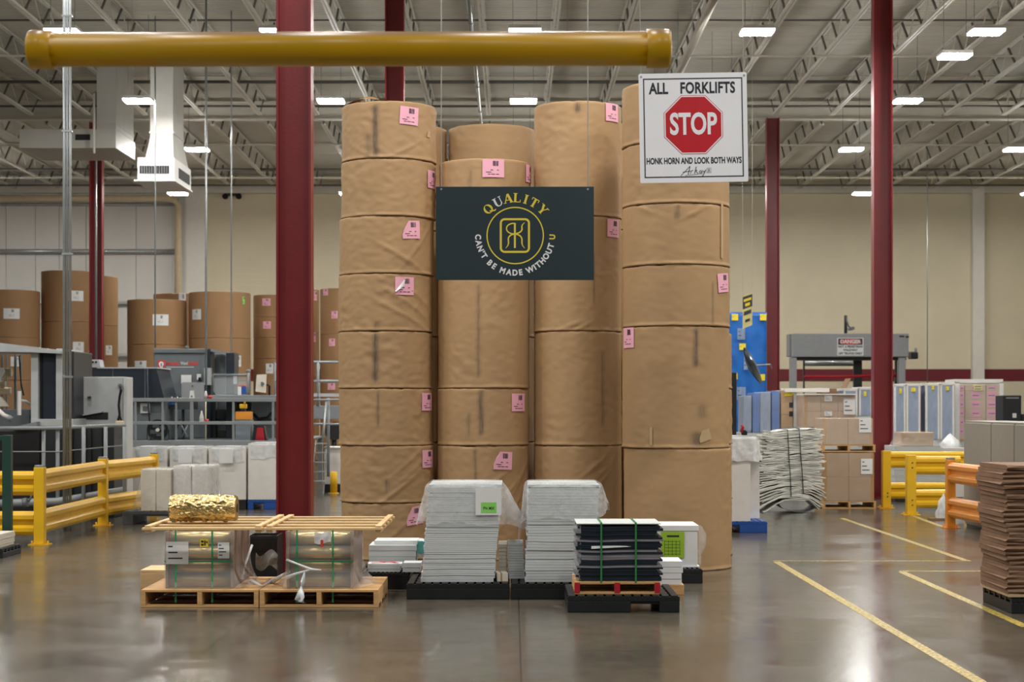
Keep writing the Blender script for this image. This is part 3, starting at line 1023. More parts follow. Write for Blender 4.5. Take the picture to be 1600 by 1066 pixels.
far_stack(-32, 62, 55, (452, 527), 'big kraft roll, {} of the stack cut off by the picture edge', 21, [(0, 31, 490, 0.45, 0.30, W), (2, 37, 565, 0.3, 0.28, W)])
far_stack(65, 147, 56, (422, 502), 'big kraft roll, {} of the tallest far stack', 22, [(0, 128, 462, 0.45, 0.3, W), (1, 131, 542, 0.34, 0.3, W)])
far_stack(106, 184, 59.5, (430, 508), 'big kraft roll, {} of the stack half hidden by a column', 23, [(1, 176, 547, 0.25, 0.3, W)])
far_stack(199, 292, 55, (467, 538), 'big kraft roll, {} of the stack behind the red-logo machine', 24, [(0, 260, 500, 0.45, 0.32, W), (1, 228, 572, 0.4, 0.3, W)])
far_stack(240, 318, 61, (458, 536), 'big kraft roll, {} of the stack peeking out behind its neighbours', 25, [(0, 292, 470, 0.22, 0.5, W)])
far_stack(295, 392, 55, (455, 528), 'big kraft roll, {} of the widest far stack', 26, [(0, 313, 491, 0.38, 0.30, W), (2, 378, 564, 0.2, 0.32, W), (0, 385, 468, 0.1, 0.22, 'green_note')])
far_stack(396, 452, 58, (460, 495), 'smaller kraft roll, {} of the far short-topped stack', 27, [(0, 420, 472, 0.26, 0.22, 'pink_paper'), (1, 421, 508, 0.24, 0.22, 'pink_paper'), (1, 425, 576, 0.22, 0.3, W)])
far_stack(470, 499, 60, (452, 520, 590), 'narrow kraft roll, {} of the stack right of the red column', 28, [(0, 494, 462, 0.12, 0.3, 'pink_paper'), (1, 492, 527, 0.12, 0.3, 'pink_paper')])
far_stack(500, 572, 57, (450, 522, 594), 'pink-labelled kraft roll, {} of the far stack by the stairs', 29, [(0, 511, 456, 0.22, 0.2, 'pink_paper'), (0, 526, 492, 0.2, 0.22, 'pink_paper'), (1, 522, 535, 0.2, 0.22, 'pink_paper'), (2, 521, 604, 0.25, 0.2, 'pink_paper')])

# ---------------------------------------------------------------- hanging signs
def stroke(mb, pts, w, y, closed=False):
    """flat ribbon along 2D points (x, z); w number or list"""
    n = len(pts)
    L_, R_ = [], []
    for i, p in enumerate(pts):
        a = Vector(pts[(i - 1) % n] if closed or i > 0 else p)
        b = Vector(pts[(i + 1) % n] if closed or i < n - 1 else p)
        t = (b - a)
        t = t / (t.length or 1)
        nn = Vector((-t.y, t.x))
        ww = (w[i] if isinstance(w, (list, tuple)) else w) / 2
        q = Vector(p)
        L_.append(mb.v(q.x + nn.x * ww, y, q.y + nn.y * ww))
        R_.append(mb.v(q.x - nn.x * ww, y, q.y - nn.y * ww))
    for i in range(n if closed else n - 1):
        j = (i + 1) % n
        mb.face([L_[i], L_[j], R_[j], R_[i]])

def poly(mb, pts, y):
    mb.face([mb.v(x, y, z) for x, z in pts])

DQ = 18.2
cx, cz = PX(804.5, DQ), PZ(364.7, DQ)
yq = DQ * K
u = DQ / 3000.0
t = thing('hanging_sign', 'dark teal hanging sign with a yellow ring emblem and slogan', 'sign', (cx, yq, cz))
mb = MB(); mb.box(cx - 123.5 * u, cx + 123.5 * u, yq, yq + 0.012, cz - 73 * u, cz + 73 * u, 0.002); mb.build('board', 'sign_teal', t)
for sx in (-115, 114):
    mb = MB(); mb.tube([(cx + sx * u, yq + 0.006, cz + 70 * u), (cx + sx * u, yq + 0.006, roof_z(yq) + 0.6)], 0.005, 6); mb.build('hanging_wire', 'white_enamel', t)
    mb = MB(); mb.tube([(cx + sx * u, yq - 0.004, cz + 69 * u), (cx + sx * u, yq + 0.016, cz + 69 * u)], 0.010, 10); mb.build('eyelet', 'galvanised', t)
yf = yq - 0.0025
ex, ez = cx + 0.5 * u, cz - 3.5 * u                       # emblem centre
mb = MB()
stroke(mb, [(ex + 44 * u * math.cos(a), ez + 44 * u * math.sin(a)) for a in [2 * PI * i / 64 for i in range(64)]], 1.9 * u, yf, True)
def rrect(hx, hz, r, n=6):
    o = []
    for (sx, sz, a0) in ((1, 1, 0), (-1, 1, PI / 2), (-1, -1, PI), (1, -1, 1.5 * PI)):
        for i in range(n + 1):
            a = a0 + PI / 2 * i / n
            o.append((ex - 0.5 * u + sx * (hx - r) + r * math.cos(a), ez + sz * (hz - r) + r * math.sin(a)))
    return o
stroke(mb, rrect(22 * u, 25.5 * u, 6 * u), 3.2 * u, yf, True)
def E(pts): return [(ex + (x - 0.5) * u, ez + z * u) for x, z in pts]
stroke(mb, E([(0, 19.5), (0, -19.5)]), 3.0 * u, yf)
def bez(p0, p1, p2, p3, n=10):
    o = []
    for i in range(n + 1):
        s = i / n
        o.append(tuple((1 - s) ** 3 * a + 3 * s * (1 - s) ** 2 * b + 3 * s * s * (1 - s) * c + s ** 3 * d for a, b, c, d in zip(p0, p1, p2, p3)))
    return o
stroke(mb, E(bez((0, 19), (-14, 20), (-17, 8), (-8, 4)) + bez((-8, 4), (-4, 2.4), (-2, 2.6), (0, 2.6))[1:]), 2.0 * u, yf - 0.0003)
stroke(mb, E(bez((0, 2.6), (-10, 1), (-11, -4), (-10, -9)) + bez((-10, -9), (-9.5, -15), (-12, -17), (-14.5, -20))[1:]), [2.2 * u] * 11 + [2.2 * u * (1 - i / 13) for i in range(10)], yf - 0.0006)
stroke(mb, E(bez((0, 2.6), (9, 4), (12, 8), (11, 12)) + bez((11, 12), (10, 16), (13, 18), (15.5, 20.5))[1:]), [2.2 * u] * 11 + [2.2 * u * (1 - i / 13) for i in range(10)], yf - 0.0009)
stroke(mb, E(bez((0, 2.6), (10, 1), (11.5, -4), (11, -9)) + bez((11, -9), (10.5, -15), (13, -17), (15.5, -20))[1:]), [2.2 * u] * 11 + [2.2 * u * (1 - i / 13) for i in range(10)], yf - 0.0012)
mb.build('emblem', 'sign_yellow', t)
# QUALITY in heavy serif capitals set on an arc: own outlines, 10 units high
def glyph(c):
    o = []
    def bar(x0, z0, x1, z1, w): 
        d = Vector((x1 - x0, z1 - z0)); n = Vector((-d.y, d.x)).normalized() * w / 2
        o.append([(x0 + n.x, z0 + n.y), (x1 + n.x, z1 + n.y), (x1 - n.x, z1 - n.y), (x0 - n.x, z0 - n.y)])
    def serif(x, z, w): o.append([(x - w / 2, z - 0.35), (x + w / 2, z - 0.35), (x + w / 2, z + 0.35), (x - w / 2, z + 0.35)])
    if c == 'Q':
        n = 28
        for i in range(n):
            a, b = 2 * PI * i / n, 2 * PI * (i + 1) / n
            o.append([(5 * math.cos(a), 5 + 5.2 * math.sin(a)), (5 * math.cos(b), 5 + 5.2 * math.sin(b)), (2.6 * math.cos(b), 5 + 4.5 * math.sin(b)), (2.6 * math.cos(a), 5 + 4.5 * math.sin(a))])
        bar(-0.5, 2.2, 4.6, -1.6, 1.5)
        bar(4.0, -1.6, 6.0, -0.9, 1.0)
    elif c == 'U':
        bar(-3, 10, -3, 3, 2.4); bar(3.2, 10, 3.2, 3, 1.0)
        n = 10
        for i in range(n):
            a, b = PI + PI * i / n, PI + PI * (i + 1) / n
            wi = lambda q: 2.4 - 1.2 * (q - PI) / PI
            f = lambda q, k: (0.0 + (3.9 - (wi(q) if k else 0)) * math.cos(q), 3.2 + (3.4 - (0.9 if k else 0)) * math.sin(q))
            o.append([f(a, 0), f(b, 0), f(b, 1), f(a, 1)])
        serif(-3, 9.7, 4.6); serif(3.2, 9.7, 3.4)
    elif c == 'A':
        bar(-4, 0, -0.2, 10, 1.1); bar(3.4, 0, 0.1, 10, 2.6); bar(-2.6, 3.2, 2.6, 3.2, 0.9)
        serif(-4, 0.3, 3.2); serif(3.4, 0.3, 4.4)
    elif c == 'L':
        bar(-2, 0, -2, 10, 2.4); bar(-2, 0.45, 3.6, 0.45, 0.9); bar(3.3, 0, 3.6, 3, 0.8)
        serif(-2, 9.7, 4.4); serif(-2, 0.3, 4)
    elif c == 'I':
        bar(0, 0, 0, 10, 2.4); serif(0, 9.7, 4.2); serif(0, 0.3, 4.2)
    elif c == 'T':
        bar(0, 0, 0, 10, 2.4); bar(-4, 9.6, 4, 9.6, 0.9); bar(-4, 9.8, -3.7, 7, 0.8); bar(4, 9.8, 3.7, 7, 0.8); serif(0, 0.3, 4.2)
    elif c == 'Y':
        bar(0, 0, 0, 4.8, 2.4); bar(-3.4, 10, 0, 4.2, 2.4); bar(3.6, 10, 0.3, 4.2, 1.0); serif(0, 0.3, 4.2); serif(-3.4, 9.7, 4.4); serif(3.6, 9.7, 3.4)
    return o
rad = 52.0                                                # baseline radius in px
for c, deg in zip('QUALITY', (135.5, 117, 101, 87, 73.5, 60, 43)):
    a = math.radians(deg)
    sc = 1.42
    gl = MB()
    for k_, pl in enumerate(glyph(c)):
        q = []
        for x, z in pl:
            x *= sc; z *= sc
            rr = rad + z
            q.append((ex + (rr * math.cos(a) + x * math.sin(a)) * u, ez + (rr * math.sin(a) - x * math.cos(a)) * u))
        poly(gl, q, yf - 0.00012 * k_)
    gl.build('slogan_letter', 'sign_white' if c == 'U' else 'sign_yellow', t)
lw, ly_ = MB(), MB()
txt = "CAN'T BE MADE WITHOUT U"
adv = {"'": 3.4, ' ': 4.6, 'M': 9.8, 'W': 10.6, 'I': 4.0, 'E': 7.2, 'T': 7.2, 'B': 7.9}
tot = sum(adv.get(c, 8.2) for c in txt)
rb, pos = 58.5, 0.0
span = math.radians(185)
for c in txt:
    w_ = adv.get(c, 8.2)
    f = (pos + w_ / 2) / tot
    pos += w_
    if c == ' ': continue
    a = math.radians(180) - math.radians(2.5) + f * span   # from the left round the bottom to the right
    put_text(ly_ if (c == 'U' and pos > tot - 0.1) else lw, c, ex + rb * math.cos(a) * u, yf, ez + rb * math.sin(a) * u, 12.4 * u, 0.55 * u, 0.92, a + PI / 2)
lw.build('slogan_lower', 'sign_white', t)
ly_.build('slogan_last_letter', 'sign_yellow', t)

DS = 16.0
cx, cz, ys, u = PX(1083.5, DS), PZ(199.5, DS), DS * K, DS / 3000.0
t = thing('stop_sign', 'white square hanging sign with a red octagon telling forklifts to stop', 'sign', (cx, ys, cz))
mb = MB()
mb.prism(rrect(84.5 * u, 85.5 * u, 2.5 * u, 3), lambda p, q: (p[0] - ex + 0.5 * DQ / 3000 + cx, q, p[1] - ez + cz), ys, ys + 0.008)
mb.build('board', 'sign_white', t)
yf = ys - 0.002
mb = MB()
hx, hz = 77.6 * u, 77.6 * u
for (a0, a1, b0, b1) in ((-hx, hx, hz - 1.7 * u, hz), (-hx, hx, -hz, -hz + 1.7 * u), (-hx, -hx + 1.7 * u, -hz, hz), (hx - 1.7 * u, hx, -hz, hz)):
    poly(mb, [(cx + a0, cz + b0), (cx + a1, cz + b0), (cx + a1, cz + b1), (cx + a0, cz + b1)], yf)
mb.build('border', 'ink', t)
def octo(r): return [(cx + r * math.cos(PI / 8 + i * PI / 4), cz + 4.5 * u + r * math.sin(PI / 8 + i * PI / 4)) for i in range(8)]
mb = MB(); mb.prism(octo(49.8 * u), lambda p, q: (p[0], q, p[1]), ys - 0.0015, ys); mb.build('octagon_outline', 'sign_red', t)
mb = MB(); mb.prism(octo(48.9 * u), lambda p, q: (p[0], q, p[1]), ys - 0.0025, ys - 0.0015); mb.build('octagon_rim', 'sign_white', t)
mb = MB(); mb.prism(octo(47.0 * u), lambda p, q: (p[0], q, p[1]), ys - 0.0035, ys - 0.0025); mb.build('octagon', 'sign_red', t)
mb = MB(); put_text(mb, 'STOP', cx - 0.3 * u, ys - 0.0045, cz + 4.3 * u, 46.5 * u, 1.35 * u, 0.66); mb.build('stop_lettering', 'sign_white', t)
mb = MB()
put_text(mb, 'ALL', cx - 53.5 * u, yf, cz + 61 * u, 24 * u, 0.7 * u, 0.74)
mb.build('warning_word', 'ink', t); mb = MB()
put_text(mb, 'FORKLIFTS', cx + 23 * u, yf, cz + 61.3 * u, 24 * u, 0.7 * u, 0.71, spacing=1.06)
mb.build('warning_word', 'ink', t); mb = MB()
put_text(mb, 'HONK HORN AND LOOK BOTH WAYS', cx, yf, cz - 52 * u, 13.4 * u, 0.4 * u, 0.625)
mb.build('warning_line', 'ink', t)
mb = MB()
def sig(pts, w=0.8): stroke(mb, [(cx + x * u, cz + z * u) for x, z in pts], w * u, yf - 0.0002 * sig.n); sig.n += 1
sig.n = 0
sig(bez((-21, -75), (-14, -68), (-8, -62), (-6.5, -60))); sig(bez((-6.5, -60), (-7.5, -66), (-9, -70), (-9.5, -73)), 1.0); sig([(-18, -69.5), (-5, -67.5)])
sig(bez((-6, -72), (-5, -68), (-3, -66), (-1.5, -67))); sig(bez((0.5, -72), (2, -66), (3, -62), (3.5, -61)), 1.0); sig(bez((1, -69), (4, -65), (5, -66), (3, -69)) + [(6, -71.5)])
sig(bez((11.5, -67.5), (7, -66), (7, -73), (11, -70)) + [(11.5, -67.5), (12, -71)]); sig(bez((13.5, -66.5), (13, -71), (16, -70), (18, -66))); sig(bez((18, -66), (16.5, -70), (14.5, -75), (12, -76)), 0.9); sig([(-14, -74.5), (14, -71.8)], 0.5)
sig([(x * 3.3 + 23, z * 3.6 - 67) for x, z in ((-1, -1), (1, -1), (1, 1), (-1, 1), (-1, -1))], 0.4); sig([(23, -70), (23, -64)], 0.5); sig([(20.7, -69.5), (25.3, -64.5)], 0.4); sig([(20.7, -64.5), (25.3, -69.5)], 0.4)
mb.build('signature_mark', 'ink', t)
for sx in (-80.5, 80.5):
    mb = MB(); mb.tube([(cx + sx * u, ys - 0.004, cz + 80.5 * u), (cx + sx * u, ys + 0.012, cz + 80.5 * u)], 0.009, 10); mb.build('eyelet', 'galvanised', t)
    mb = MB(); mb.tube([(cx + sx * u, ys + 0.004, cz + 80.5 * u), (cx + sx * u, ys + 0.004, roof_z(ys) + 0.6)], 0.004, 6); mb.build('hanging_wire', 'white_enamel', t)
t.rotation_euler = (0, math.radians(-1.0), math.radians(0.6))

# ---------------------------------------------------------------- pallets
def pallet_wood(name, label, x0, x1, y0, y1, h, m='pallet_wood', z=0.0, group=None, ends=None, tilt=None, solid_deck=False):
    t = thing(name, label, 'pallet', ((x0 + x1) / 2, (y0 + y1) / 2, z), group)
    tb = 0.02
    for i in range(3):
        xa = x0 + (x1 - x0 - 0.042) * i / 2
        mb = MB(); mb.box(xa, xa + 0.042, y0, y1, z + tb, z + h - tb, 0.003); mb.build('stringer', m, t)
        if ends:
            mb = MB(); mb.box(xa - 0.003, xa + 0.045, y0 - 0.004, y0 - 0.001, z + tb * 0.6, z + h - tb * 0.5); mb.build('painted_end', ends, t)
    L_ = y1 - y0
    n = 7
    for i in range(n):
        w = L_ / n * (1.0 if solid_deck else 0.8)
        ya = y0 + (L_ - w) * i / (n - 1)
        mb = MB(); mb.box(x0, x1, ya, ya + w - 0.002, z + h - tb, z + h, 0.002); mb.build('deck_board', m, t)
    for i in range(4):
        ya = y0 + (L_ - 0.09) * i / 3
        mb = MB(); mb.box(x0, x1, ya, ya + 0.09, z, z + tb, 0.002); mb.build('bottom_board', m, t)
    return t

def pallet_plastic(label, x0, x1, y0, y1, h, m='black_plastic', z=0.0, group='plastic pallets', fork=None):
    """moulded pallet: slotted deck on a skirt; fork: (a, b) fractions of the front left open for a fork"""
    t = thing('plastic_pallet', label, 'pallet', ((x0 + x1) / 2, (y0 + y1) / 2, z), group)
    mb = MB()
    w = x1 - x0
    n = 12
    for i in range(n):                                        # deck ribs front to back with slots between
        xa = x0 + w * i / n
        mb.box(xa + 0.008, xa + w / n - 0.012, y0 + 0.004, y1 - 0.004, z + h - 0.035, z + h, 0.004)
    for i in range(6):
        ya = y0 + (y1 - y0 - 0.05) * i / 5
        mb.box(x0, x1, ya, ya + 0.05, z + h - 0.05, z + h - 0.012)
    mb.build('slatted_deck', m, t)
    mb = MB()
    for i in range(n * 2):                                    # small lugs along the front lip
        xa = x0 + w * (i + 0.5) / (n * 2)
        mb.box(xa - 0.011, xa + 0.011, y0 - 0.006, y0 + 0.004, z + h - 0.047, z + h - 0.024)
    mb.build('lip_lugs', m, t)
    segs = [(0, 1)] if not fork else [(0, fork[0]), (fork[1], 1)]
    for a, b in segs:
        mb = MB(); mb.box(x0 + w * a, x0 + w * b, y0, y1, z, z + h - 0.05, 0.006); mb.build('foot', m, t)
    if fork:
        mb = MB(); mb.box(x0 + w * fork[0] - 0.01, x0 + w * fork[1] + 0.01, y0 + 0.02, y1 - 0.02, z + h - 0.075, z + h - 0.048); mb.build('crossbar', m, t)
    return t

# ---------------------------------------------------------------- the two foil pallets in front
DP = 16.9
y0 = DP * K
yb = y0 + 1.16
PH = 0.155
pallet_wood('wooden_pallet', 'wooden pallet under the foil bundle with the yellow tag', PX(219.5, DP), PX(404, DP), y0, yb, PH, solid_deck=True, group='wooden pallets')
pallet_wood('wooden_pallet', 'wooden pallet under the foil bundle beside the big white stacks', PX(405.5, DP), PX(591, DP), y0, yb, PH, solid_deck=True, group='wooden pallets')

def foil_bundle(label, xa, xb, seed, tagged):
    db = 17.0
    x0, x1 = PX(xa, db), PX(xb, db)
    yf, ybk = db * K + 0.03, db * K + 1.0
    zt = PZ(831, db)
    t = thing('foil_roll_bundle', label, 'roll bundle', ((x0 + x1) / 2, yf, PH), 'strapped foil roll bundles')
    for s, xx in ((0, x0), (1, x1 - 0.022)):
        mb = MB(); mb.box(xx, xx + 0.022, yf + 0.01, ybk, PH, zt, 0.002); mb.build('end_panel', 'panel_brown', t)
    n, r = 4, (zt - PH) / 8.0
    for row in range(2):
        for i in range(n):
            zc = PH + r * (2 * i + 1)
            g = MB(); g.tube([(x0 + 0.024, yf + 0.035 + r + row * 2 * r, zc), (x1 - 0.024, yf + 0.035 + r + row * 2 * r, zc)], r * 0.96, 32)
            o = g.build('foil_roll', ('gold_smooth' if i > 0 or tagged is False else 'panel_brown') if i != 0 else 'gold_dull', None, ((x0 + x1) / 2, yf + 0.035 + r + row * 2 * r, zc))
            tag(o, f'gold foil roll inside the {"yellow-tagged" if tagged else "untagged"} bundle, {("bottom", "second from bottom", "third from bottom", "top")[i]} of the {("front", "rear")[row]} pile', 'foil roll', 'foil rolls in the bundles')
    # film round the bundle with a skirt spreading on to the pallet
    mb = MB()
    rnd = random.Random(seed)
    cxm, cym, hx, hy = (x0 + x1) / 2, (yf + ybk) / 2, (x1 - x0) / 2 + 0.006, (ybk - yf) / 2 + 0.012
    def fn(u, v):
        a = 2 * PI * u
        ca, sa = math.cos(a), math.sin(a)
        k = 1 / max(abs(ca), abs(sa))
        x, y = ca * k * hx, sa * k * hy
        fl = (max(0, v - 0.5) / 0.5) ** 2.4
        right = max(0.0, ca) ** 2
        left = max(0.0, -ca) ** 2
        x += ca * fl * (0.24 * right + (0.0 if tagged else 0.14) * left) * (0.7 + 0.5 * ns(a * 3, seed))
        y += sa * fl * 0.012
        w = 0.004 * ns(a * 9, v * 5, seed) + 0.006 * fl * ns(a * 20, v * 9, seed)
        return (cxm + x + ca * w, cym + y + sa * w, zt + 0.003 - (zt - PH - 0.004) * v)
    mb.grid(120, 22, fn, True)
    mb.build('stretch_film', 'film_thin', t, fix=False)
    for f in (0.16, 0.70):
        xs_ = x0 + (x1 - x0) * f
        mb = MB()
        mb.box(xs_ - 0.008, xs_ + 0.008, yf - 0.018, yf - 0.015, 0.03, zt + 0.03)
        mb.build('strap', 'strap_green', t)
    mb = MB(); mb.box(x0 - 0.004, x1 + 0.004, yf - 0.017, yf - 0.0145, PZ(879, db), PZ(876.5, db)); mb.build('strap', 'strap_green', t)
    return t, x0, x1, yf, zt, db
def note(t, db, yf, x0, ya, x1, yb_, m, name='paper_sheet', off=0.0205, lines=0, roll=0.0):
    mb = MB()
    a, b, c, d = PX(x0, db), PX(x1, db), PZ(yb_, db), PZ(ya, db)
    mb.obox(((a + b) / 2, yf - off, (c + d) / 2), (1, 0, 0), (0, 1, 0), (b - a) / 2, 0.0012, (d - c) / 2)
    o = mb.build(name, m, t)
    if lines:
        mb = MB()
        for i in range(lines):
            zz = d - (d - c) * (i + 0.8) / (lines + 0.8)
            mb.box(a + (b - a) * 0.1, a + (b - a) * (0.3 + 0.55 * ((i * 7) % 5) / 5), yf - off - 0.0025, yf - off - 0.0015, zz - (d - c) * 0.03, zz + (d - c) * 0.03)
        mb.build('print', 'ink', o)
    return o
mat('gold_dull', '#a18a5c', 0.4, 0.5, var=0.1, scale=4)
t, bx0, bx1, byf, bzt, bdb = foil_bundle('film-wrapped bundle of gold foil rolls with white sheets and a yellow tag', 257, 363, 3, True)
note(t, bdb, byf, 259, 847, 294, 882, 'white_paper', lines=3)
note(t, bdb, byf, 340, 848, 358, 873, 'white_paper', lines=4)
o = note(t, bdb, byf, 312, 843, 325, 855, 'yellow_note', 'yellow_tag')
mb = MB()
for (a, b, c, d) in ((314, 845, 318, 848), (319, 845, 321, 853), (322, 846, 324, 849), (314, 850, 318, 853)):
    mb.box(PX(a, bdb), PX(c, bdb), byf - 0.0235, byf - 0.0225, PZ(d, bdb), PZ(b, bdb))
mb.build('print', 'ink', o)
t, cx0, cx1, cyf, czt, cdb = foil_bundle('film-wrapped bundle of gold foil rolls with a crumpled paper slip and loose film', 447, 551, 9, False)
mb = MB()
def fn(u, v): return (PX(491 + 26 * u, cdb), cyf - 0.022 - 0.006 * math.sin(u * 9 + v * 4), PZ(832 + 17 * v + 2 * math.sin(u * 5), cdb))
mb.grid(10, 6, fn); mb.build('paper_slip', 'white_paper', t, fix=False)
mb = MB(); mb.box(PX(501, cdb), PX(505, cdb), cyf - 0.032, cyf - 0.029, PZ(855, cdb), PZ(844, cdb)); mb.build('red_mark', 'logo_red', t)
# loose rope of twisted film across the second bundle, knotted on the pallet edge
mb = MB()
mb.tube([P(448, 875, 16.98), P(466, 882, 16.9), P(486, 890, 16.85), P(502, 891, 16.85)], [0.012, 0.008, 0.012, 0.005], 7)
mb.tube([P(448, 903, 16.98), P(462, 897, 16.9), P(486, 890, 16.85)], [0.02, 0.012, 0.008], 7)
mb.tube([P(476, 893, 16.87), P(473, 910, 16.85), P(470, 926, 16.8), P(468, 935, 16.75), P(474, 941, 16.75), P(466, 939, 16.75)], [0.006, 0.02, 0.03, 0.045, 0.03, 0.012], 9)
mb.tube([P(420, 912, 17.6), P(437, 902, 17.3), P(452, 893, 17.05)], [0.03, 0.018, 0.01], 7)
mb.build('film_rope', 'film_white', t)
mb = MB(); mb.tube([P(378, 905, 17.3), P(384, 880, 17.35), P(394, 852, 17.5)], [0.02, 0.010, 0.012], 7); mb.tube([P(392, 908, 17.4), P(410, 917, 17.3), P(424, 908, 17.5)], [0.02, 0.014, 0.012], 7)
o = mb.build('film_rope', 'film_white', None, P(392, 917, 17.3)); tag(o, 'twisted rope of clear film trailing between the two foil bundles', 'plastic film')
mb = MB()
def fn(u, v): return (PX(400 + 34 * u, 18.4), 18.4 * K - 0.04 * math.sin(u * 6 + v * 3), PZ(864 + 24 * v + 5 * math.sin(u * 7), 18.4))
mb.grid(14, 10, fn)
# (part of the dark crate below)
crate_film = mb

# slatted lids lying on the bundles
def lid(label, xa, xb, ytop_f, dz_l, dz_r, yshift=0.0, ext=0.0):
    db = 16.75
    x0, x1 = PX(xa, db), PX(xb, db)
    yf, yl = db * K, db * K + 1.55
    z = bzt + 0.006
    t = thing('slatted_lid', label, 'pallet lid', ((x0 + x1) / 2, yf, z), 'slatted wooden lids on the foil bundles')
    for k, e in enumerate((x0 + 0.02, x1 - 0.065)):
        mb = MB(); mb.box(e, e + 0.045, yf + 0.015, yl - 0.01, z, z + 0.022, 0.002); mb.build('batten', 'lid_wood', t)
        mb = MB(); mb.box(e - 0.0, e + 0.05, yf + 0.008, yl, z + 0.0445, z + 0.062, 0.002); mb.build('end_board', 'lid_wood', t)
    for i in range(5):
        ya = yf + (yl - yf - 0.09) * i / 4
        mb = MB(); mb.box(x0 + (0.0 if i else -0.004), x1, ya, ya + 0.085, z + 0.0225, z + 0.044, 0.003); mb.build('slat', 'lid_wood', t)
    for f in ((0.36, 0.66) if dz_l else ()):
        mb = MB(); mb.box(x0 + (x1 - x0) * f, x0 + (x1 - x0) * f + 0.016, yf - 0.006, yl + 0.003, z + 0.045, z + 0.0475); mb.build('strap', 'strap_green', t)
    return t
lid('slatted wooden lid under the gold foil roll', 222, 410, 0, 0, 0)
l2 = lid('slatted wooden lid on the bundle with the crumpled slip', 412, 598, 1, 0, 0)

# crinkled gold roll lying on the first lid
dg = 17.35
za = bzt + 0.006 + 0.062
rg = 0.122
xg0, xg1 = PX(267, dg), PX(370, dg)
t = thing('gold_foil_roll', 'crinkled shiny gold foil roll lying on the slatted lid', 'foil roll', ((xg0 + xg1) / 2, dg * K, za))
mb = MB()
def fn(u, v):
    a = 2 * PI * u
    c = 0.012 * ns(math.cos(a) * 2.6, math.sin(a) * 2.6, v * 5) + 0.013 * abs(ns(math.cos(a) * 6 + v * 5, math.sin(a) * 6, v * 9)) + 0.010 * ns(math.cos(a) * 9, math.sin(a) * 9 + v * 14, v * 22)
    e = min(1.0, v / 0.03, (1 - v) / 0.03)
    rr = (rg - 0.006 + (c if v < 0.86 else 0.15 * c)) * (0.93 + 0.07 * e)
    return (xg0 + (xg1 - xg0) * v, dg * K + rr * math.cos(a), za + rg + rr * math.sin(a))
mb.grid(96, 70, fn, True, True)
mb.build('foil', 'gold_foil', t)
mb = MB(); mb.tube([(xg1 - 0.012, dg * K, za + rg), (xg1 + 0.002, dg * K, za + rg)], rg * 0.90, 32); mb.build('roll_end', 'gold_dull', t)
mb = MB(); mb.tube([(xg1 + 0.0, dg * K, za + rg), (xg1 + 0.006, dg * K, za + rg)], 0.042, 24); mb.build('core_tube', 'machine_black', t)
mb = MB(); mb.tube([(xg0 + 0.012, dg * K, za + rg), (xg0 - 0.002, dg * K, za + rg)], rg * 0.90, 32); mb.build('roll_end', 'gold_dull', t)

# plank by the first pallet and dark crate behind the gap
dk = 18.6
mb = MB(); mb.box(PX(219, dk), PX(262, dk), dk * K, dk * K + 0.5, 0, PZ(896, dk), 0.004)
mb.box(PX(219, dk), PX(262, dk), dk * K + 0.002, dk * K + 0.5, PZ(896, dk) + 0.001, PZ(891, dk), 0.003)
o = mb.build('wooden_block', 'lid_wood', None, (PX(240, dk), dk * K, 0)); tag(o, 'pale wooden block on the floor behind the foil bundle', 'wood block')
dk = 18.7
t = thing('black_crate', 'black plastic crate standing on the floor between the foil bundles', 'crate', (PX(410, dk), dk * K + 0.1, 0))
crate_z = PZ(838, dk)
xa_, xb_ = PX(385, dk), PX(433, dk)
ya_ = dk * K
for (q, nm) in (((xa_, xb_, ya_, ya_ + 0.02), 'front_wall'), ((xa_, xb_, ya_ + 0.4, ya_ + 0.42), 'rear_wall'), ((xa_, xa_ + 0.02, ya_ + 0.02, ya_ + 0.4), 'side_wall'), ((xb_ - 0.02, xb_, ya_ + 0.02, ya_ + 0.4), 'side_wall')):
    mb = MB(); mb.box(*q, 0.0, crate_z); mb.build(nm, 'black_plastic', t)
mb = MB(); mb.box(xa_ + 0.02, xb_ - 0.02, ya_ + 0.02, ya_ + 0.4, 0, 0.02); mb.build('floor_panel', 'black_plastic', t)
mb = MB(); mb.box(xa_ - 0.008, xb_ + 0.008, ya_ - 0.008, ya_ + 0.012, crate_z - 0.03, crate_z + 0.004); mb.build('rim', 'black_plastic', t)
crate_film.build('film', 'film_cover', t, fix=False)

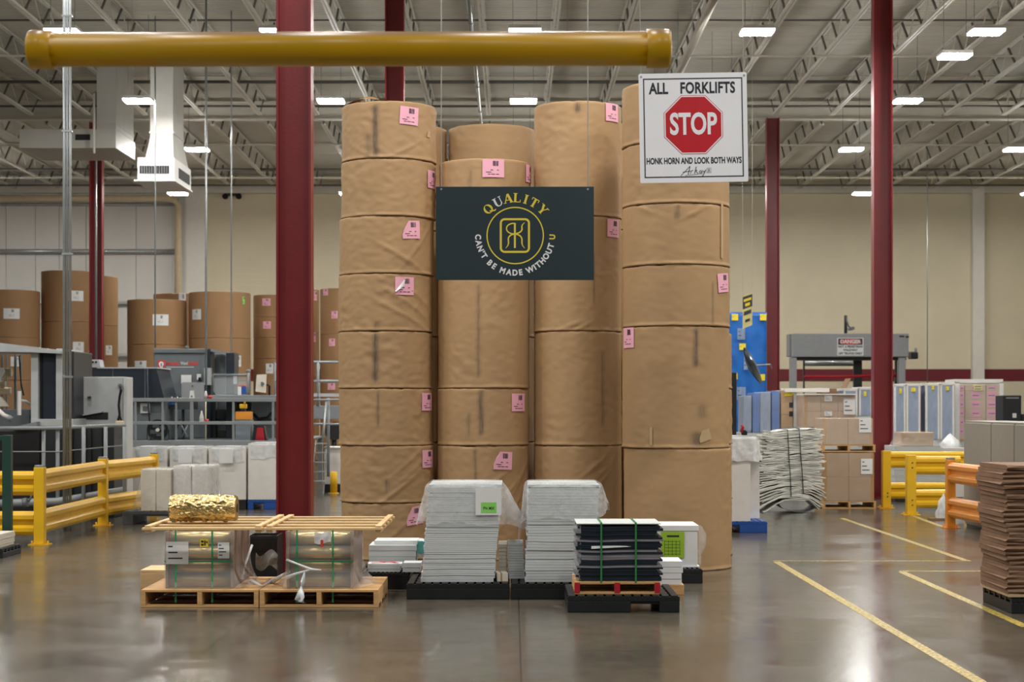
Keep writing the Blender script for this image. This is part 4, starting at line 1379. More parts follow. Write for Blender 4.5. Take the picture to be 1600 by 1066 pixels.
# ---------------------------------------------------------------- the white stacks in front of the tall rolls
def paper_pile(name, label, xb0, xb1, xt0, xt1, ya, yb_, z0, z1, n, m, cat='paper stack', group=None, jit=0.012, seed=1, wav=0.006):
    """cut sheets piled in lifts: thin slabs with a slightly wavy face, leaning from the bottom to the top extents"""
    t = thing(name, label, cat, ((xb0 + xb1) / 2, (ya + yb_) / 2, z0), group)
    rnd = random.Random(seed)
    mb = MB()
    h = (z1 - z0) / n
    for i in range(n):
        f = i / max(1, n - 1)
        x0 = xb0 + (xt0 - xb0) * f + rnd.uniform(-jit, jit)
        x1 = xb1 + (xt1 - xb1) * f + rnd.uniform(-jit, jit)
        j = rnd.uniform(-jit, jit) * 0.8
        nx = 10
        zb, zt = z0 + h * i, z0 + h * (i + 1) - min(0.0035, h * 0.08)
        rows = []
        for k in range(nx + 1):
            x = x0 + (x1 - x0) * k / nx
            wv = wav * ns(x * 3, seed + i * 0.35) if 0 < i else 0.0
            wt = wav * ns(x * 3, seed + (i + 1) * 0.35) if i < n - 1 else 0
            rows.append([mb.v(x, ya + j, zb + wv), mb.v(x, ya + j, zt + wt), mb.v(x, yb_ + j, zt + wt), mb.v(x, yb_ + j, zb + wv)])
        for A, B in zip(rows, rows[1:]):
            for q in range(4):
                mb.face([A[q], A[(q + 1) % 4], B[(q + 1) % 4], B[q]])
        mb.face(rows[0]); mb.face(rows[-1][::-1])
    mb.build('sheets', m, t)
    return t

def cover(label, x0, x1, ya, yb_, zt, zb, bumps, seed, m='film_cover', name='plastic_cover', flare=0.02, parent=None, nu=140, nv=26, lower=()):
    """thin film draped over a stack; bumps: (angle, half width, amount) for folds that stick out at the hem; lower: (angle, half width, drop)"""
    mb = MB()
    cx_, cy_, hx, hy = (x0 + x1) / 2, (ya + yb_) / 2, (x1 - x0) / 2 + 0.012, (yb_ - ya) / 2 + 0.016
    def ring(u, v):
        a = 2 * PI * u
        ca, sa = math.cos(a), math.sin(a)
        p = 8.0
        k = 1 / ((abs(ca) ** p + abs(sa) ** p) ** (1 / p))
        out = flare * v
        hem = 0.04 * ns(ca * 2 + seed, sa * 2, 1.1) + 0.02 * ns(ca * 6, sa * 6 + seed)
        for (ba, bw, am) in bumps:
            out += am * math.exp(-(math.remainder(a - ba, 2 * PI) / bw) ** 2) * (v ** 1.0)
        for (ba, bw, am) in lower:
            hem += am * math.exp(-(math.remainder(a - ba, 2 * PI) / bw) ** 2)
        fold = 0.012 * ns(ca * 5 + seed, sa * 5, v * 2.0) + 0.007 * ns(ca * 13 + v * 3, sa * 13, v * 6 + seed)
        fold *= 0.4 + v
        rnd_ = 0.035 * (1 - min(1, v * 9)) ** 2
        o = max(out + fold, -0.006) - rnd_
        return (cx_ + ca * (k * hx + o), cy_ + sa * (k * hy + o), zt + 0.008 - (zt - zb + hem) * v + 0.006 * ns(ca * 4, sa * 4, seed) * v)
    g = mb.grid(nu, nv, ring, True)
    c = mb.v(cx_, cy_, zt + 0.012)
    for i in range(nu):
        f = mb.face([g[i][0], g[(i + 1) % nu][0], c])
        if f: f.smooth = True
    o = mb.build(name, m, parent, None if parent else (cx_, cy_, zb), fix=False)
    if parent is None:
        tag(o, label, 'plastic cover', 'loose plastic covers on the paper stacks')
    return o

DW = 17.6
yp = DW * K
pallet_plastic('black plastic pallet under the tall white stack with the green note', PX(635, DW), PX(796, DW), yp, yp + 1.12, 0.148)
pallet_plastic('black plastic pallet under the second tall white stack', PX(798, DW), PX(958, DW), yp, yp + 1.12, 0.148)
ds = 17.72
ys_ = ds * K
paper_pile('paper_stack', 'tall white sheet stack with a green note under its loose cover', PX(658, ds), PX(772, ds), PX(671, ds), PX(783, ds), ys_, ys_ + 0.85, 0.149, PZ(757, ds), 46, 'stack_paper', seed=4, jit=0.007)
cv = cover('loose plastic cover on the white stack with the green note', PX(666, ds), PX(785, ds), ys_, ys_ + 0.85, PZ(757, ds), PZ(818, ds), [(0.0, 0.35, 0.20), (-0.25, 0.2, 0.10), (PI, 0.35, 0.09), (PI + 0.45, 0.18, 0.05)], 11, lower=[(-0.15, 0.3, 0.09), (PI, 0.4, 0.05)])
mb = MB(); mb.obox((PX(763, ds - 0.1), ys_ - 0.042, PZ(784.5, ds - 0.1)), (1, 0.02, 0), (0, 1, 0), S(20, ds), 0.0015, S(21, ds)); sh = mb.build('paper_sheet', 'white_paper', cv)
mb = MB(); mb.obox((PX(763.5, ds - 0.1), ys_ - 0.0445, PZ(794, ds - 0.1)), (1, 0.02, 0), (0, 1, 0), S(12, ds), 0.0008, S(8.3, ds)); gn = mb.build('green_note', 'green_note', sh)
mb = MB(); put_text(mb, 'PN: MIX', PX(763.5, ds - 0.1), ys_ - 0.0475, PZ(795, ds - 0.1), S(6.2, ds), 0.0004, 0.8); mb.build('print', 'ink', sh)
paper_pile('paper_stack', 'tall white sheet stack behind the strapped dark sheets', PX(821, ds), PX(925, ds), PX(826, ds), PX(938, ds), ys_, ys_ + 0.85, 0.149, PZ(757, ds), 34, 'stack_paper', seed=8, jit=0.009)
cover('loose plastic cover on the white stack behind the dark sheets', PX(822, ds), PX(940, ds), ys_, ys_ + 0.85, PZ(757, ds), PZ(812, ds), [(0.0, 0.5, 0.05), (0.35, 0.2, 0.05), (PI - 0.1, 0.5, 0.05), (PI + 0.6, 0.15, 0.02)], 23, lower=[(PI, 0.5, 0.35), (0.0, 0.4, -0.12)])
d2 = 18.05
paper_pile('paper_stack', 'small grey paper pile between the two tall white stacks', PX(795, d2), PX(820, d2), PX(793, d2), PX(817, d2), d2 * K, d2 * K + 0.45, 0.149, PZ(849, d2), 14, 'grey_paper', seed=5, jit=0.003)
paper_pile('paper_stack', 'low cream paper pile beside the small grey one', PX(779.5, d2), PX(792.5, d2), PX(779, d2), PX(791.5, d2), d2 * K + 0.05, d2 * K + 0.5, 0.149, PZ(851, d2), 9, 'cream_paper', seed=6, jit=0.004)
t = thing('paper_ream', 'banded cream paper bundle at the foot of the green-note stack', 'paper bundle', (PX(783, 17.75), 17.75 * K, 0.149))
mb = MB(); mb.obox((PX(783.5, 17.75), 17.75 * K + 0.12, 0.149 + S(6.5, 17.75)), (1, 0.1, 0), (-0.1, 1, 0), S(8.5, 17.75), 0.11, S(6.5, 17.75)); mb.build('sheets', 'cream_paper', t)
mb = MB(); mb.obox((PX(781.5, 17.75), 17.75 * K + 0.118, 0.149 + S(6.5, 17.75)), (1, 0.1, 0), (-0.1, 1, 0), 0.006, 0.113, S(6.6, 17.75) + 0.001); mb.build('band', 'carton', t)

# papers left of the white stack
d3 = 18.55
pallet_plastic('black plastic pallet under the trimmed paper piles behind the foil bundle', PX(558, d3), PX(640, d3) - 0.01, d3 * K + 0.0, d3 * K + 1.0, PZ(895, d3))
zp = PZ(895, d3) + 0.001
paper_pile('paper_stack', 'low white paper pile with pink printed top sheet', PX(574, d3), PX(624, d3), PX(574, d3), PX(626, d3), d3 * K + 0.06, d3 * K + 0.30, zp, PZ(882, d3), 3, 'stack_paper', seed=12, jit=0.006)
mb = MB()
for (a, b, w_) in (((579, 0.10), (600, 0.16), 0.03), ((590, 0.22), (622, 0.10), 0.025), ((606, 0.26), (618, 0.12), 0.02)):
    q0 = Vector((PX(a[0], d3), d3 * K + a[1] + 0.02, PZ(881.6, d3) + 0.002)); q1 = Vector((PX(b[0], d3), d3 * K + b[1] + 0.02, PZ(881.6, d3) + 0.002)); mb.bar(q0, q1, w_, 0.002)
pl = [o for o in bpy.data.objects if o.get('label') == 'low white paper pile with pink printed top sheet'][0]
mb.build('printed_stripe', 'logo_red', pl)
paper_pile('paper_stack', 'white trimmed paper pile lying behind the foil bundle', PX(575, d3 + .5), PX(648, d3 + .5), PX(577, d3 + .5), PX(650, d3 + .5), (d3 + .5) * K + 0.02, (d3 + .5) * K + 0.5, zp, PZ(852, d3 + .5), 4, 'stack_paper', seed=13, jit=0.006)
paper_pile('paper_stack', 'thin white sheet pile on top of the trimmed papers', PX(585, d3 + .6), PX(652, d3 + .6), PX(586, d3 + .6), PX(654, d3 + .6), (d3 + .6) * K, (d3 + .6) * K + 0.4, PZ(852, d3 + .5) + 0.001, PZ(848, d3 + .6) + 0.02, 1, 'stack_paper', seed=14, jit=0.002)
paper_pile('paper_stack', 'flat white sheet pile at the foot of the green-note stack', PX(628, d3), PX(656, d3), PX(630, d3), PX(657, d3), d3 * K - 0.02 + 0.06, d3 * K + 0.3, zp, PZ(880, d3), 2, 'stack_paper', seed=15, jit=0.004)
t = thing('paper_coil', 'small roll of paper with a teal edge between paper pile and white stack', 'paper roll', (PX(653, 19.3), 19.3 * K, PZ(880, d3) + 0.002))
zc_ = PZ(880, d3) + 0.002 + S(13, 19.3)
mb = MB(); mb.tube([(PX(655, 19.3), 19.2 * K, zc_), (PX(655, 19.3), 19.2 * K + 0.35, zc_)], S(13, 19.3), 20); mb.build('paper', 'stack_paper', t)
mb = MB(); mb.tube([(PX(659, 19.3), 19.2 * K - 0.012, zc_ + 0.02), (PX(659, 19.3), 19.2 * K + 0.02, zc_ + 0.02)], S(9.5, 19.3), 18); mb.build('teal_edge', 'teal_band', t)

# strapped dark sheets on a small pallet on a plastic pallet
dd = 16.5
yd = dd * K
pallet_plastic('front black plastic pallet under the strapped dark sheets', PX(887, dd), PX(1062, dd), yd, yd + 0.95, 0.145, fork=(0.565, 0.82))
de = 16.6
ye = de * K
hp = PZ(909, de) - 0.146
pallet_wood('small_wooden_pallet', 'small wooden pallet with red-painted ends on the black pallet', PX(898, de), PX(1031, de), ye, ye + 0.7, hp, z=0.146, ends='red_plastic', group=None)
z0_ = 0.146 + hp + 0.001
t = thing('dark_sheet_stack', 'stack of dark and grey sheets bound with two green straps', 'sheet stack', (PX(966, de), ye + 0.3, z0_))
rnd = random.Random(5)
ztop = PZ(822, de)
zz = z0_
i = 0
layers = {'dark_sheets': ('dark_sheet', MB()), 'grey_sheets': ('dark_sheet_grey', MB())}
seq = [(0.075, 0), (0.05, 0), (0.022, 1), (0.05, 0), (0.02, 1), (0.03, 1), (0.018, 0), (0.02, 1), (0.05, 0), (0.025, 0), (0.02, 1), (0.035, 0), (0.04, 0), (0.045, 0)]
tot_ = sum(a for a, _ in seq)
for hh, kd in seq:
    hh *= (ztop - z0_) / tot_
    nm = 'grey_sheets' if kd else 'dark_sheets'
    mbx = layers[nm][1]
    sub = max(1, int(hh / 0.016))
    for s in range(sub):
        h_ = hh / sub
        x0 = PX(905, de) + rnd.uniform(-0.03, 0.02); x1 = PX(1031, de) + rnd.uniform(-0.035, 0.035)
        nx = 12
        rows = []
        jy = rnd.uniform(-0.008, 0.008)
        for k in range(nx + 1):
            x = x0 + (x1 - x0) * k / nx
            wv = 0.018 * ns(x * 2.2, 3.3) * min(1, (zz - z0_) / 0.15)
            rows.append([mbx.v(x, ye + 0.02 + jy, zz + wv), mbx.v(x, ye + 0.02 + jy, zz + h_ - 0.002 + wv), mbx.v(x, ye + 0.62, zz + h_ - 0.002 + wv), mbx.v(x, ye + 0.62, zz + wv)])
        for A, B in zip(rows, rows[1:]):
            for q in range(4): mbx.face([A[q], A[(q + 1) % 4], B[(q + 1) % 4], B[q]])
        mbx.face(rows[0]); mbx.face(rows[-1][::-1])
        zz += h_
for nm, (m_, b_) in layers.items(): b_.build(nm, m_, t)
mb = MB(); mb.box(PX(901, de), PX(1033, de), ye + 0.01, ye + 0.62, ztop + 0.012, ztop + 0.021, 0.003); mb.build('top_board', 'grey_paper', t)
mb = MB()
def fn(u, v): return (PX(924 + 62 * u, de), ye + 0.006, PZ(858 - 3.5 * u - 4.5 * (1 - v) * (1 - u) ** 0.5 , de))
mb.grid(8, 1, fn); mb.build('white_sheet_edge', 'white_paper', t, fix=False)
for px in (939.5, 993.5):
    mb = MB()
    x = PX(px, de)
    mb.box(x - 0.008, x + 0.008, ye - 0.004, ye + 0.004, 0.146 + hp - 0.01, ztop + 0.022)
    mb.box(x - 0.008, x + 0.008, ye - 0.004, ye + 0.63, ztop + 0.0245, ztop + 0.028)
    mb.build('strap', 'strap_dark_green', t)
mb = MB()
def fn(u, v):
    a = PI * 0.5 + PI * u
    x = PX(908, de) + 0.055 * math.cos(a) - 0.02 * abs(ns(v * 9, u * 4)); 
    return (x, ye + 0.02 + 0.3 * (0.5 + 0.5 * -math.sin(a)) , z0_ + 0.01 + (ztop - z0_) * v)
mb.grid(8, 24, fn); mb.build('torn_film', 'film_clear', t, fix=False)

# white box with the lime sheet and neighbours
d5 = 19.15
pallet_plastic('black plastic pallet under the white box with the lime sheet', PX(1008, d5), PX(1098, d5), d5 * K, d5 * K + 0.85, PZ(889, d5), fork=(0.1, 0.3))
d6 = 19.3
y6 = d6 * K
zb6 = PZ(889, d5) + 0.001
t = thing('white_box', 'white lidded box with a lime sheet and film at its side', 'box', (PX(1050, d6), y6 + 0.3, zb6))
mb = MB(); mb.box(PX(1009, d6), PX(1090, d6), y6 + 0.012, y6 + 0.55, zb6, PZ(828, d6) - 0.002, 0.003); mb.build('body', 'white_paper', t)
mb = MB(); mb.box(PX(1007, d6), PX(1092, d6), y6, y6 + 0.56, PZ(830, d6), PZ(821, d6), 0.006); mb.build('lid', 'white_paper', t)
mb = MB(); mb.box(PX(1006, d6), PX(1093.5, d6), y6 + 0.004, y6 + 0.56, zb6 + 0.0, zb6 + 0.012); mb.build('base_tray', 'white_paper', t)
mb = MB(); mb.box(PX(1033, d6), PX(1069, d6), y6 - 0.004, y6 - 0.001, PZ(872, d6), PZ(831, d6)); ls = mb.build('lime_sheet', 'lime_sheet', t)
mb = MB()
mb.box(PX(1042, d6), PX(1061, d6), y6 - 0.006, y6 - 0.0045, PZ(839.5, d6), PZ(836.5, d6))
for i in range(5): mb.box(PX(1038 + i * 6, d6), PX(1038.5 + i * 6, d6), y6 - 0.006, y6 - 0.0045, PZ(868, d6), PZ(845, d6))
for i in range(5): mb.box(PX(1038, d6), PX(1062, d6), y6 - 0.006, y6 - 0.0045, PZ(846.3 + i * 5, d6), PZ(845.8 + i * 5, d6))
mb.build('print', 'ink', ls)
mb = MB()
def fn(u, v):
    a = -PI / 2 + PI * u
    b = 0.105 * (math.sin(PI * min(1, v * 1.15 + 0.06)) ** 0.6) * (1 + 0.2 * ns(v * 6, u * 5)) if v < 0.8 else 0.05 * (1 + 0.3 * ns(v * 9, u))
    return (PX(1091, d6) + max(0.004, b * math.cos(a)), y6 + 0.25 + 0.26 * math.sin(a), PZ(822, d6) - (PZ(822, d6) - zb6 - 0.01) * v + 0.006 * ns(u * 8, v * 12))
mb.grid(20, 30, fn); mb.build('bunched_film', 'film_clear', t, fix=False)
d7 = 18.0
mb = MB(); mb.box(PX(1000, d7), PX(1069, d7), d7 * K, d7 * K + 0.5, 0, PZ(914, d7), 0.004)
tag(mb.build('wooden_board', 'pallet_wood', None, (PX(1034, d7), d7 * K, 0)), 'wooden block under the small white pile behind the dark sheets', 'wood block')
paper_pile('paper_stack', 'small white paper pile between the dark sheets and the white box', PX(1006, d7), PX(1067, d7), PX(1006, d7), PX(1066, d7), d7 * K + 0.02, d7 * K + 0.45, PZ(914, d7) + 0.001, PZ(877, d7), 4, 'white_paper', seed=31, jit=0.012)

# ---------------------------------------------------------------- guard rails
RAIL = [(0.0, -0.15), (0.035, -0.135), (0.06, -0.10), (0.06, -0.055), (0.015, -0.022), (0.015, 0.022), (0.06, 0.055), (0.06, 0.10), (0.035, 0.135), (0.0, 0.15)]
def rail(t, a, b, zc, n, hs, m, th=0.012):
    """corrugated rail from a to b (x, y), bulging towards n"""
    a, b, n = Vector(a), Vector(b), Vector(n).normalized()
    front = [(p[0], p[1] * hs / 0.15) for p in RAIL]
    back = [(p[0] - th, p[1] * hs / 0.15 * 0.99) for p in reversed(RAIL)]
    mb = MB()
    mb.prism(front + back, lambda p, q: ((a.x + (b.x - a.x) * q) + n.x * p[0], (a.y + (b.y - a.y) * q) + n.y * p[0], zc + p[1]), 0.0, 1.0)
    return mb.build('rail', m, t)
def post(t, x, y, h, m, w=0.13, cap=True, plate=True):
    mb = MB(); mb.box(x - w / 2, x + w / 2, y - w / 2, y + w / 2, 0.012, h - 0.015, 0.008); mb.build('post', m, t)
    if cap:
        mb = MB(); mb.box(x - w / 2 + 0.008, x + w / 2 - 0.008, y - w / 2 + 0.008, y + w / 2 - 0.008, h - 0.015, h + 0.012, 0.006); mb.build('post_cap', 'grey_bin', t)
    if plate:
        mb = MB(); mb.box(x - w / 2 - 0.06, x + w / 2 + 0.06, y - w / 2 - 0.04, y + w / 2 + 0.06, 0, 0.012); mb.build('base_plate', m, t)
        for s in (-1, 1):
            mb = MB(); mb.tube([(x + s * (w / 2 + 0.035), y, 0.0), (x + s * (w / 2 + 0.035), y, 0.05)], 0.013, 8); mb.build('anchor_bolt', m, t)

# left, yellow
GH = 1.0
p1, p2, p3 = (PX(62.5, 24.4), 24.4 * K), (PX(161, 28.2), 28.2 * K), (PX(241, 30.6), 30.6 * K)
t = thing('guard_rail', 'long yellow guard rail with three posts before the press', 'guard rail', (p1[0], p1[1], 0), 'yellow guard rails')
for q in (p1, p2, p3): post(t, q[0], q[1], GH, 'guard_yellow')
for a, b in ((p1, p2), (p2, p3)):
    d_ = (Vector(b) - Vector(a)).normalized()
    n_ = Vector((d_.y, -d_.x))
    for zc in (0.80, 0.29):
        rail(t, Vector(a) + d_ * 0.07 + n_ * 0.0, Vector(b) - d_ * 0.07 + n_ * 0.0, zc, n_, 0.155, 'guard_yellow')
t = thing('guard_rail', 'yellow guard rail turning off behind the dark green post', 'guard rail', (p1[0] - 1, p1[1], 0), 'yellow guard rails')
for zc in (0.78, 0.27):
    rail(t, (p1[0] - 0.072, p1[1] + 0.02), (p1[0] - 2.4, p1[1] + 0.02), zc, (0, -1), 0.155, 'guard_yellow')
post(t, p1[0] - 2.5, p1[1] + 0.02, GH, 'guard_yellow')
# dark green post and the small pallet at the edge
dgp = 23.4
t = thing('green_post', 'dark green square post in front of the yellow guard rail', 'post', (PX(11, dgp), dgp * K, 0))
mb = MB(); mb.box(PX(5, dgp), PX(18.5, dgp), dgp * K - 0.05, dgp * K + 0.05, 0.01, PZ(680, dgp), 0.005); mb.build('upright', 'green_post', t)
mb = MB(); mb.box(PX(-50, dgp), PX(5, dgp), dgp * K - 0.05, dgp * K + 0.05, PZ(688, dgp), PZ(681, dgp), 0.004); mb.build('crossbar', 'green_post', t)
mb = MB(); mb.box(PX(2, dgp), PX(22, dgp), dgp * K - 0.09, dgp * K + 0.09, 0, 0.01); mb.build('base_plate', 'green_post', t)
mb = MB(); mb.box(PX(-56, dgp), PX(-50, dgp), dgp * K - 0.05, dgp * K + 0.05, 0.0, PZ(680, dgp), 0.005); mb.build('upright', 'green_post', t)
dlp = 22.7
pallet_plastic('black pallet with cut board at the foot of the green post', PX(-120, dlp), PX(20, dlp), dlp * K - 0.4, dlp * K + 0.35, 0.11)
paper_pile('paper_stack', 'low pile of grey-cream cut board beside the green post', PX(-110, dlp), PX(11, dlp), PX(-112, dlp), PX(12, dlp), dlp * K - 0.35, dlp * K + 0.3, 0.111, 0.27, 5, 'cream_paper', seed=41, jit=0.008)

# right, yellow
dy1, dy2 = 32.9, 30.9
t = thing('guard_rail', 'yellow guard rail with two posts by the right red column', 'guard rail', (PX(1422, dy2), dy2 * K, 0), 'yellow guard rails')
xa, ya = PX(1384.5, dy1), dy1 * K
xb, yb2 = PX(1423, dy2), dy2 * K
post(t, xa, ya, 1.0, 'guard_yellow', 0.14, cap=False); post(t, xb, yb2, 0.98, 'guard_yellow', 0.145, cap=False)
for zc in (0.83, 0.30): rail(t, (xa + 0.07, ya), (PX(1512, dy1), ya), zc, (0, -1), 0.14, 'guard_yellow')
for zc in (0.80, 0.26): rail(t, (xb + 0.073, yb2), (PX(1500, dy2), yb2), zc, (0, -1), 0.15, 'guard_yellow')
for px_, y_, h_, d_ in ((1384.5, ya, (0.2, 0.26), dy1), (1423, yb2, (0.16, 0.24, 0.76, 0.84), dy2)):
    for h in h_:
        mb = MB(); mb.tube([(PX(px_ + 1, d_), y_ - 0.08, h), (PX(px_ + 1, d_), y_ - 0.07, h)], 0.012, 8); mb.build('bolt_hole', 'machine_black', t)
# right, orange
o1, o2 = (PX(1485, 27.7), 27.7 * K), (PX(1580, 24.9), 24.9 * K)
t = thing('guard_rail', 'orange guard rail running beside the grey lockers', 'guard rail', (o1[0], o1[1], 0))
post(t, o1[0], o1[1], 1.0, 'guard_orange', 0.125); post(t, o2[0], o2[1], 1.0, 'guard_orange', 0.125)
d_ = (Vector(o2) - Vector(o1)).normalized()
for zc in (0.80, 0.30): rail(t, Vector(o1) + d_ * 0.065, Vector(o2) - d_ * 0.065, zc, (d_.y, -d_.x) if d_.y < 0 and d_.x < 0 else (-abs(d_.y), -0.05), 0.15, 'guard_orange')

# ---------------------------------------------------------------- right side: lockers, boards, cartons
t = thing('locker_cabinet', 'row of tall grey lockers behind the orange guard rail', 'locker', (6.75, 23.5, 0))
lx = 6.62
ly0, ly1 = 21.6, 25.3
lh = PZ(658, 27.5)
mb = MB(); mb.box(lx + 0.012, lx + 0.62, ly0, ly1, 0.04, lh, 0.004); mb.build('body', 'locker_grey', t)
mb = MB(); mb.box(lx + 0.03, lx + 0.6, ly0 + 0.02, ly1 - 0.02, 0.0, 0.04); mb.build('plinth', 'locker_gap', t)
for a, b in ((ly1 - 1.42, ly1 - 0.02), (ly1 - 2.52, ly1 - 1.46), (ly1 - 3.66, ly1 - 2.56)):
    mb = MB(); mb.box(lx - 0.008, lx + 0.011, a, b, 0.07, lh - 0.03, 0.004); dr = mb.build('door', 'locker_grey', t)
for b in (ly1 - 1.44, ly1 - 2.54):
    mb = MB(); mb.box(lx - 0.002, lx + 0.012, b - 0.018, b + 0.018, 0.06, lh - 0.02); mb.build('door_gap', 'locker_gap', t)
t = thing('paper_sheet', 'white notice with a bar code standing between orange rail and lockers', 'notice', (PX(1499, 28.6), 28.6 * K, 0))
mb = MB(); mb.box(PX(1491, 28.6), PX(1506, 28.6), 28.6 * K, 28.6 * K + 0.004, 0.0, PZ(752, 28.6)); mb.build('sheet', 'white_paper', t)
mb = MB()
for i in range(5): mb.box(PX(1495 + i * 1.7, 28.6), PX(1495.9 + i * 1.7, 28.6), 28.6 * K - 0.003, 28.6 * K - 0.001, PZ(756, 28.6), PZ(752.5, 28.6))
mb.box(PX(1491.5, 28.6), PX(1505.5, 28.6), 28.6 * K - 0.003, 28.6 * K - 0.001, PZ(778.5, 28.6), PZ(777, 28.6))
mb.build('print', 'ink', t)
# corrugated boards at the right edge
dcb = 16.4
x0, x1 = PX(1577, dcb), PX(1577, dcb) + 1.1
yc0 = dcb * K
pallet_plastic('black pallet under the tall pile of brown corrugated boards', x0 + 0.02, x1, yc0, yc0 + 0.9, 0.14, fork=(0.1, 0.45))
mb = MB(); mb.box(x0 - 0.005, x1, yc0 - 0.01, yc0 + 0.9, 0.141, 0.168, 0.003)
tag(mb.build('board', 'carton_pale', None, (x0, yc0, 0.141)), 'thin pale board between black pallet and brown corrugated pile', 'board')
ztop = PZ(727, dcb)
n_ = 27
hh = (ztop - 0.169) / n_
rnd = random.Random(77)
t = thing('corrugated_board_stack', 'tall pile of brown corrugated boards at the edge of the aisle', 'board stack', (x0, yc0, 0.169))
mb = MB()
for i in range(n_):
    z0_, z1_ = 0.169 + hh * i, 0.169 + hh * (i + 1) - 0.003
    thick = 0.35 + 0.65 * abs(ns(i * 0.9, 4.2))
    xo = x0 - 0.03 * math.sin(i * 0.9) * thick - rnd.uniform(0, 0.015) - 0.035 * (i / n_)
    poly_ = [(xo, z0_), (xo - 0.012, (z0_ + z1_) / 2), (xo, z1_), (x1, z1_), (x1, z0_)]
    yo = yc0 + rnd.uniform(-0.012, 0.02)
    nx = 9
    rows = []
    for k in range(nx + 1):                                   # folded, zig-zag front edges
        x = xo + (x1 - xo) * k / nx
        wv = 0.010 * math.sin(k * 1.7 + i * 0.8)
        rows.append([mb.v(x - (0.02 if k == 0 and i % 2 else 0), yo, z0_ + wv * 0.3), mb.v(x, yo - 0.012 - wv, (z0_ + z1_) / 2), mb.v(x, yo, z1_ + wv * 0.3), mb.v(x, yc0 + 0.85, z1_), mb.v(x, yc0 + 0.85, z0_)])
    for A, B in zip(rows, rows[1:]):
        for q in range(5): mb.face([A[q], A[(q + 1) % 5], B[(q + 1) % 5], B[q]])
    mb.face(rows[0]); mb.face(rows[-1][::-1])
mb.build('boards', 'corrugated_brown', t)

# white wrapped sheets on the blue pallet behind the nearest rolls
db_ = 26.6
yb_ = db_ * K
pallet_plastic('blue plastic pallet sticking out behind the nearest paper rolls', PX(1085, db_), PX(1199, db_), yb_, yb_ + 1.1, PZ(815, db_), 'blue_plastic', fork=(0.35, 0.62))
t = paper_pile('paper_stack', 'tall smooth white sheet block on the blue pallet beside the nearest rolls', PX(1100, db_), PX(1173, db_), PX(1100, db_), PX(1172, db_), yb_ + 0.03, yb_ + 0.55, PZ(815, db_) + 0.001, PZ(684, db_), 1, 'white_board', seed=51, jit=0.002, wav=0.001)
paper_pile('paper_stack', 'white sheet block at the back of the blue pallet', PX(1100, 27.3), PX(1187, 27.3), PX(1100, 27.3), PX(1187, 27.3), 27.3 * K, 27.3 * K + 0.4, PZ(815, db_) + 0.001, PZ(688, 27.3), 1, 'white_board', seed=52, jit=0.002, wav=0.001)
cover('crumpled plastic cover over the white block on the blue pallet', PX(1100, db_), PX(1184, db_), yb_ + 0.02, yb_ + 1.0, PZ(683, db_), PZ(722, db_), [(0, 0.5, 0.10), (0.4, 0.3, 0.06)], 61, 'film_white')
t = thing('tape_gun', 'small red and black tape gun on the crumpled white cover', 'tape gun', P(1161, 680, db_ + 1))
mb = MB(); mb.tube([P(1158, 676, db_ + 1), P(1161, 668, db_ + 1), P(1159, 664, db_ + 1)], 0.022, 8); mb.build('handle', 'red_plastic', t)
mb = MB(); mb.tube([P(1163, 677, db_ + 1), P(1163, 677, db_ + 1.15)], 0.045, 14); mb.build('reel', 'machine_black', t)

# bale of warped sheets
dbl = 31.4
xbl0, xbl1 = PX(1186, dbl), PX(1286, dbl)
t = thing('paper_bale', 'bale of warped whitish sheets bound with two dark straps', 'paper bale', ((xbl0 + xbl1) / 2, dbl * K, 0))
zb, zt = 0.20, PZ(671, dbl)
rnd = random.Random(8)
nl = 58
mb = MB()
for i in range(nl):
    f = i / nl
    z = zb + (zt - zb) * f
    th = (zt - zb) / nl * rnd.uniform(0.55, 0.95)
    e0, e1 = rnd.uniform(-0.08, 0.09), rnd.uniform(-0.08, 0.06)
    if f > 0.62: e0 += 0.07 + 0.1 * (f - 0.6); e1 -= 0.02
    if f < 0.35: e0 -= 0.02
    x0_, x1_ = xbl0 + e0, xbl1 + e1
    nx = 22
    rows = []
    tilt = 0.05 * (f - 0.2)
    for k in range(nx + 1):
        s = k / nx
        x = x0_ + (x1_ - x0_) * s
        droop = -max(0, 0.4 - f) / 0.4 * (0.24 * (max(0, 0.38 - s) / 0.38) ** 1.2 + 0.16 * (max(0, s - 0.8) / 0.2) ** 1.3)
        arch = 0.05 * max(0, 0.4 - f) * math.exp(-((s - 0.6) / 0.2) ** 2)
        wv = 0.026 * ns(s * 4, i * 0.3, 2.0) + 0.008 * ns(s * 14, i * 0.6)
        zz = max(0.012 + 0.0015 * i, z + droop * 0.9 + arch + wv + tilt * (s - 0.5))
        yo = dbl * K + 0.02 * ns(s * 4, i * 0.7)
        rows.append([mb.v(x, yo, zz), mb.v(x, yo, zz + th), mb.v(x, yo + 0.75, zz + th), mb.v(x, yo + 0.75, zz)])
    for A, B in zip(rows, rows[1:]):
        for q in range(4):
            fa = mb.face([A[q], A[(q + 1) % 4], B[(q + 1) % 4], B[q]])
    mb.face(rows[0]); mb.face(rows[-1][::-1])
mb.build('sheets', 'bale_paper', t)
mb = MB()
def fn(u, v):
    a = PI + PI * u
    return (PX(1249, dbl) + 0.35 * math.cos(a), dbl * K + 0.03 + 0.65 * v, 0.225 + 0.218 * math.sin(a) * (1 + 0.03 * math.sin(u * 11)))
mb.grid(26, 4, fn); mb.build('sagging_underside', 'dark_sheet_grey', t, fix=False)
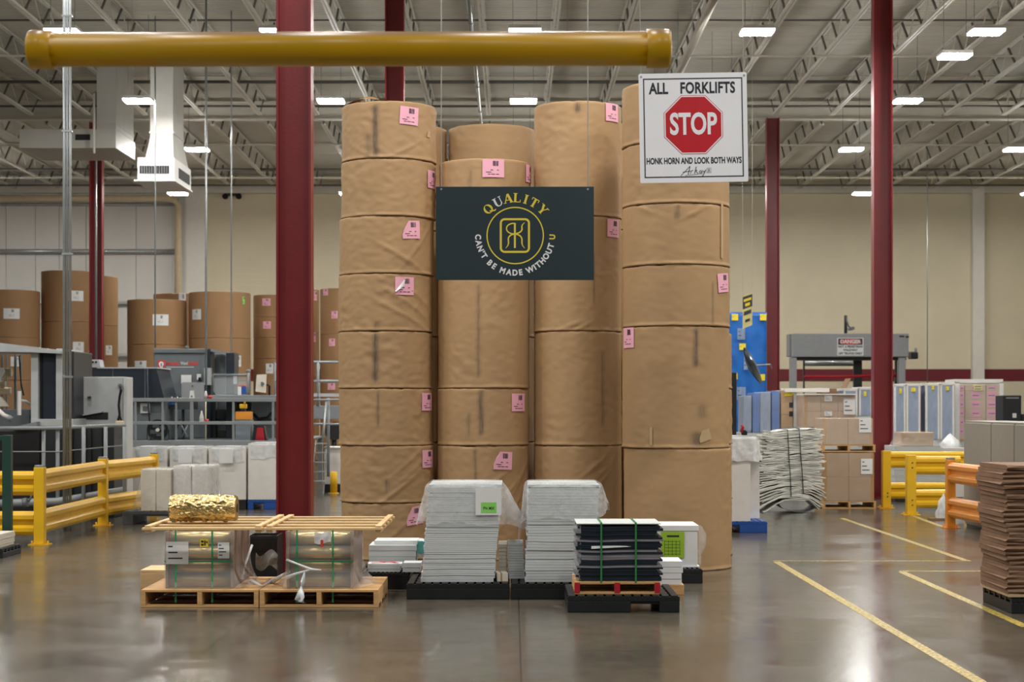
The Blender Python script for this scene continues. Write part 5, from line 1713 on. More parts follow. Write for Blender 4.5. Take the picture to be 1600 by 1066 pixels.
for pa in ((1230, 672, 1236, 776), (1248, 670, 1255, 772)):
    mb = MB()
    pts = [Vector((PX(pa[0] + (pa[2] - pa[0]) * q / 12, dbl), dbl * K - 0.03 - 0.012 * math.sin(q), PZ(pa[1] + (pa[3] - pa[1]) * q / 12, dbl))) for q in range(13)]
    mb.tube([Vector((pts[0].x - 0.03, pts[0].y + 0.5, pts[0].z + 0.015)), pts[0]] + pts[1:], 0.008, 6); mb.build('strap', 'strap_black', t)

# wrapped carton pallets
dc = 32.7
yc_ = dc * K
pallet_wood('wooden_pallet', 'wooden pallet under the lower brown cartons beside the red column', PX(1286, dc), PX(1369, dc), yc_, yc_ + 0.95, 0.13, group='wooden pallets', solid_deck=True)
def carton_block(label, x0, y0, x1, y1, d, dep, nx, nz, m='carton', z0=None, film='film_clear', cat='cartons', sheets=(), group='film-wrapped carton loads'):
    """film-wrapped block of equal cartons: each carton is a thing, the film another"""
    X0, X1 = PX(x0, d), PX(x1, d)
    Z0 = PZ(y1, d) if z0 is None else z0
    Z1 = PZ(y0, d)
    w, h = (X1 - X0) / nx, (Z1 - Z0) / nz
    for i in range(nx):
        for k in range(nz):
            mb = MB(); mb.box(X0 + w * i + 0.002, X0 + w * (i + 1) - 0.002, d * K, d * K + dep, Z0 + h * k + (0.001 if k == 0 else 0.001), Z0 + h * (k + 1) - 0.001, 0.006)
            colw = ORD[i] if nx > 1 else 'only'
            lv_ = {1: ('single',), 2: ('lower', 'upper'), 3: ('bottom', 'middle', 'top'), 4: ('bottom', 'second', 'third', 'top')}[nz][k]
            tag(mb.build('carton', m, None, (X0 + w * (i + 0.5), d * K, Z0 + h * k)), f'carton of {label}, {lv_} layer, {colw} from the left' if nx > 1 else f'carton of {label}, {lv_} layer', 'carton', group)
    if film:
        mb = MB()
        cx_, cy_, hx, hy = (X0 + X1) / 2, d * K + dep / 2, (X1 - X0) / 2 + 0.006, dep / 2 + 0.008
        def fn(u, v):
            a = 2 * PI * u
            ca, sa = math.cos(a), math.sin(a)
            k = 1 / ((abs(ca) ** 12 + abs(sa) ** 12) ** (1 / 12))
            w_ = 0.006 * ns(ca * 6 + x0, sa * 6, v * 8) + 0.02 * max(0, v - 0.85) / 0.15 * abs(ns(ca * 9, sa * 9, x0))
            return (cx_ + ca * (k * hx + w_), cy_ + sa * (k * hy + w_), Z1 + 0.004 - (Z1 - Z0) * v)
        mb.grid(72, 14, fn, True)
        o = mb.build('stretch_film', film, None, (cx_, cy_, Z0), fix=False)
        tag(o, f'clear stretch film round {label}', 'plastic film', 'stretch film on the pallet loads')
        for (a, b, c, e) in sheets:
            note(o, d, d * K - 0.012, a, b, c, e, 'white_paper', 'paper_sheet', 0.004, 3)
carton_block('the lower brown load beside the red column', 1286, 708, 1366, 785, dc, 0.9, 2, 2, z0=0.131, sheets=((1345, 717, 1363, 741),))
zup = PZ(707, dc) + 0.004
pallet_wood('wooden_pallet', 'wooden pallet topping the lower brown cartons', PX(1285, dc), PX(1368, dc), yc_, yc_ + 0.95, 0.125, z=zup, group='wooden pallets')
carton_block('the upper brown load on the second pallet', 1286, 654, 1364, 694, dc, 0.85, 2, 1, 'carton_pale', z0=zup + 0.126, sheets=((1342, 653, 1361, 676),))
# behind: brown load, white boards, blue-wrapped boards
d8 = 37.5
def base(label, x0, x1, d, dep, h=0.14, m='black_plastic'):
    return pallet_plastic(label, PX(x0, d), PX(x1, d), d * K, d * K + dep, h, m)
def stackbase(label, x0, x1, d, dep, y_bottom, m='grey_paper'):
    """lower load that carries an upper one"""
    z = PZ(y_bottom, d)
    base('black plastic pallet under ' + label, x0, x1, d, dep)
    t = paper_pile('paper_stack', label, PX(x0, d), PX(x1, d), PX(x0, d), PX(x1, d), d * K + 0.01, d * K + dep - 0.01, 0.141, z - 0.001, max(3, int(z / 0.12)), m, seed=int(x0), jit=0.006)
    return z
z8 = stackbase('sheet load under the brown film-wrapped cartons', 1255, 1340, d8, 0.9, 668)
carton_block('the rear brown load', 1256, 618, 1336, 668, d8, 0.85, 3, 2, 'carton_pale', z0=z8, sheets=((1318, 623, 1336, 648), (1288, 618, 1300, 627), (1288, 643, 1300, 650)))
mb = MB(); mb.box(PX(1226, d8 + 1), PX(1296, d8 + 1), (d8 + 1) * K, (d8 + 1) * K + 0.5, PZ(613, d8 + 1), PZ(607, d8 + 1), 0.004)
o = mb.build('white_tray', 'white_board', None, P(1260, 613, d8 + 1)); tag(o, 'long thin white board lying on the rear wrapped loads', 'board')
mb = MB(); mb.box(PX(1256, d8 - 0.1), PX(1338, d8 - 0.1), d8 * K - 0.05, d8 * K + 0.8, z8 + PZ(618, d8) - PZ(668, d8) + 0.006, z8 + PZ(618, d8) - PZ(668, d8) + 0.03, 0.004)
o = mb.build('white_tray', 'white_board', None, P(1297, 617, d8)); tag(o, 'long white tray covering the rear brown cartons', 'tray')
def wrapped_board(label, x0, y0, x1, y1, d, dep, m='blue_grey_wrap', edges=True, z0=None, noteq=None):
    t = thing('wrapped_sheet_load', label, 'wrapped load', (PX((x0 + x1) / 2, d), d * K, PZ(y1, d) if z0 is None else z0), 'film-wrapped sheet loads')
    mb = MB(); mb.pbox(x0 + (1.5 if edges else 0), y0 + 2, x1 - (1.5 if edges else 0), y1, d, dep, 0.01, z0); mb.build('sheets', m, t)
    if edges:
        for (a, b, c, e, nm) in ((x0, y0 + 2, x0 + 3, y1, 'corner_board'), (x1 - 3, y0 + 2, x1, y1, 'corner_board'), (x0, y0, x1, y0 + 4, 'top_cap')):
            mb = MB(); mb.box(PX(a, d), PX(c, d), d * K - 0.012, d * K + (0.05 if nm == 'corner_board' else dep), PZ(e, d) if z0 is None or nm == 'top_cap' else z0, PZ(b, d), 0.003); mb.build(nm, 'white_board', t)
    mb = MB()
    def fn(u, v):
        return (PX(x0 - 0.5 + (x1 - x0 + 1) * u, d), d * K - 0.016 - 0.02 * abs(ns(u * 4 + x0, v * 6)) - 0.012 * abs(ns(u * 9, v * 3 + x0)), PZ(y0 + 1 + (y1 - y0 - 1) * v, d))
    mb.grid(14, 20, fn); mb.build('stretch_film', 'film_clear', t, fix=False)
    if noteq:
        note(t, d, d * K - 0.03, noteq[0], noteq[1], noteq[2], noteq[3], 'yellow_note', 'yellow_note', 0.01, 2)
    return t
d9 = 38.6
xs9 = ((1162, 617, 1174, 672), (1176, 612, 1187, 676), (1188, 611, 1204, 676), (1206, 609, 1218, 676))
zq = stackbase('sheet load under the four blue-wrapped boards', 1160, 1219, d9, 0.9, 676)
for q, (x0, y0, x1, y1) in enumerate(xs9):
    wrapped_board(('narrow grey-blue wrapped load beside the blue tarpaulin', 'bright blue wrapped load next to the narrow grey one', 'pale blue film-wrapped load of the blue row', 'blue wrapped load touching the brown cartons')[q], x0, y0, x1, y1, d9, 0.85, ('blue_grey_wrap', 'blue_wrap', 'blue_grey_wrap', 'blue_wrap')[q], False, zq)
zq2 = stackbase('sheet load under the yellow-noted brown cartons', 1220, 1254, d9, 0.9, 668)
carton_block('the narrow load with a yellow note', 1220, 610, 1239, 668, d9, 0.8, 1, 3, 'carton_pale', z0=zq2, film=None)
wrapped_board('slim white board load between two brown carton loads', 1240, 614, 1255, 668, d9, 0.8, 'white_board', False, zq2)
mb = MB(); mb.obox((PX(1232, d9), d9 * K - 0.016, PZ(615, d9)), (1, 0, 0.1), (0, 1, 0), S(7, d9), 0.003, S(4, d9)); tag(mb.build('yellow_note', 'yellow_note', None, (PX(1232, d9), d9 * K - 0.016, PZ(615, d9))), 'yellow paper note at the top of the narrow brown load', 'note')
for k, py in enumerate((633, 647)):
    mb = MB(); mb.box(PX(1233, d9), PX(1239, d9), d9 * K - 0.006, d9 * K - 0.003, PZ(py + 4, d9), PZ(py - 4, d9)); tag(mb.build('carton_mark', 'ink', None, (PX(1236, d9), d9 * K - 0.006, PZ(py, d9))), ('upper', 'lower')[k] + ' dark printed mark on the narrow brown load', 'printed mark')
# behind the red column: blue-grey wrapped loads, then the pink-labelled load
d10 = 43.0
zr = stackbase('long sheet load under the blue-grey wrapped boards beside the column', 1316, 1364, d10, 0.9, 650)
wrapped_board('blue-grey wrapped load just left of the red column', 1318, 607, 1340, 650, d10, 0.8, z0=zr)
wrapped_board('blue-grey wrapped load half behind the red column', 1342, 605, 1363, 650, d10, 0.8, z0=zr, noteq=(1349, 612, 1353, 619))
d11 = 40.0
zr2 = stackbase('sheet load under the wrapped boards behind the yellow guard rail', 1392, 1492, d11, 0.95, 687)
for q, (x0, x1, nt) in enumerate(((1397, 1415, (1404, 607, 1408, 615)), (1416, 1438, (1423, 606, 1430, 612)), (1446, 1468, (1455, 602, 1459, 609)), (1469, 1491, (1477, 604, 1482, 610)))):
    wrapped_board(f'blue-grey wrapped load with white corner boards, {ORD[q]} to the right of the red column', x0, 600 - q * 0.6, x1, 687, d11, 0.85, z0=zr2, noteq=nt)
mb = MB(); mb.pbox(1439, 600, 1445, 687, d11 + 0.5, 0.5, 0.004, z0=zr2); tag(mb.build('pink_board', 'pink_deep', None, P(1442, 687, d11 + .5)), 'strip of deep pink board between two blue-grey wrapped loads', 'board')
# the pink-labelled cartons
d12 = 40.6
zr3 = stackbase('sheet load under the pink-labelled cartons', 1494, 1570, d12, 0.95, 690)
t = thing('corner_board_frame', 'white corner frame and film round the pink-labelled cartons', 'frame', (PX(1530, d12), d12 * K, zr3))
for (a, b, c, e, nm) in ((1491.5, 597, 1499, 690, 'corner_board'), (1561, 597, 1567, 690, 'corner_board'), (1491.5, 595, 1567, 601, 'top_cap')):
    mb = MB(); mb.box(PX(a, d12), PX(c, d12), d12 * K - 0.03, d12 * K + (-0.004 if nm == 'corner_board' else 0.8), PZ(e, d12) + (0.03 if nm == 'top_cap' else 0), PZ(b, d12) + (0.03 if nm == 'top_cap' else 0.0), 0.003); mb.build(nm, 'white_board', t)
mb = MB(); mb.obox((PX(1527, d12), d12 * K - 0.04, PZ(606, d12)), (1, 0, 0), (0, 1, 0), S(6.8, d12), 0.003, S(4.3, d12)); yn = mb.build('yellow_note', 'yellow_note', t)
mb = MB()
for i in range(2): mb.box(PX(1522, d12), PX(1532, d12), d12 * K - 0.0455, d12 * K - 0.0435, PZ(605 + i * 3.6, d12), PZ(603.5 + i * 3.6, d12))
mb.build('print', 'ink', yn)
mb = MB()
def fn(u, v): return (PX(1492 + 76 * u, d12), d12 * K - 0.05 - 0.02 * abs(ns(u * 7, v * 7)), PZ(600 + 86 * v, d12))
mb.grid(16, 14, fn); mb.build('stretch_film', 'film_thin', t, fix=False)
rows_ = ((603, 610), (612, 624), (626, 638), (640, 652), (654, 666), (668, 680))
for q, (x0, x1) in enumerate(((1499, 1507), (1508, 1540), (1541, 1561))):
    for k, (ya_, yb3) in enumerate(rows_):
        zA, zB = PZ(yb3 + 1, d12), PZ(ya_ - 1, d12)
        z0_ = zr3 + 0.002 if k == len(rows_) - 1 else zA
        t = thing('carton', f'pink-labelled carton of the framed load, {ORD[k]} row from the top, {ORD[q]} column', 'carton', (PX((x0 + x1) / 2, d12), d12 * K, z0_), 'pink-labelled cartons')
        mb = MB(); mb.box(PX(x0, d12) + 0.002, PX(x1, d12) - 0.002, d12 * K, d12 * K + 0.7, z0_, zB - 0.002, 0.004); mb.build('box', 'carton_pale', t)
        lx0 = {0: 1499.5, 1: 1518, 2: 1543}[q]
        lx1 = {0: 1506, 1: 1531, 2: 1556}[q]
        mb = MB(); mb.box(PX(lx0, d12), PX(lx1, d12), d12 * K - 0.003, d12 * K - 0.001, PZ(yb3 - 1.6, d12), PZ(ya_ + 0.6, d12)); lb = mb.build('label', 'pink_deep', t)
        mb = MB(); mb.box(PX(lx0 + 1.5, d12), PX(lx1 - 1.5, d12), d12 * K - 0.005, d12 * K - 0.0035, PZ((ya_ + yb3) / 2 + 1, d12), PZ((ya_ + yb3) / 2 - 0.6, d12)); mb.build('print', 'ink', lb)
# low film-wrapped boxes and stacks behind the yellow guard rail
d13 = 35.0
zl = stackbase('low sheet load under the film-wrapped brown box', 1398, 1470, d13, 0.9, 697)
t = thing('wrapped_box', 'low brown box crumpled in film behind the yellow guard rail', 'box', (PX(1432, d13), d13 * K, zl))
mb = MB(); mb.box(PX(1410, d13), PX(1460, d13), d13 * K + 0.05, d13 * K + 0.7, zl, PZ(676, d13), 0.01); mb.build('box', 'carton_pale', t)
mb = MB()
def fn(u, v):
    a = 2 * PI * u
    k = 1 / ((abs(math.cos(a)) ** 6 + abs(math.sin(a)) ** 6) ** (1 / 6))
    o_ = 0.02 + 0.09 * v ** 2 + 0.04 * ns(math.cos(a) * 4, math.sin(a) * 4, v * 4)
    return (PX(1435, d13) + math.cos(a) * (k * 0.30 + o_), d13 * K + 0.37 + math.sin(a) * (k * 0.33 + o_ * 0.5), PZ(675, d13) - (PZ(675, d13) - zl - 0.003) * v)
mb.grid(60, 14, fn, True); mb.build('crumpled_film', 'film_clear', t, fix=False)
t = thing('wrapped_box', 'clear film bundle bulging at the foot of the wrapped boards', 'film bundle', (PX(1484, 36), 36 * K, PZ(700, 36)))
base('black plastic pallet under the bulging film bundle', 1476, 1520, 36, 0.9)
paper_pile('paper_stack', 'sheet pile under the bulging film bundle', PX(1477, 36), PX(1512, 36), PX(1477, 36), PX(1512, 36), 36 * K, 36 * K + 0.8, 0.141, PZ(700, 36) - 0.001, 4, 'white_board', seed=71)
mb = MB()
def fn(u, v):
    a = 2 * PI * u
    return (PX(1492, 36) + (0.19 + 0.03 * ns(math.cos(a) * 3, math.sin(a) * 3, v * 3)) * math.cos(a) * math.sin(PI * (0.5 + 0.5 * v)) , 36 * K + 0.35 + 0.3 * math.sin(a) * math.sin(PI * (0.5 + 0.5 * v)), PZ(700, 36) + (PZ(678, 36) - PZ(700, 36)) * v + 0.01 * ns(math.cos(a) * 5, v * 5))
mb.grid(40, 12, fn, True); mb.build('crumpled_film', 'film_white', t, fix=False)
t = thing('film_bag', 'pale plastic bag on the floor behind the orange rail post', 'plastic bag', (PX(1472, 29.6), 29.6 * K, 0))
mb = MB()
def fn(u, v):
    a = 2 * PI * u
    q = math.sin(PI * min(1, 0.12 + 0.88 * (1 - v)) * 0.5) * (1 + 0.25 * ns(math.cos(a) * 3, math.sin(a) * 3, v * 4)) * (1 - 0.75 * max(0, v - 0.75) / 0.25)
    return (PX(1474, 29.6) + 0.11 * q * math.cos(a), 29.6 * K + 0.1 * q * math.sin(a), 0.03 + S(38, 29.6) * v)
mb.grid(40, 18, fn, True); mb.build('film', 'film_white', t, fix=False)
mb = MB(); mb.box(PX(1452, 29.6), PX(1490, 29.6), 29.6 * K - 0.12, 29.6 * K + 0.12, 0, 0.03, 0.003); mb.build('backing_board', 'panel_brown', t)
t = thing('computer_tower', 'black cabinet standing above the lockers before the cream wall', 'cabinet', (PX(1582, 34), 34 * K, 0))
mb = MB(); mb.pbox(1567.5, 618, 1596, 657, 34, 0.5, 0.012, z0=0.0); mb.build('body', 'black_plastic', t)
mb = MB(); mb.pbox(1582, 646, 1588, 653, 34, 0.01); g = mb.build('badge', 'logo_grey', t); g.location.y -= 0.008
mb = MB(); mb.pbox(1572, 621, 1592, 623, 34, 0.01); g = mb.build('vent', 'machine_grey', t); g.location.y -= 0.006
mb = MB(); mb.pbox(1596.5, 647, 1630, 657, 34, 0.4, 0.01, z0=0.0); mb.build('side_box', 'black_plastic', t)

# blue tarpaulin-wrapped pile with yellow notes, hanging sign and mirror
dt = 46.0
t = thing('blue_wrapped_pallet_load', 'tall bright blue film-wrapped load with yellow notes', 'wrapped load', (PX(1165, dt), dt * K, 0))
mb = MB()
X0, X1 = PX(1098, dt), PX(1199, dt)
def fn(u, v):
    a = 2 * PI * u
    ca, sa = math.cos(a), math.sin(a)
    k = 1 / ((abs(ca) ** 14 + abs(sa) ** 14) ** (1 / 14))
    w_ = 0.02 * ns(ca * 5, sa * 5, v * 9)
    return ((X0 + X1) / 2 + ca * (k * (X1 - X0) / 2 + w_), dt * K + 0.6 + sa * (k * 0.6 + w_), PZ(488, dt) * v)
g = mb.grid(90, 40, fn, True)
mb.face([r[-1] for r in g]); mb.build('wrapped_sheets', 'blue_wrap', t)
for (x, y) in ((1148, 496), (1192, 496), (1160, 542), (1147, 588), (1190, 590)):
    note(t, dt, dt * K - 0.03, x - 5, y - 5, x + 5, y + 5, 'yellow_note', 'yellow_note', 0.008, 1)
for (x, y, w, h) in ((1158, 522, 6, 9), (1158, 615, 7, 10), (1165, 568, 3, 10)):
    note(t, dt, dt * K - 0.03, x - w, y - h, x + w, y + h, 'blue_grey_wrap', 'pale_sheet', 0.006, 2)
t = thing('black_strip_post', 'slim black post beside the blue wrapped load', 'post', (PX(1146, 44), 44 * K, 0))
mb = MB(); mb.box(PX(1140, 44), PX(1151, 44), 44 * K, 44 * K + 0.12, 0.01, PZ(582, 44), 0.01); mb.build('upright', 'machine_black', t)
mb = MB(); mb.box(PX(1137, 44), PX(1154, 44), 44 * K - 0.05, 44 * K + 0.17, 0, 0.01); mb.build('base_plate', 'machine_black', t)
dm = 42.0
t = thing('safety_mirror', 'oval convex mirror on an arm before the blue wrapped load', 'mirror', P(1178, 571, dm))
mb = MB()
cxm, czm = PX(1176.5, dm), PZ(571, dm)
def mir(mbx, r, off, bul, m, nm):
    n = Vector((0.93, -0.34, 0.15)).normalized()
    s = Vector((0, 0, 1)).cross(n).normalized(); u_ = n.cross(s)
    c = Vector((cxm, dm * K, czm)) + n * off
    def fn(u, v):
        a = 2 * PI * u
        return c + (s * math.cos(a) + (u_ + Vector((-0.30, 0, 0))) * math.sin(a)) * r * v + n * bul * (1 - v * v)
    mbx.grid(36, 8, fn, True); return mbx.build(nm, m, t, fix=False)
mir(mb, 0.385, 0.0, 0.06, 'mirror_blue', 'mirror_face')
mb = MB(); mir(mb, 0.40, -0.012, -0.10, 'navy_panel', 'mirror_back')
mb = MB(); mb.tube([(cxm, dm * K + 0.03, czm), (PX(1203.5, 43), 43 * K, czm + 0.04), (PX(1204, 51), 51 * K - 0.2, czm + 0.1)], 0.016, 8); mb.build('arm', 'galvanised', t)
dh = 40.0
t = thing('hanging_sign', 'yellow and navy hanging sign seen at an angle before the blue load', 'sign', P(1168, 486, dh))
a, b, c, d_ = P(1160.5, 462, dh + 0.5), P(1175.5, 457, dh), P(1175.5, 508, dh), P(1160.5, 514, dh + 0.5)
mb = MB()
off = Vector((0.0, 0.02, 0))
vs = [mb.v(q) for q in (a, b, c, d_)] + [mb.v(q + off) for q in (a, b, c, d_)]
for q in ((0, 1, 2, 3), (7, 6, 5, 4), (0, 4, 5, 1), (1, 5, 6, 2), (2, 6, 7, 3), (3, 7, 4, 0)): mb.face([vs[i] for i in q])
mb.build('board', 'cream_sign' if 'cream_sign' in M else 'yellow_note', t)
mb = MB()
def quad(f0, f1, g0=0.0, g1=1.0, e=0.004):
    l0, l1 = a.lerp(d_, f0), a.lerp(d_, f1); r0, r1 = b.lerp(c, f0), b.lerp(c, f1)
    o_ = Vector((0, -e, 0))
    mb.face([mb.v(l0.lerp(r0, g0) + o_), mb.v(l0.lerp(r0, g1) + o_), mb.v(l1.lerp(r1, g1) + o_), mb.v(l1.lerp(r1, g0) + o_)])
quad(0.05, 0.42)
mb.build('navy_field', 'navy_panel', t, fix=False)
mb = MB(); quad(0.13, 0.21, 0.1, 0.9, 0.007); quad(0.27, 0.36, 0.25, 0.75, 0.007); mb.build('pale_lettering', 'yellow_note', t, fix=False)
mb = MB(); quad(0.50, 0.62, 0.12, 0.88, 0.007); quad(0.76, 0.84, 0.25, 0.75, 0.007); mb.build('dark_lettering', 'navy_panel', t, fix=False)
for q in (a, b):
    mb = MB(); mb.tube([q + Vector((0, 0.01, -0.01)), Vector((q.x, q.y + 0.01, roof_z(q.y) + 0.6))], 0.003, 6); mb.build('hanging_wire', 'white_enamel', t)

# ---------------------------------------------------------------- dock door frame on the back wall
dd_ = 60.0
yd_ = dd_ * K
t = thing('dock_door_frame', 'grey dock door housing on two posts with a danger notice', 'dock frame', (PX(1327, dd_), yd_, 0))
mb = MB(); mb.pbox(1239, 521, 1420, 558, dd_, 0.7, 0.03); mb.build('header', 'door_grey', t)
mb = MB(); mb.pbox(1233.5, 522, 1239, 557, dd_ + 0.3, 0.6, 0.01); mb.build('end_cap', 'machine_grey', t)
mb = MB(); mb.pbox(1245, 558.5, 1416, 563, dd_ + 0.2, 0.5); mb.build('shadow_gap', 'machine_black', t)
for x0, x1 in ((1235, 1245), (1404, 1415)):
    mb = MB(); mb.pbox(x0, 558.5, x1, 640, dd_ + 0.1, 0.25, 0.01, z0=0.0); mb.build('post', 'door_grey', t)
for x0, x1 in ((1255.5, 1257.5), (1334, 1347), (1399, 1404)):
    mb = MB(); mb.pbox(x0, 563.5, x1, 640, dd_ + 1, 0.12, 0.0, z0=0.0); mb.build('guide_track', 'machine_dark', t)
mb = MB(); mb.tube([P(1257, 568, dd_ + 2), P(1340, 568, dd_ + 2)], 0.09, 10); mb.build('roller', 'galvanised', t)
mb = MB(); mb.tube([P(1257, 589, dd_ + 0.5), P(1404, 587, dd_ + 0.5)], 0.045, 8); mb.build('red_bar', 'red_plastic', t)
mb = MB(); mb.box(PX(1415, dd_), PX(1420, dd_), yd_ - 0.01, yd_ - 0.002, PZ(528, dd_), PZ(525, dd_)); mb.box(PX(1405, dd_), PX(1413, dd_), yd_ - 0.01, yd_ - 0.002, PZ(527, dd_), PZ(524.5, dd_)); mb.build('badge', 'ink', t)
y_ = yd_ - 0.02
mb = MB(); mb.box(PX(1308, dd_), PX(1349, dd_), y_, y_ + 0.018, PZ(556, dd_), PZ(528, dd_)); nb = mb.build('notice_board', 'white_paper', t)
mb = MB(); mb.box(PX(1309.5, dd_), PX(1347.5, dd_), y_ - 0.003, y_ - 0.001, PZ(539, dd_), PZ(529.3, dd_)); mb.build('notice_band', 'ink', nb)
mb = MB()
mb.prism([(PX(1328.5, dd_) + S(17.6, dd_) * math.cos(q * PI / 12), PZ(534.2, dd_) + S(4.3, dd_) * math.sin(q * PI / 12)) for q in range(24)], lambda p, q: (p[0], q, p[1]), y_ - 0.006, y_ - 0.003); mb.build('notice_oval', 'logo_red', nb)
mb = MB(); put_text(mb, 'DANGER', PX(1328.5, dd_), y_ - 0.009, PZ(534.2, dd_), S(8, dd_), 0.006, 0.98); mb.build('notice_heading', 'white_paper', nb)
for k, (tx, py) in enumerate((('NOT A PEDESTRIAN', 542), ('WALKWAY', 547.3), ('LIFT TRUCKS ONLY', 552.7))):
    mb = MB(); put_text(mb, tx, PX(1328.5, dd_), y_ - 0.003, PZ(py, dd_), S(4.6, dd_), 0.004, 0.92); mb.build('notice_line', 'ink', nb)
t = thing('door_motor', 'dark door motor beside the grey dock housing', 'motor', P(1430, 556, dd_ + 0.5))
mb = MB(); mb.pbox(1424, 550, 1435, 561, dd_ + 0.5, 0.5, 0.04); mb.build('motor_body', 'machine_dark', t)
mb = MB(); mb.tube([P(1420, 553, dd_ + 1), P(1425, 553, dd_ + 1)], 0.07, 10); mb.build('shaft', 'machine_mid', t)
mb = MB(); mb.tube([P(1431, 552, dd_ + 1.2), P(1431, 545, dd_ + 4), P(1431, 545, 67.9)], 0.04, 8); mb.build('wall_bracket', 'machine_mid', t)
t = thing('dock_camera', 'small dark camera on a stub post above the dock housing', 'camera', P(1322, 520, dd_ + 0.4))
mb = MB(); mb.tube([P(1321.5, 521.5, dd_ + 0.5), P(1321.5, 493, dd_ + 0.5)], 0.05, 8); mb.build('stub_post', 'machine_dark', t)
mb = MB(); mb.tube([P(1323, 500, dd_ + 0.4), P(1326, 510, dd_ + 0.3), P(1330, 513, dd_ + 0.3)], 0.025, 8); mb.build('arm', 'machine_dark', t)
mb = MB(); mb.tube([P(1327, 514.5, dd_ + 0.3), P(1333, 513, dd_ - 0.2)], 0.055, 12); mb.build('camera_head', 'machine_mid', t)
t = thing('scrap_carton', 'torn brown carton lying behind the rear wrapped loads', 'carton', (PX(1308, 46), 46 * K, 0))
base_z = 0.0
mb = MB(); mb.pbox(1285, 607, 1320, 640, 46, 0.8, 0.01, z0=0.0); mb.build('box', 'panel_brown', t)
mb = MB(); mb.obox((PX(1323, 46), 46 * K + 0.2, PZ(601, 46)), (0.55, 0.2, 1), (0, 1, 0), 0.16, 0.35, 0.01); mb.build('flap', 'panel_brown', t)

# floor markings
def marking(label, pts, w):
    mb = MB()
    (xa, ya_), (xb, yb3) = pts
    A = Vector((PX(xa, DF(ya_)), DF(ya_) * K, 0)); B = Vector((PX(xb, DF(yb3)), DF(yb3) * K, 0))
    d = (B - A); L_ = d.length
    mb.obox((A + B) / 2 + Vector((0, 0, 0.001)), d, (-d.y, d.x, 0), L_ / 2, w / 2, 0.001)
    return tag(mb.build('floor_marking', 'worn_yellow', None, tuple((A + B) / 2)), label, 'floor marking', 'worn yellow floor lines')
marking('long worn yellow floor line running towards the camera', ((1213, 878), (1533, 1067)), 0.088)
marking('worn yellow floor line running to the brown corrugated pile', ((1409, 894), (1604, 980)), 0.085)
marking('worn yellow floor line running from the carton pallet', ((1315, 810), (1513, 877.5)), 0.085)
marking('thin yellow floor line across the aisle, farther one', ((1207, 877), (1513, 877)), 0.06)
marking('thin yellow floor line across the aisle, nearer one', ((1405, 893), (1582, 893)), 0.06)
marking('yellow floor line along the foot of the yellow guard rail', ((1425, 806), (1480, 826)), 0.085)

# ---------------------------------------------------------------- the press behind the yellow guard rail
dq_ = 30.0
yq_ = dq_ * K
t = thing('printing_press', 'big dark and grey press behind the long yellow guard rail', 'printing press', (PX(100, dq_), yq_, 0))
mb = MB(); mb.pbox(-120, 672, 62, 800, dq_, 2.6, 0.02, z0=0.0); mb.build('base_body', 'machine_black', t)
mb = MB(); mb.pbox(63, 666, 178, 800, dq_ + 0.1, 0.78, 0.02, z0=0.0); mb.build('base_body', 'machine_dark', t)
for x in (88, 112, 132, 141, 158):
    mb = MB(); mb.pbox(x, 668, x + 1.6, 800, dq_ + 0.05, 0.05, 0.0, z0=0.02); mb.build('panel_seam', 'machine_black', t)
for x0, x1, m_ in ((48, 60, 'machine_light'), (60, 66, 'machine_black'), (66, 87, 'navy_panel'), (87, 98, 'machine_light'), (98, 115.5, 'machine_dark')):
    mb = MB(); mb.pbox(x0, 549 if m_ != 'machine_light' else 545, x1 - 0.2, 658, dq_ + (0.3 if m_ != 'machine_light' else 0.2), 1.2, 0.012); mb.build('upright_panel', m_, t)
mb = MB()
mb.prism([(-60, 531), (-8, 535), (58, 543), (98, 549), (98, 553), (54, 551), (-60, 549)], lambda p, q: (PX(p[0], dq_ + 0.2), q, PZ(p[1], dq_ + 0.2)), yq_ + 0.05, yq_ + 1.3); mb.build('roof_panel', 'machine_light', t)
mb = MB(); mb.pbox(48, 655, 115, 666, dq_ + 0.1, 1.2, 0.005); mb.build('table_edge', 'machine_light', t)
mb = MB(); mb.pbox(-60, 640, 47, 668, dq_ + 0.8, 1.2, 0.01); mb.build('infeed_body', 'machine_mid', t)
mb = MB(); mb.prism([(20, 668), (60, 659), (60, 667), (30, 671)], lambda p, q: (PX(p[0], dq_), q, PZ(p[1], dq_)), yq_ - 0.1, yq_ + 0.3); mb.build('sloped_cover', 'machine_grey', t)
for (y_, r, x1) in ((582, 0.07, 18), (611, 0.055, 17), (600, 0.05, 9)):
    mb = MB(); mb.tube([P(-40, y_, dq_ + 1.2), P(x1, y_, dq_ + 1.2)], r, 16); mb.build('roller', 'cream_pipe', t)
mb = MB(); mb.prism([(-30, 573), (8, 575), (10, 582), (0, 603), (-30, 603)], lambda p, q: (PX(p[0], dq_ + 1), q, PZ(p[1], dq_ + 1)), yq_ + 0.8, yq_ + 0.84); mb.build('white_guard', 'white_enamel', t)
mb = MB(); mb.prism([(-30, 620), (3, 620), (14, 635), (-30, 636)], lambda p, q: (PX(p[0], dq_ + 1), q, PZ(p[1], dq_ + 1)), yq_ + 0.8, yq_ + 0.9); mb.build('white_guard', 'cream_paper', t)
for x0, x1 in ((2, 4), (9, 10.5), (22, 25), (32, 33)):
    mb = MB(); mb.pbox(x0, 552, x1, 642, dq_ + 1.6, 0.05); mb.build('frame_rod', 'machine_mid', t)
mb = MB(); mb.tube([P(30, 556, dq_ + 1), P(33, 600, dq_ + 1), P(37, 618, dq_ + 1)], 0.012, 8); mb.build('hose', 'machine_black', t)
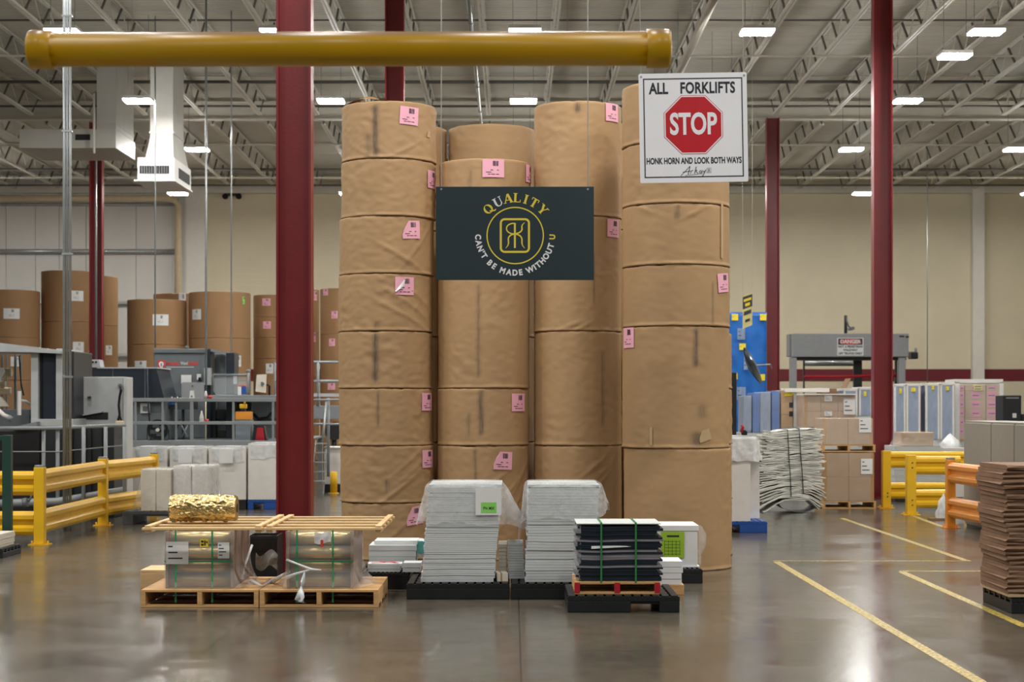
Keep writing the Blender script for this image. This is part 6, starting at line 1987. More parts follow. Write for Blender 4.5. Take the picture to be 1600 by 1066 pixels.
mb = MB(); mb.obox(P(30, 630, dq_ + 0.3), (0.35, -1, 0), (1, 0.35, 0), 0.15, 0.022, S(19, dq_)); mb.build('screen', 'white_enamel', t)
mb = MB(); mb.tube([P(33, 626, dq_ + 0.3), P(40, 627, dq_ + 0.4), P(49, 633, dq_ + 0.5)], 0.022, 10); mb.build('screen_arm', 'white_enamel', t)
mb = MB(); mb.tube([P(-6, 638, dq_ - 0.2), P(6, 649, dq_ - 0.2), P(15, 653, dq_ - 0.2)], 0.035, 10); mb.build('white_arm', 'white_enamel', t)
mb = MB(); mb.tube([P(13, 652, dq_ - 0.25), P(19, 656, dq_ - 0.25)], 0.045, 10); mb.build('arm_joint', 'machine_grey', t)
# grey control cabinet of the press
dcab = 31.0
ycab = dcab * K
t = thing('control_cabinet', 'large light grey cabinet with a dark cable at the end of the press', 'cabinet', (PX(160, dcab), ycab, 0))
mb = MB(); mb.box(PX(116, dcab), PX(193, dcab) - 0.002, ycab, ycab + 0.4, 0, PZ(589, dcab), 0.015); mb.build('body', 'machine_light', t)
mb = MB(); mb.box(PX(193, dcab), PX(199, dcab), ycab - 0.02, ycab + 0.42, 0, PZ(589.5, dcab), 0.01); mb.build('side_panel', 'machine_pale', t)
mb = MB(); mb.prism([(117, 652.5), (161, 644.5), (169, 644.5), (169, 655.5), (117, 655.5)], lambda p, q: (PX(p[0], dcab), q, PZ(p[1], dcab)), ycab - 0.012, ycab - 0.001); mb.build('slot', 'machine_black', t)
mb = MB(); mb.prism([(117, 652.3), (161, 644.3), (161, 642.5), (117, 650.5)], lambda p, q: (PX(p[0], dcab), q, PZ(p[1], dcab)), ycab - 0.06, ycab - 0.001); mb.build('slot_hood', 'machine_light', t)
mb = MB(); mb.tube([P(187.5, 603, dcab - 0.1), P(189, 610, dcab - 0.15), P(187, 620, dcab - 0.1), P(185.5, 634, dcab - 0.12), P(187, 648, dcab - 0.1), P(184.5, 657, dcab - 0.1)], 0.02, 8); mb.tube([P(187, 648, dcab - 0.1), P(189.5, 657, dcab - 0.1)], 0.014, 8); mb.build('cable', 'machine_black', t)
mb = MB(); mb.tube([P(187, 669, dcab - 0.1), P(187.5, 760, dcab - 0.1)], 0.012, 8); mb.build('cable', 'machine_black', t)
mb = MB(); mb.pbox(180, 658, 192, 670, dcab - 0.25, 0.12, 0.01); mb.build('junction_box', 'cream_pipe', t)
mb = MB(); mb.tube([P(187.5, 603, dcab - 0.12), P(187.5, 603, dcab)], 0.035, 12); mb.build('gland', 'machine_mid', t)
mb = MB(); mb.tube([P(140.5, 621, dcab - 0.08), P(140.5, 621, dcab)], 0.02, 10); mb.tube([P(137.5, 621, dcab - 0.08), P(137.5, 621, dcab)], 0.011, 8); mb.build('lock', 'machine_black', t)
# pipe railing
drl = 29.2
t = thing('pipe_railing', 'grey pipe railing standing before the dark press body', 'railing', (PX(100, drl), drl * K, 0))
A_, B_ = P(-40, 669.5, drl), P(196, 664.5, drl + 0.4)
mb = MB(); mb.tube([A_, P(90, 669, drl), B_], 0.032, 10); mb.build('top_pipe', 'rail_grey', t)
mb = MB(); mb.tube([P(-40, 706, drl), P(90, 706, drl), P(196, 696, drl + 0.4)], 0.009, 8); mb.build('thin_wire', 'rail_grey', t)
mb = MB(); mb.tube([P(-40, 788, drl - 0.2), P(90, 784, drl), P(196, 766, drl + 0.6)], 0.06, 12); mb.build('low_pipe', 'rail_grey', t)
for px in (68, 90, 130.5, 165, 194.5):
    mb = MB(); mb.tube([P(px, 669 if px < 120 else 667, drl + 0.05), Vector((PX(px, drl + 0.05), (drl + 0.05) * K, 0))], 0.03, 10); mb.build('railing_post', 'rail_grey', t)
t = thing('floor_valve', 'small valve fitting on the low pipe behind the guard rail', 'valve', P(40, 784, drl - 0.6))
mb = MB(); mb.tube([P(36, 786, drl - 0.6), P(43, 785, drl - 0.6)], 0.07, 12); mb.build('body', 'machine_mid', t)
mb = MB(); mb.tube([P(45, 784, drl - 0.6), P(49, 776, drl - 0.6), P(48, 770, drl - 0.6)], 0.016, 8); mb.build('lever', 'galvanised', t)

# ---------------------------------------------------------------- work platform with the red-logo machine
dpl = 36.0
ypl = dpl * K
zpl = PZ(691, dpl)
t = thing('work_platform', 'grey raised work platform behind the row of white wrapped stacks', 'platform', (PX(330, dpl), ypl, 0))
X0, X1 = PX(150, dpl), PX(453, dpl)
mb = MB(); mb.box(X0, X1, ypl, ypl + 6.2, zpl - 0.03, zpl); mb.build('deck', 'machine_mid', t)
mb = MB(); mb.box(X0, X1, ypl - 0.05, ypl - 0.001, zpl - 0.16, zpl + 0.03, 0.004); mb.build('edge_beam', 'rail_grey', t)
for x in (X0 + 0.1, PX(300, dpl), PX(400, dpl), X1 - 0.15):
    for y in (ypl + 0.02, ypl + 6.0):
        mb = MB(); mb.box(x, x + 0.1, y, y + 0.1, 0, zpl - 0.031); mb.build('leg', 'rail_grey', t)
t = thing('platform_railing', 'grey railing along the front of the raised work platform', 'railing', (PX(330, dpl), ypl, zpl))
for py, h in ((625, 0.035), (661, 0.03)):
    mb = MB(); mb.box(PX(206, dpl), PX(453, dpl), ypl - 0.045, ypl - 0.005, PZ(py, dpl) - h, PZ(py, dpl) + h, 0.005); mb.build('rail', 'rail_grey', t)
for px, w in ((212, 1.6), (254.5, 1.6), (300, 2.6), (365, 1.8), (427, 1.8), (450, 1.8)):
    mb = MB(); mb.box(PX(px - w, dpl), PX(px + w, dpl), ypl - 0.04, ypl - 0.008, zpl + 0.031, PZ(625, dpl), 0.004); mb.build('railing_post', 'rail_grey', t)
for px in (276,):
    mb = MB(); mb.box(PX(px - 1.4, dpl + 0.3), PX(px + 1.4, dpl + 0.3), ypl + 0.2, ypl + 0.24, zpl, PZ(632, dpl), 0.004); mb.build('railing_post', 'rail_grey', t)

dm2 = 40.0
ym2 = dm2 * K
t = thing('converting_machine', 'grey machine housing with a red logo on the raised platform', 'machine', (PX(280, dm2), ym2, zpl))
mb = MB(); mb.pbox(240, 552, 320, 690, dm2, 1.6, 0.02, z0=zpl); mb.build('housing', 'machine_mid', t)
mb = MB(); mb.pbox(239.5, 545, 321, 552, dm2 - 0.05, 1.65, 0.015); mb.build('top_hood', 'machine_mid', t)
mb = MB(); mb.tube([P(290, 544, dm2 + 0.1), P(292, 541.5, dm2 + 0.1), P(294, 544, dm2 + 0.1)], 0.03, 8); mb.build('lifting_eye', 'machine_grey', t)
mb = MB(); mb.pbox(246.5, 563, 258, 574.5, dm2, 0.004); lg = mb.build('logo', 'logo_red', t); lg.location.y -= 0.012
mb = MB()
mb.prism([(252.4 + 3.9 * math.cos(a), 569 - 3.9 * math.sin(a)) for a in [2 * PI * q / 18 for q in range(18)]], lambda p, q: (PX(p[0], dm2), q, PZ(p[1], dm2)), ym2 - 0.017, ym2 - 0.0135)
mb.prism([(250, 570), (254.6, 570), (254.6, 575), (250, 575)], lambda p, q: (PX(p[0], dm2), q, PZ(p[1], dm2)), ym2 - 0.0135, ym2 - 0.0125)
mb.build('logo_disc', 'white_paper', lg)
mb = MB(); mb.prism([(251.5, 568), (253.3, 567.5), (253.4, 573), (251.6, 573)], lambda p, q: (PX(p[0], dm2), q, PZ(p[1], dm2)), ym2 - 0.020, ym2 - 0.0175); mb.build('logo_stroke', 'machine_mid', lg)
for tx, px, m_, sz in (('Marquip', 259.5, 'logo_red', 8.4), ('Ward', 282.2, 'logo_grey', 6.6), ('United', 293, 'logo_red', 8.2)):
    mb = MB(); put_text(mb, tx, PX(px, dm2), ym2 - 0.006, PZ(568, dm2), S(sz, dm2), 0.004, 0.72, align='LEFT'); mb.build('logo_word', m_, t)
mb = MB(); mb.box(PX(260, dm2), PX(303, dm2), ym2 - 0.006, ym2 - 0.003, PZ(574.4, dm2), PZ(573.2, dm2)); mb.build('logo_line', 'logo_grey', t)
mb = MB(); mb.pbox(320, 545, 329, 690, dm2 + 0.1, 0.5, 0.01, z0=zpl); mb.build('column_housing', 'navy_panel', t)
mb = MB(); mb.pbox(318.5, 575, 329, 602, dm2 - 0.2, 0.15, 0.01); mb.build('switch_box', 'machine_light', t)
mb = MB(); mb.pbox(329, 553, 353, 690, dm2 + 1.2, 0.3, 0.01, z0=zpl); mb.build('rear_panel', 'machine_grey', t)
mb = MB(); mb.prism([(326, 545), (354, 550), (354, 554), (326, 549)], lambda p, q: (PX(p[0], dm2), q, PZ(p[1], dm2)), ym2 + 0.1, ym2 + 1.0); mb.build('top_beam', 'machine_grey', t)
mb = MB(); mb.pbox(353, 551, 366, 690, dm2 + 0.1, 0.6, 0.01, z0=zpl); mb.build('column_housing', 'navy_panel', t)
mb = MB(); mb.pbox(364.5, 586, 369.5, 600, dm2 - 0.1, 0.05); mb.build('notice', 'grey_paper', t)
mb = MB(); mb.pbox(318, 640, 436, 690, dm2 + 0.6, 1.0, 0.01, z0=zpl); mb.build('lower_body', 'machine_mid', t)
mb = MB(); mb.box(PX(326, 38.4), PX(436, 38.4), 38.4 * K, 41 * K, PZ(618, 39.9) - 0.08, PZ(618, 39.9), 0.01); mb.build('table', 'machine_grey', t)
for (x0, y0, x1, y1, m_) in ((338, 640, 357, 656, 'machine_black'), (370, 626, 391, 642, 'machine_black'), (392, 626, 432, 654, 'machine_grey'), (328, 626, 337, 690, 'machine_dark'), (340, 672, 358, 690, 'machine_black')):
    mb = MB(); mb.pbox(x0, y0, x1, y1, dm2 + 0.35, 0.2, 0.01); mb.build('drive_unit', m_, t)
mb = MB(); mb.tube([P(395, 647, dm2), P(404, 655, dm2), P(418, 653, dm2), P(425, 645, dm2)], 0.035, 8); mb.build('hose', 'machine_black', t)
mb = MB(); mb.tube([P(264, 655, dm2 - 0.3), P(268, 668, dm2 - 0.3), P(276, 670, dm2 - 0.3), P(282, 655, dm2 - 0.3)], 0.02, 8); mb.build('hose', 'machine_black', t)
for (x, y, w, h, m_) in ((257, 591, 1, 5, 'white_paper'), (260.5, 607, 2.5, 5, 'machine_light'), (311, 589, 3.5, 4.5, 'white_paper'), (312, 593, 2.2, 3, 'machine_black')):
    mb = MB(); mb.pbox(x - w, y - h, x + w, y + h, dm2 - 0.04, 0.02); mb.build('placard', m_, t)
mb = MB(); mb.pbox(283, 586, 299, 600, dm2 - 0.06, 0.01); mb.build('paper_sheet', 'white_paper', t)

dnv = 37.6
t = thing('sloped_cover', 'long dark navy sloped machine cover beside the red-logo machine', 'machine cover', (PX(195, dnv), dnv * K, zpl))
mb = MB(); mb.prism([(141, 576), (244, 576), (257, 624.5), (141, 624.5)], lambda p, q: (PX(p[0], dnv), q, PZ(p[1], dnv)), dnv * K, dnv * K + 1.3); mb.build('cover', 'navy_panel', t)
mb = MB(); mb.prism([(152, 574), (246, 574), (246.5, 576), (152, 576)], lambda p, q: (PX(p[0], dnv), q, PZ(p[1], dnv)), dnv * K - 0.02, dnv * K + 1.32); mb.build('pale_edge', 'machine_light', t)
mb = MB(); mb.prism([(140, 574), (143, 562), (155, 562), (158, 574)], lambda p, q: (PX(p[0], dnv), q, PZ(p[1], dnv)), dnv * K - 0.03, dnv * K + 0.3); mb.build('pale_cap', 'machine_light', t)
for x in (145, 150):
    mb = MB(); mb.tube([P(x, 566, dnv - 0.06), P(x, 566, dnv)], 0.022, 10); mb.build('cap_hole', 'machine_black', t)
mb = MB(); mb.pbox(226, 576, 226.8, 624, dnv - 0.01, 0.02); mb.pbox(176, 576, 176.5, 624, dnv - 0.01, 0.02); mb.build('seam', 'machine_mid', t)
mb = MB(); mb.pbox(206, 625.5, 258, 690, dnv + 0.4, 1.2, 0.01, z0=zpl); mb.build('under_body', 'machine_mid', t)
mb = MB(); mb.pbox(219, 630, 234, 646, dnv + 0.3, 0.03, 0.008); mb.build('white_frame', 'white_enamel', t)
mb = MB(); mb.pbox(223, 635, 230, 642, dnv + 0.26, 0.03); mb.build('frame_window', 'machine_mid', t)
mb = MB(); mb.tube([P(230, 576, dnv - 0.1), P(231, 625, dnv - 0.3), P(236, 690, dnv - 0.3)], 0.016, 8); mb.build('cable', 'navy_panel', t)

# things on the platform
df_ = 37.2
t = thing('floor_fan', 'round dark floor fan on the raised platform below the navy cover', 'fan', (PX(246, df_), df_ * K, zpl))
c = Vector((PX(246, df_), df_ * K + 0.05, zpl + S(17, df_)))
mb = MB(); 
ringp = [(c.x + 0.2 * math.cos(a), c.y - 0.04, c.z + 0.2 * math.sin(a)) for a in [2 * PI * q / 28 for q in range(29)]]
mb.tube(ringp, 0.012, 8, False)
for r in (0.16, 0.12, 0.08): mb.tube([(c.x + r * math.cos(a), c.y - 0.05, c.z + r * math.sin(a)) for a in [2 * PI * q / 24 for q in range(25)]], 0.004, 5, False)
for q in range(12): mb.bar((c.x, c.y - 0.05, c.z), (c.x + 0.2 * math.cos(q * PI / 6), c.y - 0.04, c.z + 0.2 * math.sin(q * PI / 6)), 0.005)
mb.build('guard', 'machine_dark', t)
mb = MB(); mb.tube([(c.x, c.y + 0.0, c.z), (c.x, c.y + 0.1, c.z)], [0.2, 0.19], 28); mb.build('drum', 'machine_black', t)
for q in range(4):
    a = q * PI / 2 + 0.4
    mb = MB(); mb.obox((c.x + 0.09 * math.cos(a), c.y - 0.02, c.z + 0.09 * math.sin(a)), (math.cos(a), 0, 0), (0, 1, 0), 0.06, 0.004, 0.04); mb.build('blade', 'machine_mid', t)
mb = MB(); mb.tube([(c.x, c.y - 0.06, c.z), (c.x, c.y - 0.02, c.z)], 0.035, 14); mb.build('hub', 'cream_paper', t)
mb = MB(); mb.box(c.x - 0.18, c.x + 0.18, c.y - 0.05, c.y + 0.12, zpl, zpl + 0.02); mb.bar((c.x - 0.21, c.y, zpl + 0.02), (c.x - 0.21, c.y, c.z), 0.015); mb.bar((c.x + 0.21, c.y, zpl + 0.02), (c.x + 0.21, c.y, c.z), 0.015); mb.build('stand', 'machine_dark', t)

dcn = 38.4
t = thing('operator_console', 'operator console with lit buttons and dark legs on the platform', 'console', (PX(280, dcn), dcn * K, zpl))
mb = MB(); mb.prism([(dcn * K, PZ(625, dcn)), (dcn * K - 0.02, PZ(640, dcn)), (dcn * K + 0.5, PZ(640, dcn)), (dcn * K + 0.5, PZ(619, dcn))], lambda p, q: (q, p[0], p[1]), PX(258, dcn), PX(302, dcn)); mb.build('desk', 'machine_dark', t)
mb = MB(); mb.pbox(258, 619.5, 284, 625, dcn + 0.15, 0.02); mb.build('button_strip', 'navy_panel', t)
for q in range(6):
    mb = MB(); mb.tube([P(260.5 + q * 4.2, 621 + (q % 2) * 1.6, dcn - 0.05), P(260.5 + q * 4.2, 621 + (q % 2) * 1.6, dcn + 0.15)], 0.017, 8); mb.build('button', 'white_enamel', t)
for q, m_ in enumerate(('guard_orange', 'blue_plastic', 'blue_plastic', 'machine_grey')):
    mb = MB(); mb.tube([P(260 + q * 5, 631, dcn - 0.08), P(260 + q * 5, 631, dcn + 0.1)], 0.028, 8); mb.build('button', m_, t)
for x0, x1 in ((262, 265), (284, 287.5), (297, 299)):
    mb = MB(); mb.pbox(x0, 640, x1, 690, dcn + 0.2, 0.06, 0.0, z0=zpl); mb.build('leg', 'machine_black', t)
mb = MB(); mb.pbox(262, 686, 299, 690, dcn + 0.1, 0.3, 0.0, z0=zpl); mb.build('foot_board', 'machine_black', t)
mb = MB(); mb.tube([P(284, 665, dcn + 0.1), P(293, 684, dcn + 0.1)], 0.014, 6); mb.tube([P(293, 665, dcn + 0.1), P(284, 684, dcn + 0.1)], 0.014, 6); mb.build('cross_brace', 'machine_grey', t)
dim = 38.42
t = thing('desktop_computer', 'white all-in-one computer seen from behind on the console', 'computer', P(301, 623, dim))
mb = MB()
mb.prism([(283.5, 599), (285, 597.5), (317, 597.5), (318.5, 599), (318.5, 622), (317, 623.5), (285, 623.5), (283.5, 622)], lambda p, q: (PX(p[0], dim), q, PZ(p[1], dim)), dim * K, dim * K + 0.03); mb.build('screen_back', 'brushed_alu', t)
mb = MB(); mb.prism([(297.5, 610.5), (303, 610.5), (304.5, 624), (296, 624)], lambda p, q: (PX(p[0], dim), q, PZ(p[1], dim)), dim * K - 0.035, dim * K - 0.002); mb.build('stand', 'white_enamel', t)
mb = MB(); mb.tube([P(300.7, 603.5, dim - 0.012), P(300.7, 603.5, dim)], 0.017, 14); mb.build('back_emblem', 'ink', t)
mb = MB(); mb.tube([P(299.5, 619.5, dim - 0.06), P(299.5, 619.5, dim - 0.04)], 0.02, 14); mb.build('cable_hole', 'machine_mid', t)
t = thing('clear_guard', 'clear machine guard in a rounded frame above the machine table', 'guard panel', P(362, 618, dm2 - 0.5))
dgd = dm2 - 0.5
mb = MB()
fr_ = [(333, 586), (386, 586), (389, 589), (389, 612), (386, 618), (338, 618), (333, 612)]
mb.tube([P(x, y, dgd) for x, y in fr_ + fr_[:1]], 0.022, 8, False); mb.build('frame', 'machine_mid', t)
mb = MB(); mb.pbox(334, 587, 388, 617, dgd + 0.02, 0.008); mb.build('pane', 'guard_panel_clear', t)
mb = MB(); mb.tube([P(388, 583, dgd), P(388, 620, dgd)], 0.03, 8); mb.tube([P(385, 581, dgd), P(388, 579, dgd), P(391, 581, dgd)], 0.03, 8); mb.build('post', 'rail_grey', t)
t = thing('ink_box', 'small white and blue printed box on the machine table', 'box', P(380, 617.5, dgd - 0.5))
mb = MB(); mb.pbox(371.5, 604, 377, 618, dgd - 0.5, 0.12, 0.004); mb.build('white_side', 'white_paper', t)
mb = MB(); mb.pbox(377, 604, 384, 616, dgd - 0.5, 0.12, 0.004); mb.build('blue_side', 'blue_plastic', t)
mb = MB(); mb.pbox(371.5, 602.5, 384, 604, dgd - 0.5, 0.12); mb.build('red_edge', 'logo_red', t)
dmn = 38.5
t = thing('monitor', 'pale monitor tilted on a black arm at the end of the table', 'monitor', P(408, 612, dmn))
mb = MB(); mb.prism([(401, 585.5), (416, 585), (415, 614), (399, 612)], lambda p, q: (PX(p[0], dmn), q, PZ(p[1], dmn)), dmn * K, dmn * K + 0.05); mb.build('screen_back', 'cream_paper', t)
mb = MB(); mb.pbox(407.5, 597, 411, 603, dmn - 0.05, 0.04); mb.build('mount', 'machine_mid', t)
mb = MB(); mb.tube([P(411, 600, dmn), P(417, 601, dmn + 0.2), P(421, 603, dmn + 0.3), Vector((PX(421, dmn + 0.4), (dmn + 0.4) * K, PZ(618, 39.9)))], 0.024, 8); mb.build('arm', 'machine_black', t)
t = thing('waste_bin', 'tall grey bin under the orange box on the platform', 'bin', (PX(379, 36.9), 36.9 * K, zpl))
mb = MB(); mb.pbox(367.5, 657.5, 391, 690, 36.9, 0.4, 0.01, z0=zpl); mb.build('body', 'grey_bin', t)
mb = MB(); mb.pbox(367, 656.2, 391.5, 658.5, 36.85, 0.42, 0.006); mb.build('rim', 'grey_bin', t)
t = thing('tool_box', 'orange open box standing on the grey bin', 'box', P(379, 656, 36.9))
mb = MB(); mb.pbox(367.5, 643.5, 391.5, 656, 36.9, 0.3, 0.008); mb.build('box', 'guard_orange', t)
mb = MB(); mb.pbox(368.5, 642.8, 390.5, 643.6, 36.93, 0.24); mb.build('opening', 'machine_black', t)
t = thing('yellow_tool', 'small yellow hand tool above the orange box', 'tool', P(379, 636, 37.2))
mb = MB(); mb.pbox(374, 631.5, 385, 638.5, 37.2, 0.12, 0.015); mb.build('body', 'guard_yellow', t)
mb = MB(); mb.tube([P(382, 632, 37.2), P(383, 625, 37.2)], 0.02, 8); mb.build('stem', 'guard_yellow', t)
mb = MB(); mb.pbox(376, 638.5, 383, 643.4, 37.0, 0.1); mb.build('handle', 'machine_black', t)
t = thing('red_bag', 'red and black bag on the platform beside the grey bin', 'bag', (PX(405, 37), 37 * K, zpl))
mb = MB(); mb.prism([(399, 690), (402, 668), (411, 668), (414, 690)], lambda p, q: (PX(p[0], 37), q, max(zpl, PZ(p[1], 37))), 37 * K - 0.02, 37 * K + 0.2); mb.build('red_front', 'red_plastic', t)
mb = MB(); mb.prism([(394, 690), (396, 668), (399, 665), (412, 666), (417, 690)], lambda p, q: (PX(p[0], 37), q, max(zpl, PZ(p[1], 37))), 37 * K - 0.0, 37 * K + 0.24); mb.build('black_body', 'machine_black', t)
t = thing('spray_bottle', 'white spray bottle on a small pale shelf behind the platform railing', 'bottle', P(315.5, 659, 36.8))
mb = MB(); mb.tube([P(315, 659.5, 36.8), P(315, 652, 36.8), P(315, 646, 36.8), P(315, 642, 36.8)], [0.045, 0.042, 0.02, 0.012], 14); mb.build('bottle', 'white_enamel', t)
t = thing('wall_shelf', 'small pale shelf with a red pot behind the platform railing', 'shelf', P(319, 661, 36.8))
mb = MB(); mb.tube([P(319.5, 662.5, 36.9), P(319.5, 660, 36.9)], [0.07, 0.11], 18); mb.build('dish', 'white_enamel', t)
mb = MB(); mb.tube([P(323, 659, 36.9), P(323, 655, 36.9)], 0.035, 12); mb.build('red_pot', 'logo_red', t)
mb = MB(); mb.tube([P(321.5, 690, 36.9), P(321.5, 623, 36.9)], 0.012, 8); mb.build('pole', 'cream_pipe', t)
t = thing('safety_cup', 'small red topped white cup standing on the rail by the computer', 'cup', P(328, 622, 35.97))
mb = MB(); mb.tube([P(321.5, 622.2, 35.97), P(321.5, 616, 35.97), P(321.5, 611, 35.97)], [0.03, 0.03, 0.012], 10); mb.build('white_nozzle', 'white_enamel', t)
mb = MB(); mb.tube([P(328.5, 622.2, 35.97), P(328.5, 618.5, 35.97)], 0.045, 12); mb.build('red_cup', 'logo_red', t)

# railing, stairs, white bin and bollard right of the big red column
dst = 38.0
t = thing('stair_unit', 'grey steel stairs with handrails between the red column and the rolls', 'stairs', (PX(500, dst), dst * K, 0))
for q in range(5):
    z = PZ(752 - q * 14.5, dst)
    mb = MB(); mb.box(PX(486.5, dst), PX(505, dst), dst * K + q * 0.16, dst * K + q * 0.16 + 0.24, z - 0.02, z); mb.build('tread', 'rail_grey', t)
mb = MB(); mb.prism([(dst * K, 0.0), (dst * K + 0.12, 0.0), (dst * K + 0.95, PZ(690, dst)), (dst * K + 0.80, PZ(690, dst))], lambda p, q: (q, p[0], p[1]), PX(504.5, dst), PX(505.5, dst)); mb.build('stringer', 'rail_grey', t)
mb = MB(); mb.prism([(dst * K, 0.0), (dst * K + 0.12, 0.0), (dst * K + 0.95, PZ(690, dst)), (dst * K + 0.80, PZ(690, dst))], lambda p, q: (q, p[0], p[1]), PX(485.5, dst), PX(486.5, dst)); mb.build('stringer', 'rail_grey', t)
mb = MB(); mb.tube([P(504, 690, dst), P(510, 628, dst + 0.4)], 0.026, 8); mb.build('handrail', 'galvanised', t)
mb = MB(); mb.tube([P(513, 745, dst + 0.5), P(513, 622, dst + 0.5)], 0.03, 8); mb.build('handrail_post', 'rail_grey', t)
mb = MB(); mb.tube([P(486, 625, dst + 0.4), P(530, 625, dst + 0.4)], 0.022, 8); mb.tube([P(486, 663, dst + 0.4), P(530, 663, dst + 0.4)], 0.022, 8); mb.build('side_rail', 'rail_grey', t)
drr = 46.0
zrr = PZ(652, drr)
t = thing('gantry_walkway', 'grey machine walkway with a high railing behind the stairs', 'walkway', (PX(505, drr), drr * K, 0))
mb = MB(); mb.box(PX(440, drr), PX(560, drr), drr * K, drr * K + 1.2, PZ(655, drr), PZ(634, drr), 0.01); mb.build('beam', 'machine_grey', t)
for px in (430, 497):
    mb = MB(); mb.tube([P(px, 566, drr), P(px, 634, drr)], 0.035, 8); mb.build('railing_post', 'rail_grey', t)
for py in (566, 596):
    mb = MB(); mb.tube([P(430, py, drr), P(562, py, drr)], 0.035, 8); mb.build('rail', 'rail_grey', t)
mb = MB(); mb.box(PX(430, drr), PX(562, drr), drr * K - 0.03, drr * K + 0.1, PZ(620, drr), PZ(615, drr)); mb.build('kick_board', 'machine_light', t)
for px in (445, 545):
    mb = MB(); mb.box(PX(px, drr), PX(px + 4, drr), drr * K + 0.2, drr * K + 0.4, 0, PZ(655, drr)); mb.build('leg', 'machine_grey', t)
mb = MB(); mb.tube([P(522, 674, drr), P(522, 674, drr + 0.4)], S(14, drr), 24); mb.build('drive_wheel', 'machine_black', t)
mb = MB(); mb.tube([P(522, 674, drr + 0.2), (PX(522, drr + 0.2), (drr + 0.2) * K, 0.0)], 0.06, 8); mb.build('wheel_stand', 'machine_dark', t)
dwb = 39.0
t = thing('white_bin', 'white boxy bin on a black base beside the yellow bollard', 'bin', (PX(520, dwb), dwb * K, 0))
mb = MB(); mb.pbox(506.5, 700, 545, 757, dwb, 0.6, 0.015); mb.build('body', 'white_board', t)
mb = MB(); mb.pbox(505.5, 698.5, 546, 701, dwb - 0.05, 0.66, 0.01); mb.build('lid', 'white_board', t)
mb = MB(); mb.pbox(506, 757.2, 545.5, 770, dwb, 0.6, 0.01, z0=0.0); mb.build('base', 'black_plastic', t)
dbo = 38.2
t = thing('bollard', 'short yellow bollard in front of the white bin', 'bollard', (PX(521.5, dbo), dbo * K, 0))
mb = MB(); r = S(5.5, dbo); zt_ = PZ(737, dbo); mb.tube([(PX(521.5, dbo), dbo * K, 0.015), (PX(521.5, dbo), dbo * K, zt_ - 0.01), (PX(521.5, dbo), dbo * K, zt_)], [r, r, r * 0.8], 18); mb.build('tube', 'guard_yellow', t)
mb = MB(); mb.tube([(PX(521.5, dbo), dbo * K, 0.0), (PX(521.5, dbo), dbo * K, 0.015)], r * 1.5, 18); mb.build('base_plate', 'guard_yellow', t)

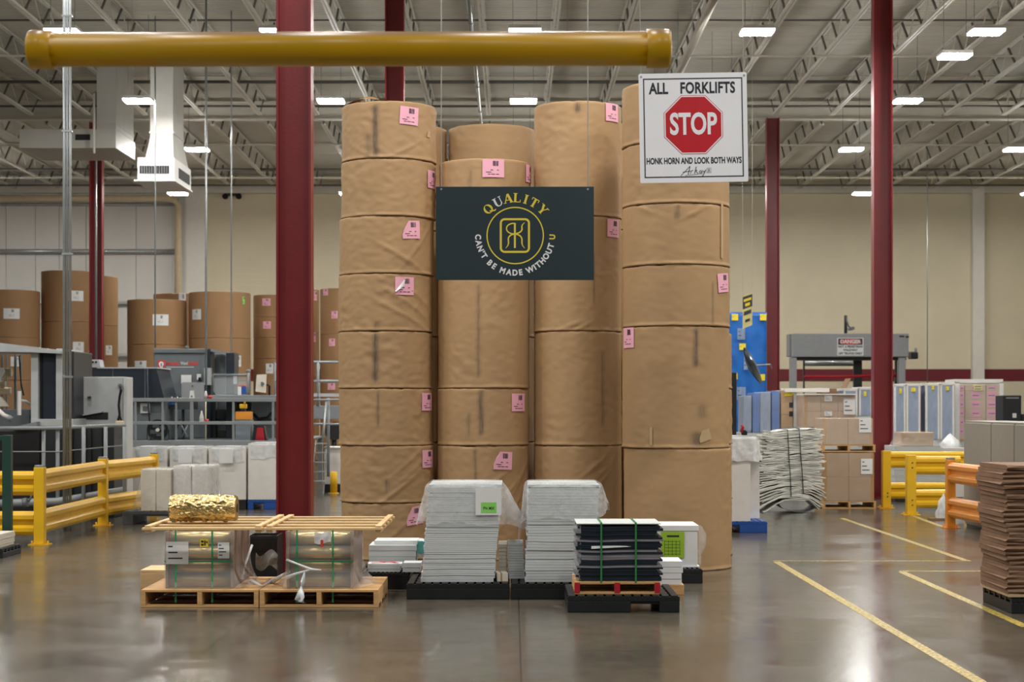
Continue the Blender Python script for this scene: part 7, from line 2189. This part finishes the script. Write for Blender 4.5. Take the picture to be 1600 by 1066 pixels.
# ---------------------------------------------------------------- wrapped white stacks before the platform
dws = 32.5
yw_ = dws * K
for q, (x0, x1, yt, m_, pm, where) in enumerate(((206, 262, 699, 'white_board', 'black_plastic', 'nearest the press cabinet'), (264, 323.5, 699, 'white_board', 'black_plastic', 'with a note, second from the press'),
                                                 (325, 385, 699, 'white_board', 'black_plastic', 'with a note, third from the press'), (386.5, 447, 693, 'white_board', 'blue_plastic', 'on a blue pallet by the big red column'))):
    zp_ = PZ(781, dws)
    pallet_plastic(f'{"blue" if q == 3 else "black"} pallet under the white wrapped stack {where}', PX(x0, dws) + 0.005, PX(x1, dws) - 0.005, yw_, yw_ + 1.0, zp_, pm, fork=(0.15, 0.42))
    t = paper_pile('wrapped_sheet_stack', f'white wrapped sheet stack {where}', PX(x0, dws) + 0.01, PX(x1, dws) - 0.012, PX(x0, dws) + 0.01, PX(x1, dws) - 0.012, yw_ + 0.02, yw_ + 0.92, zp_ + 0.001, PZ(yt, dws), 1, m_, 'wrapped stack', 'white wrapped stacks before the platform', 0.002, 80 + q, 0.001)
    cover('', PX(x0, dws) + 0.02, PX(x1, dws) - 0.02, yw_ + 0.02, yw_ + 0.92, PZ(yt, dws), PZ(yt + 24, dws), [], 90 + q, 'film_white', 'plastic_wrap', 0.0, t, 80, 12)
    if q in (0, 1, 2):
        nx_ = (218, 278, 342)[q]
        mb = MB(); mb.obox(P(nx_ + 11, 713 - (2 if q == 0 else 0), dws - 0.08), (1, 0.03, 0), (0, 1, 0), S(10.5, dws), 0.003, S(11, dws)); mb.build('paper_sheet', 'white_paper', t)
dwf = 28.4
ywf = dwf * K
pallet_plastic('dark grey pallet under the loosely wrapped cream cartons', PX(192, dwf), PX(322, dwf), ywf, ywf + 1.0, PZ(799, dwf), 'grey_plastic', fork=(0.12, 0.55))
zf_ = PZ(799, dwf) + 0.001
for q, (x0, x1) in enumerate(((219, 242.5), (243, 266))):
    mb = MB(); mb.box(PX(x0, dwf), PX(x1, dwf) - 0.004, ywf + 0.06, ywf + 0.7, zf_, PZ(734, dwf), 0.006)
    tag(mb.build('carton', 'cream_paper', None, (PX(x0, dwf), ywf + 0.06, zf_)), ('first', 'second')[q] + ' upright cream carton from the film bulge on the grey pallet', 'carton', 'cream cartons on the grey pallet')
for q, (x0, x1, yt) in enumerate(((267, 296, 729), (297, 327, 729))):
    t = thing('wrapped_sheet_stack', ('white wrapped sheet stack touching the cream cartons', 'white wrapped sheet stack at the far end of the grey pallet')[q], 'wrapped stack', (PX(x0, dwf), ywf + 0.2, zf_), 'white wrapped stacks on the grey pallet')
    mb = MB(); mb.box(PX(x0, dwf), PX(x1, dwf) - 0.004, ywf + 0.16, ywf + 0.9, zf_, PZ(yt, dwf), 0.01); mb.build('sheets', 'white_board', t)
    cover('', PX(x0, dwf), PX(x1, dwf), ywf + 0.15, ywf + 0.9, PZ(yt, dwf), PZ(788, dwf), [(0, 0.6, 0.03), (1.2, 0.4, 0.02)], 100 + q, 'film_cover', 'plastic_wrap', 0.02, t, 90, 24)
cover('loose clear film bulging off the cream cartons towards the guard rail', PX(219, dwf), PX(266, dwf), ywf + 0.06, ywf + 0.7, PZ(733, dwf), PZ(794, dwf), [(PI, 0.45, 0.15), (PI + 0.5, 0.3, 0.06)], 111, 'film_thin', flare=0.01)
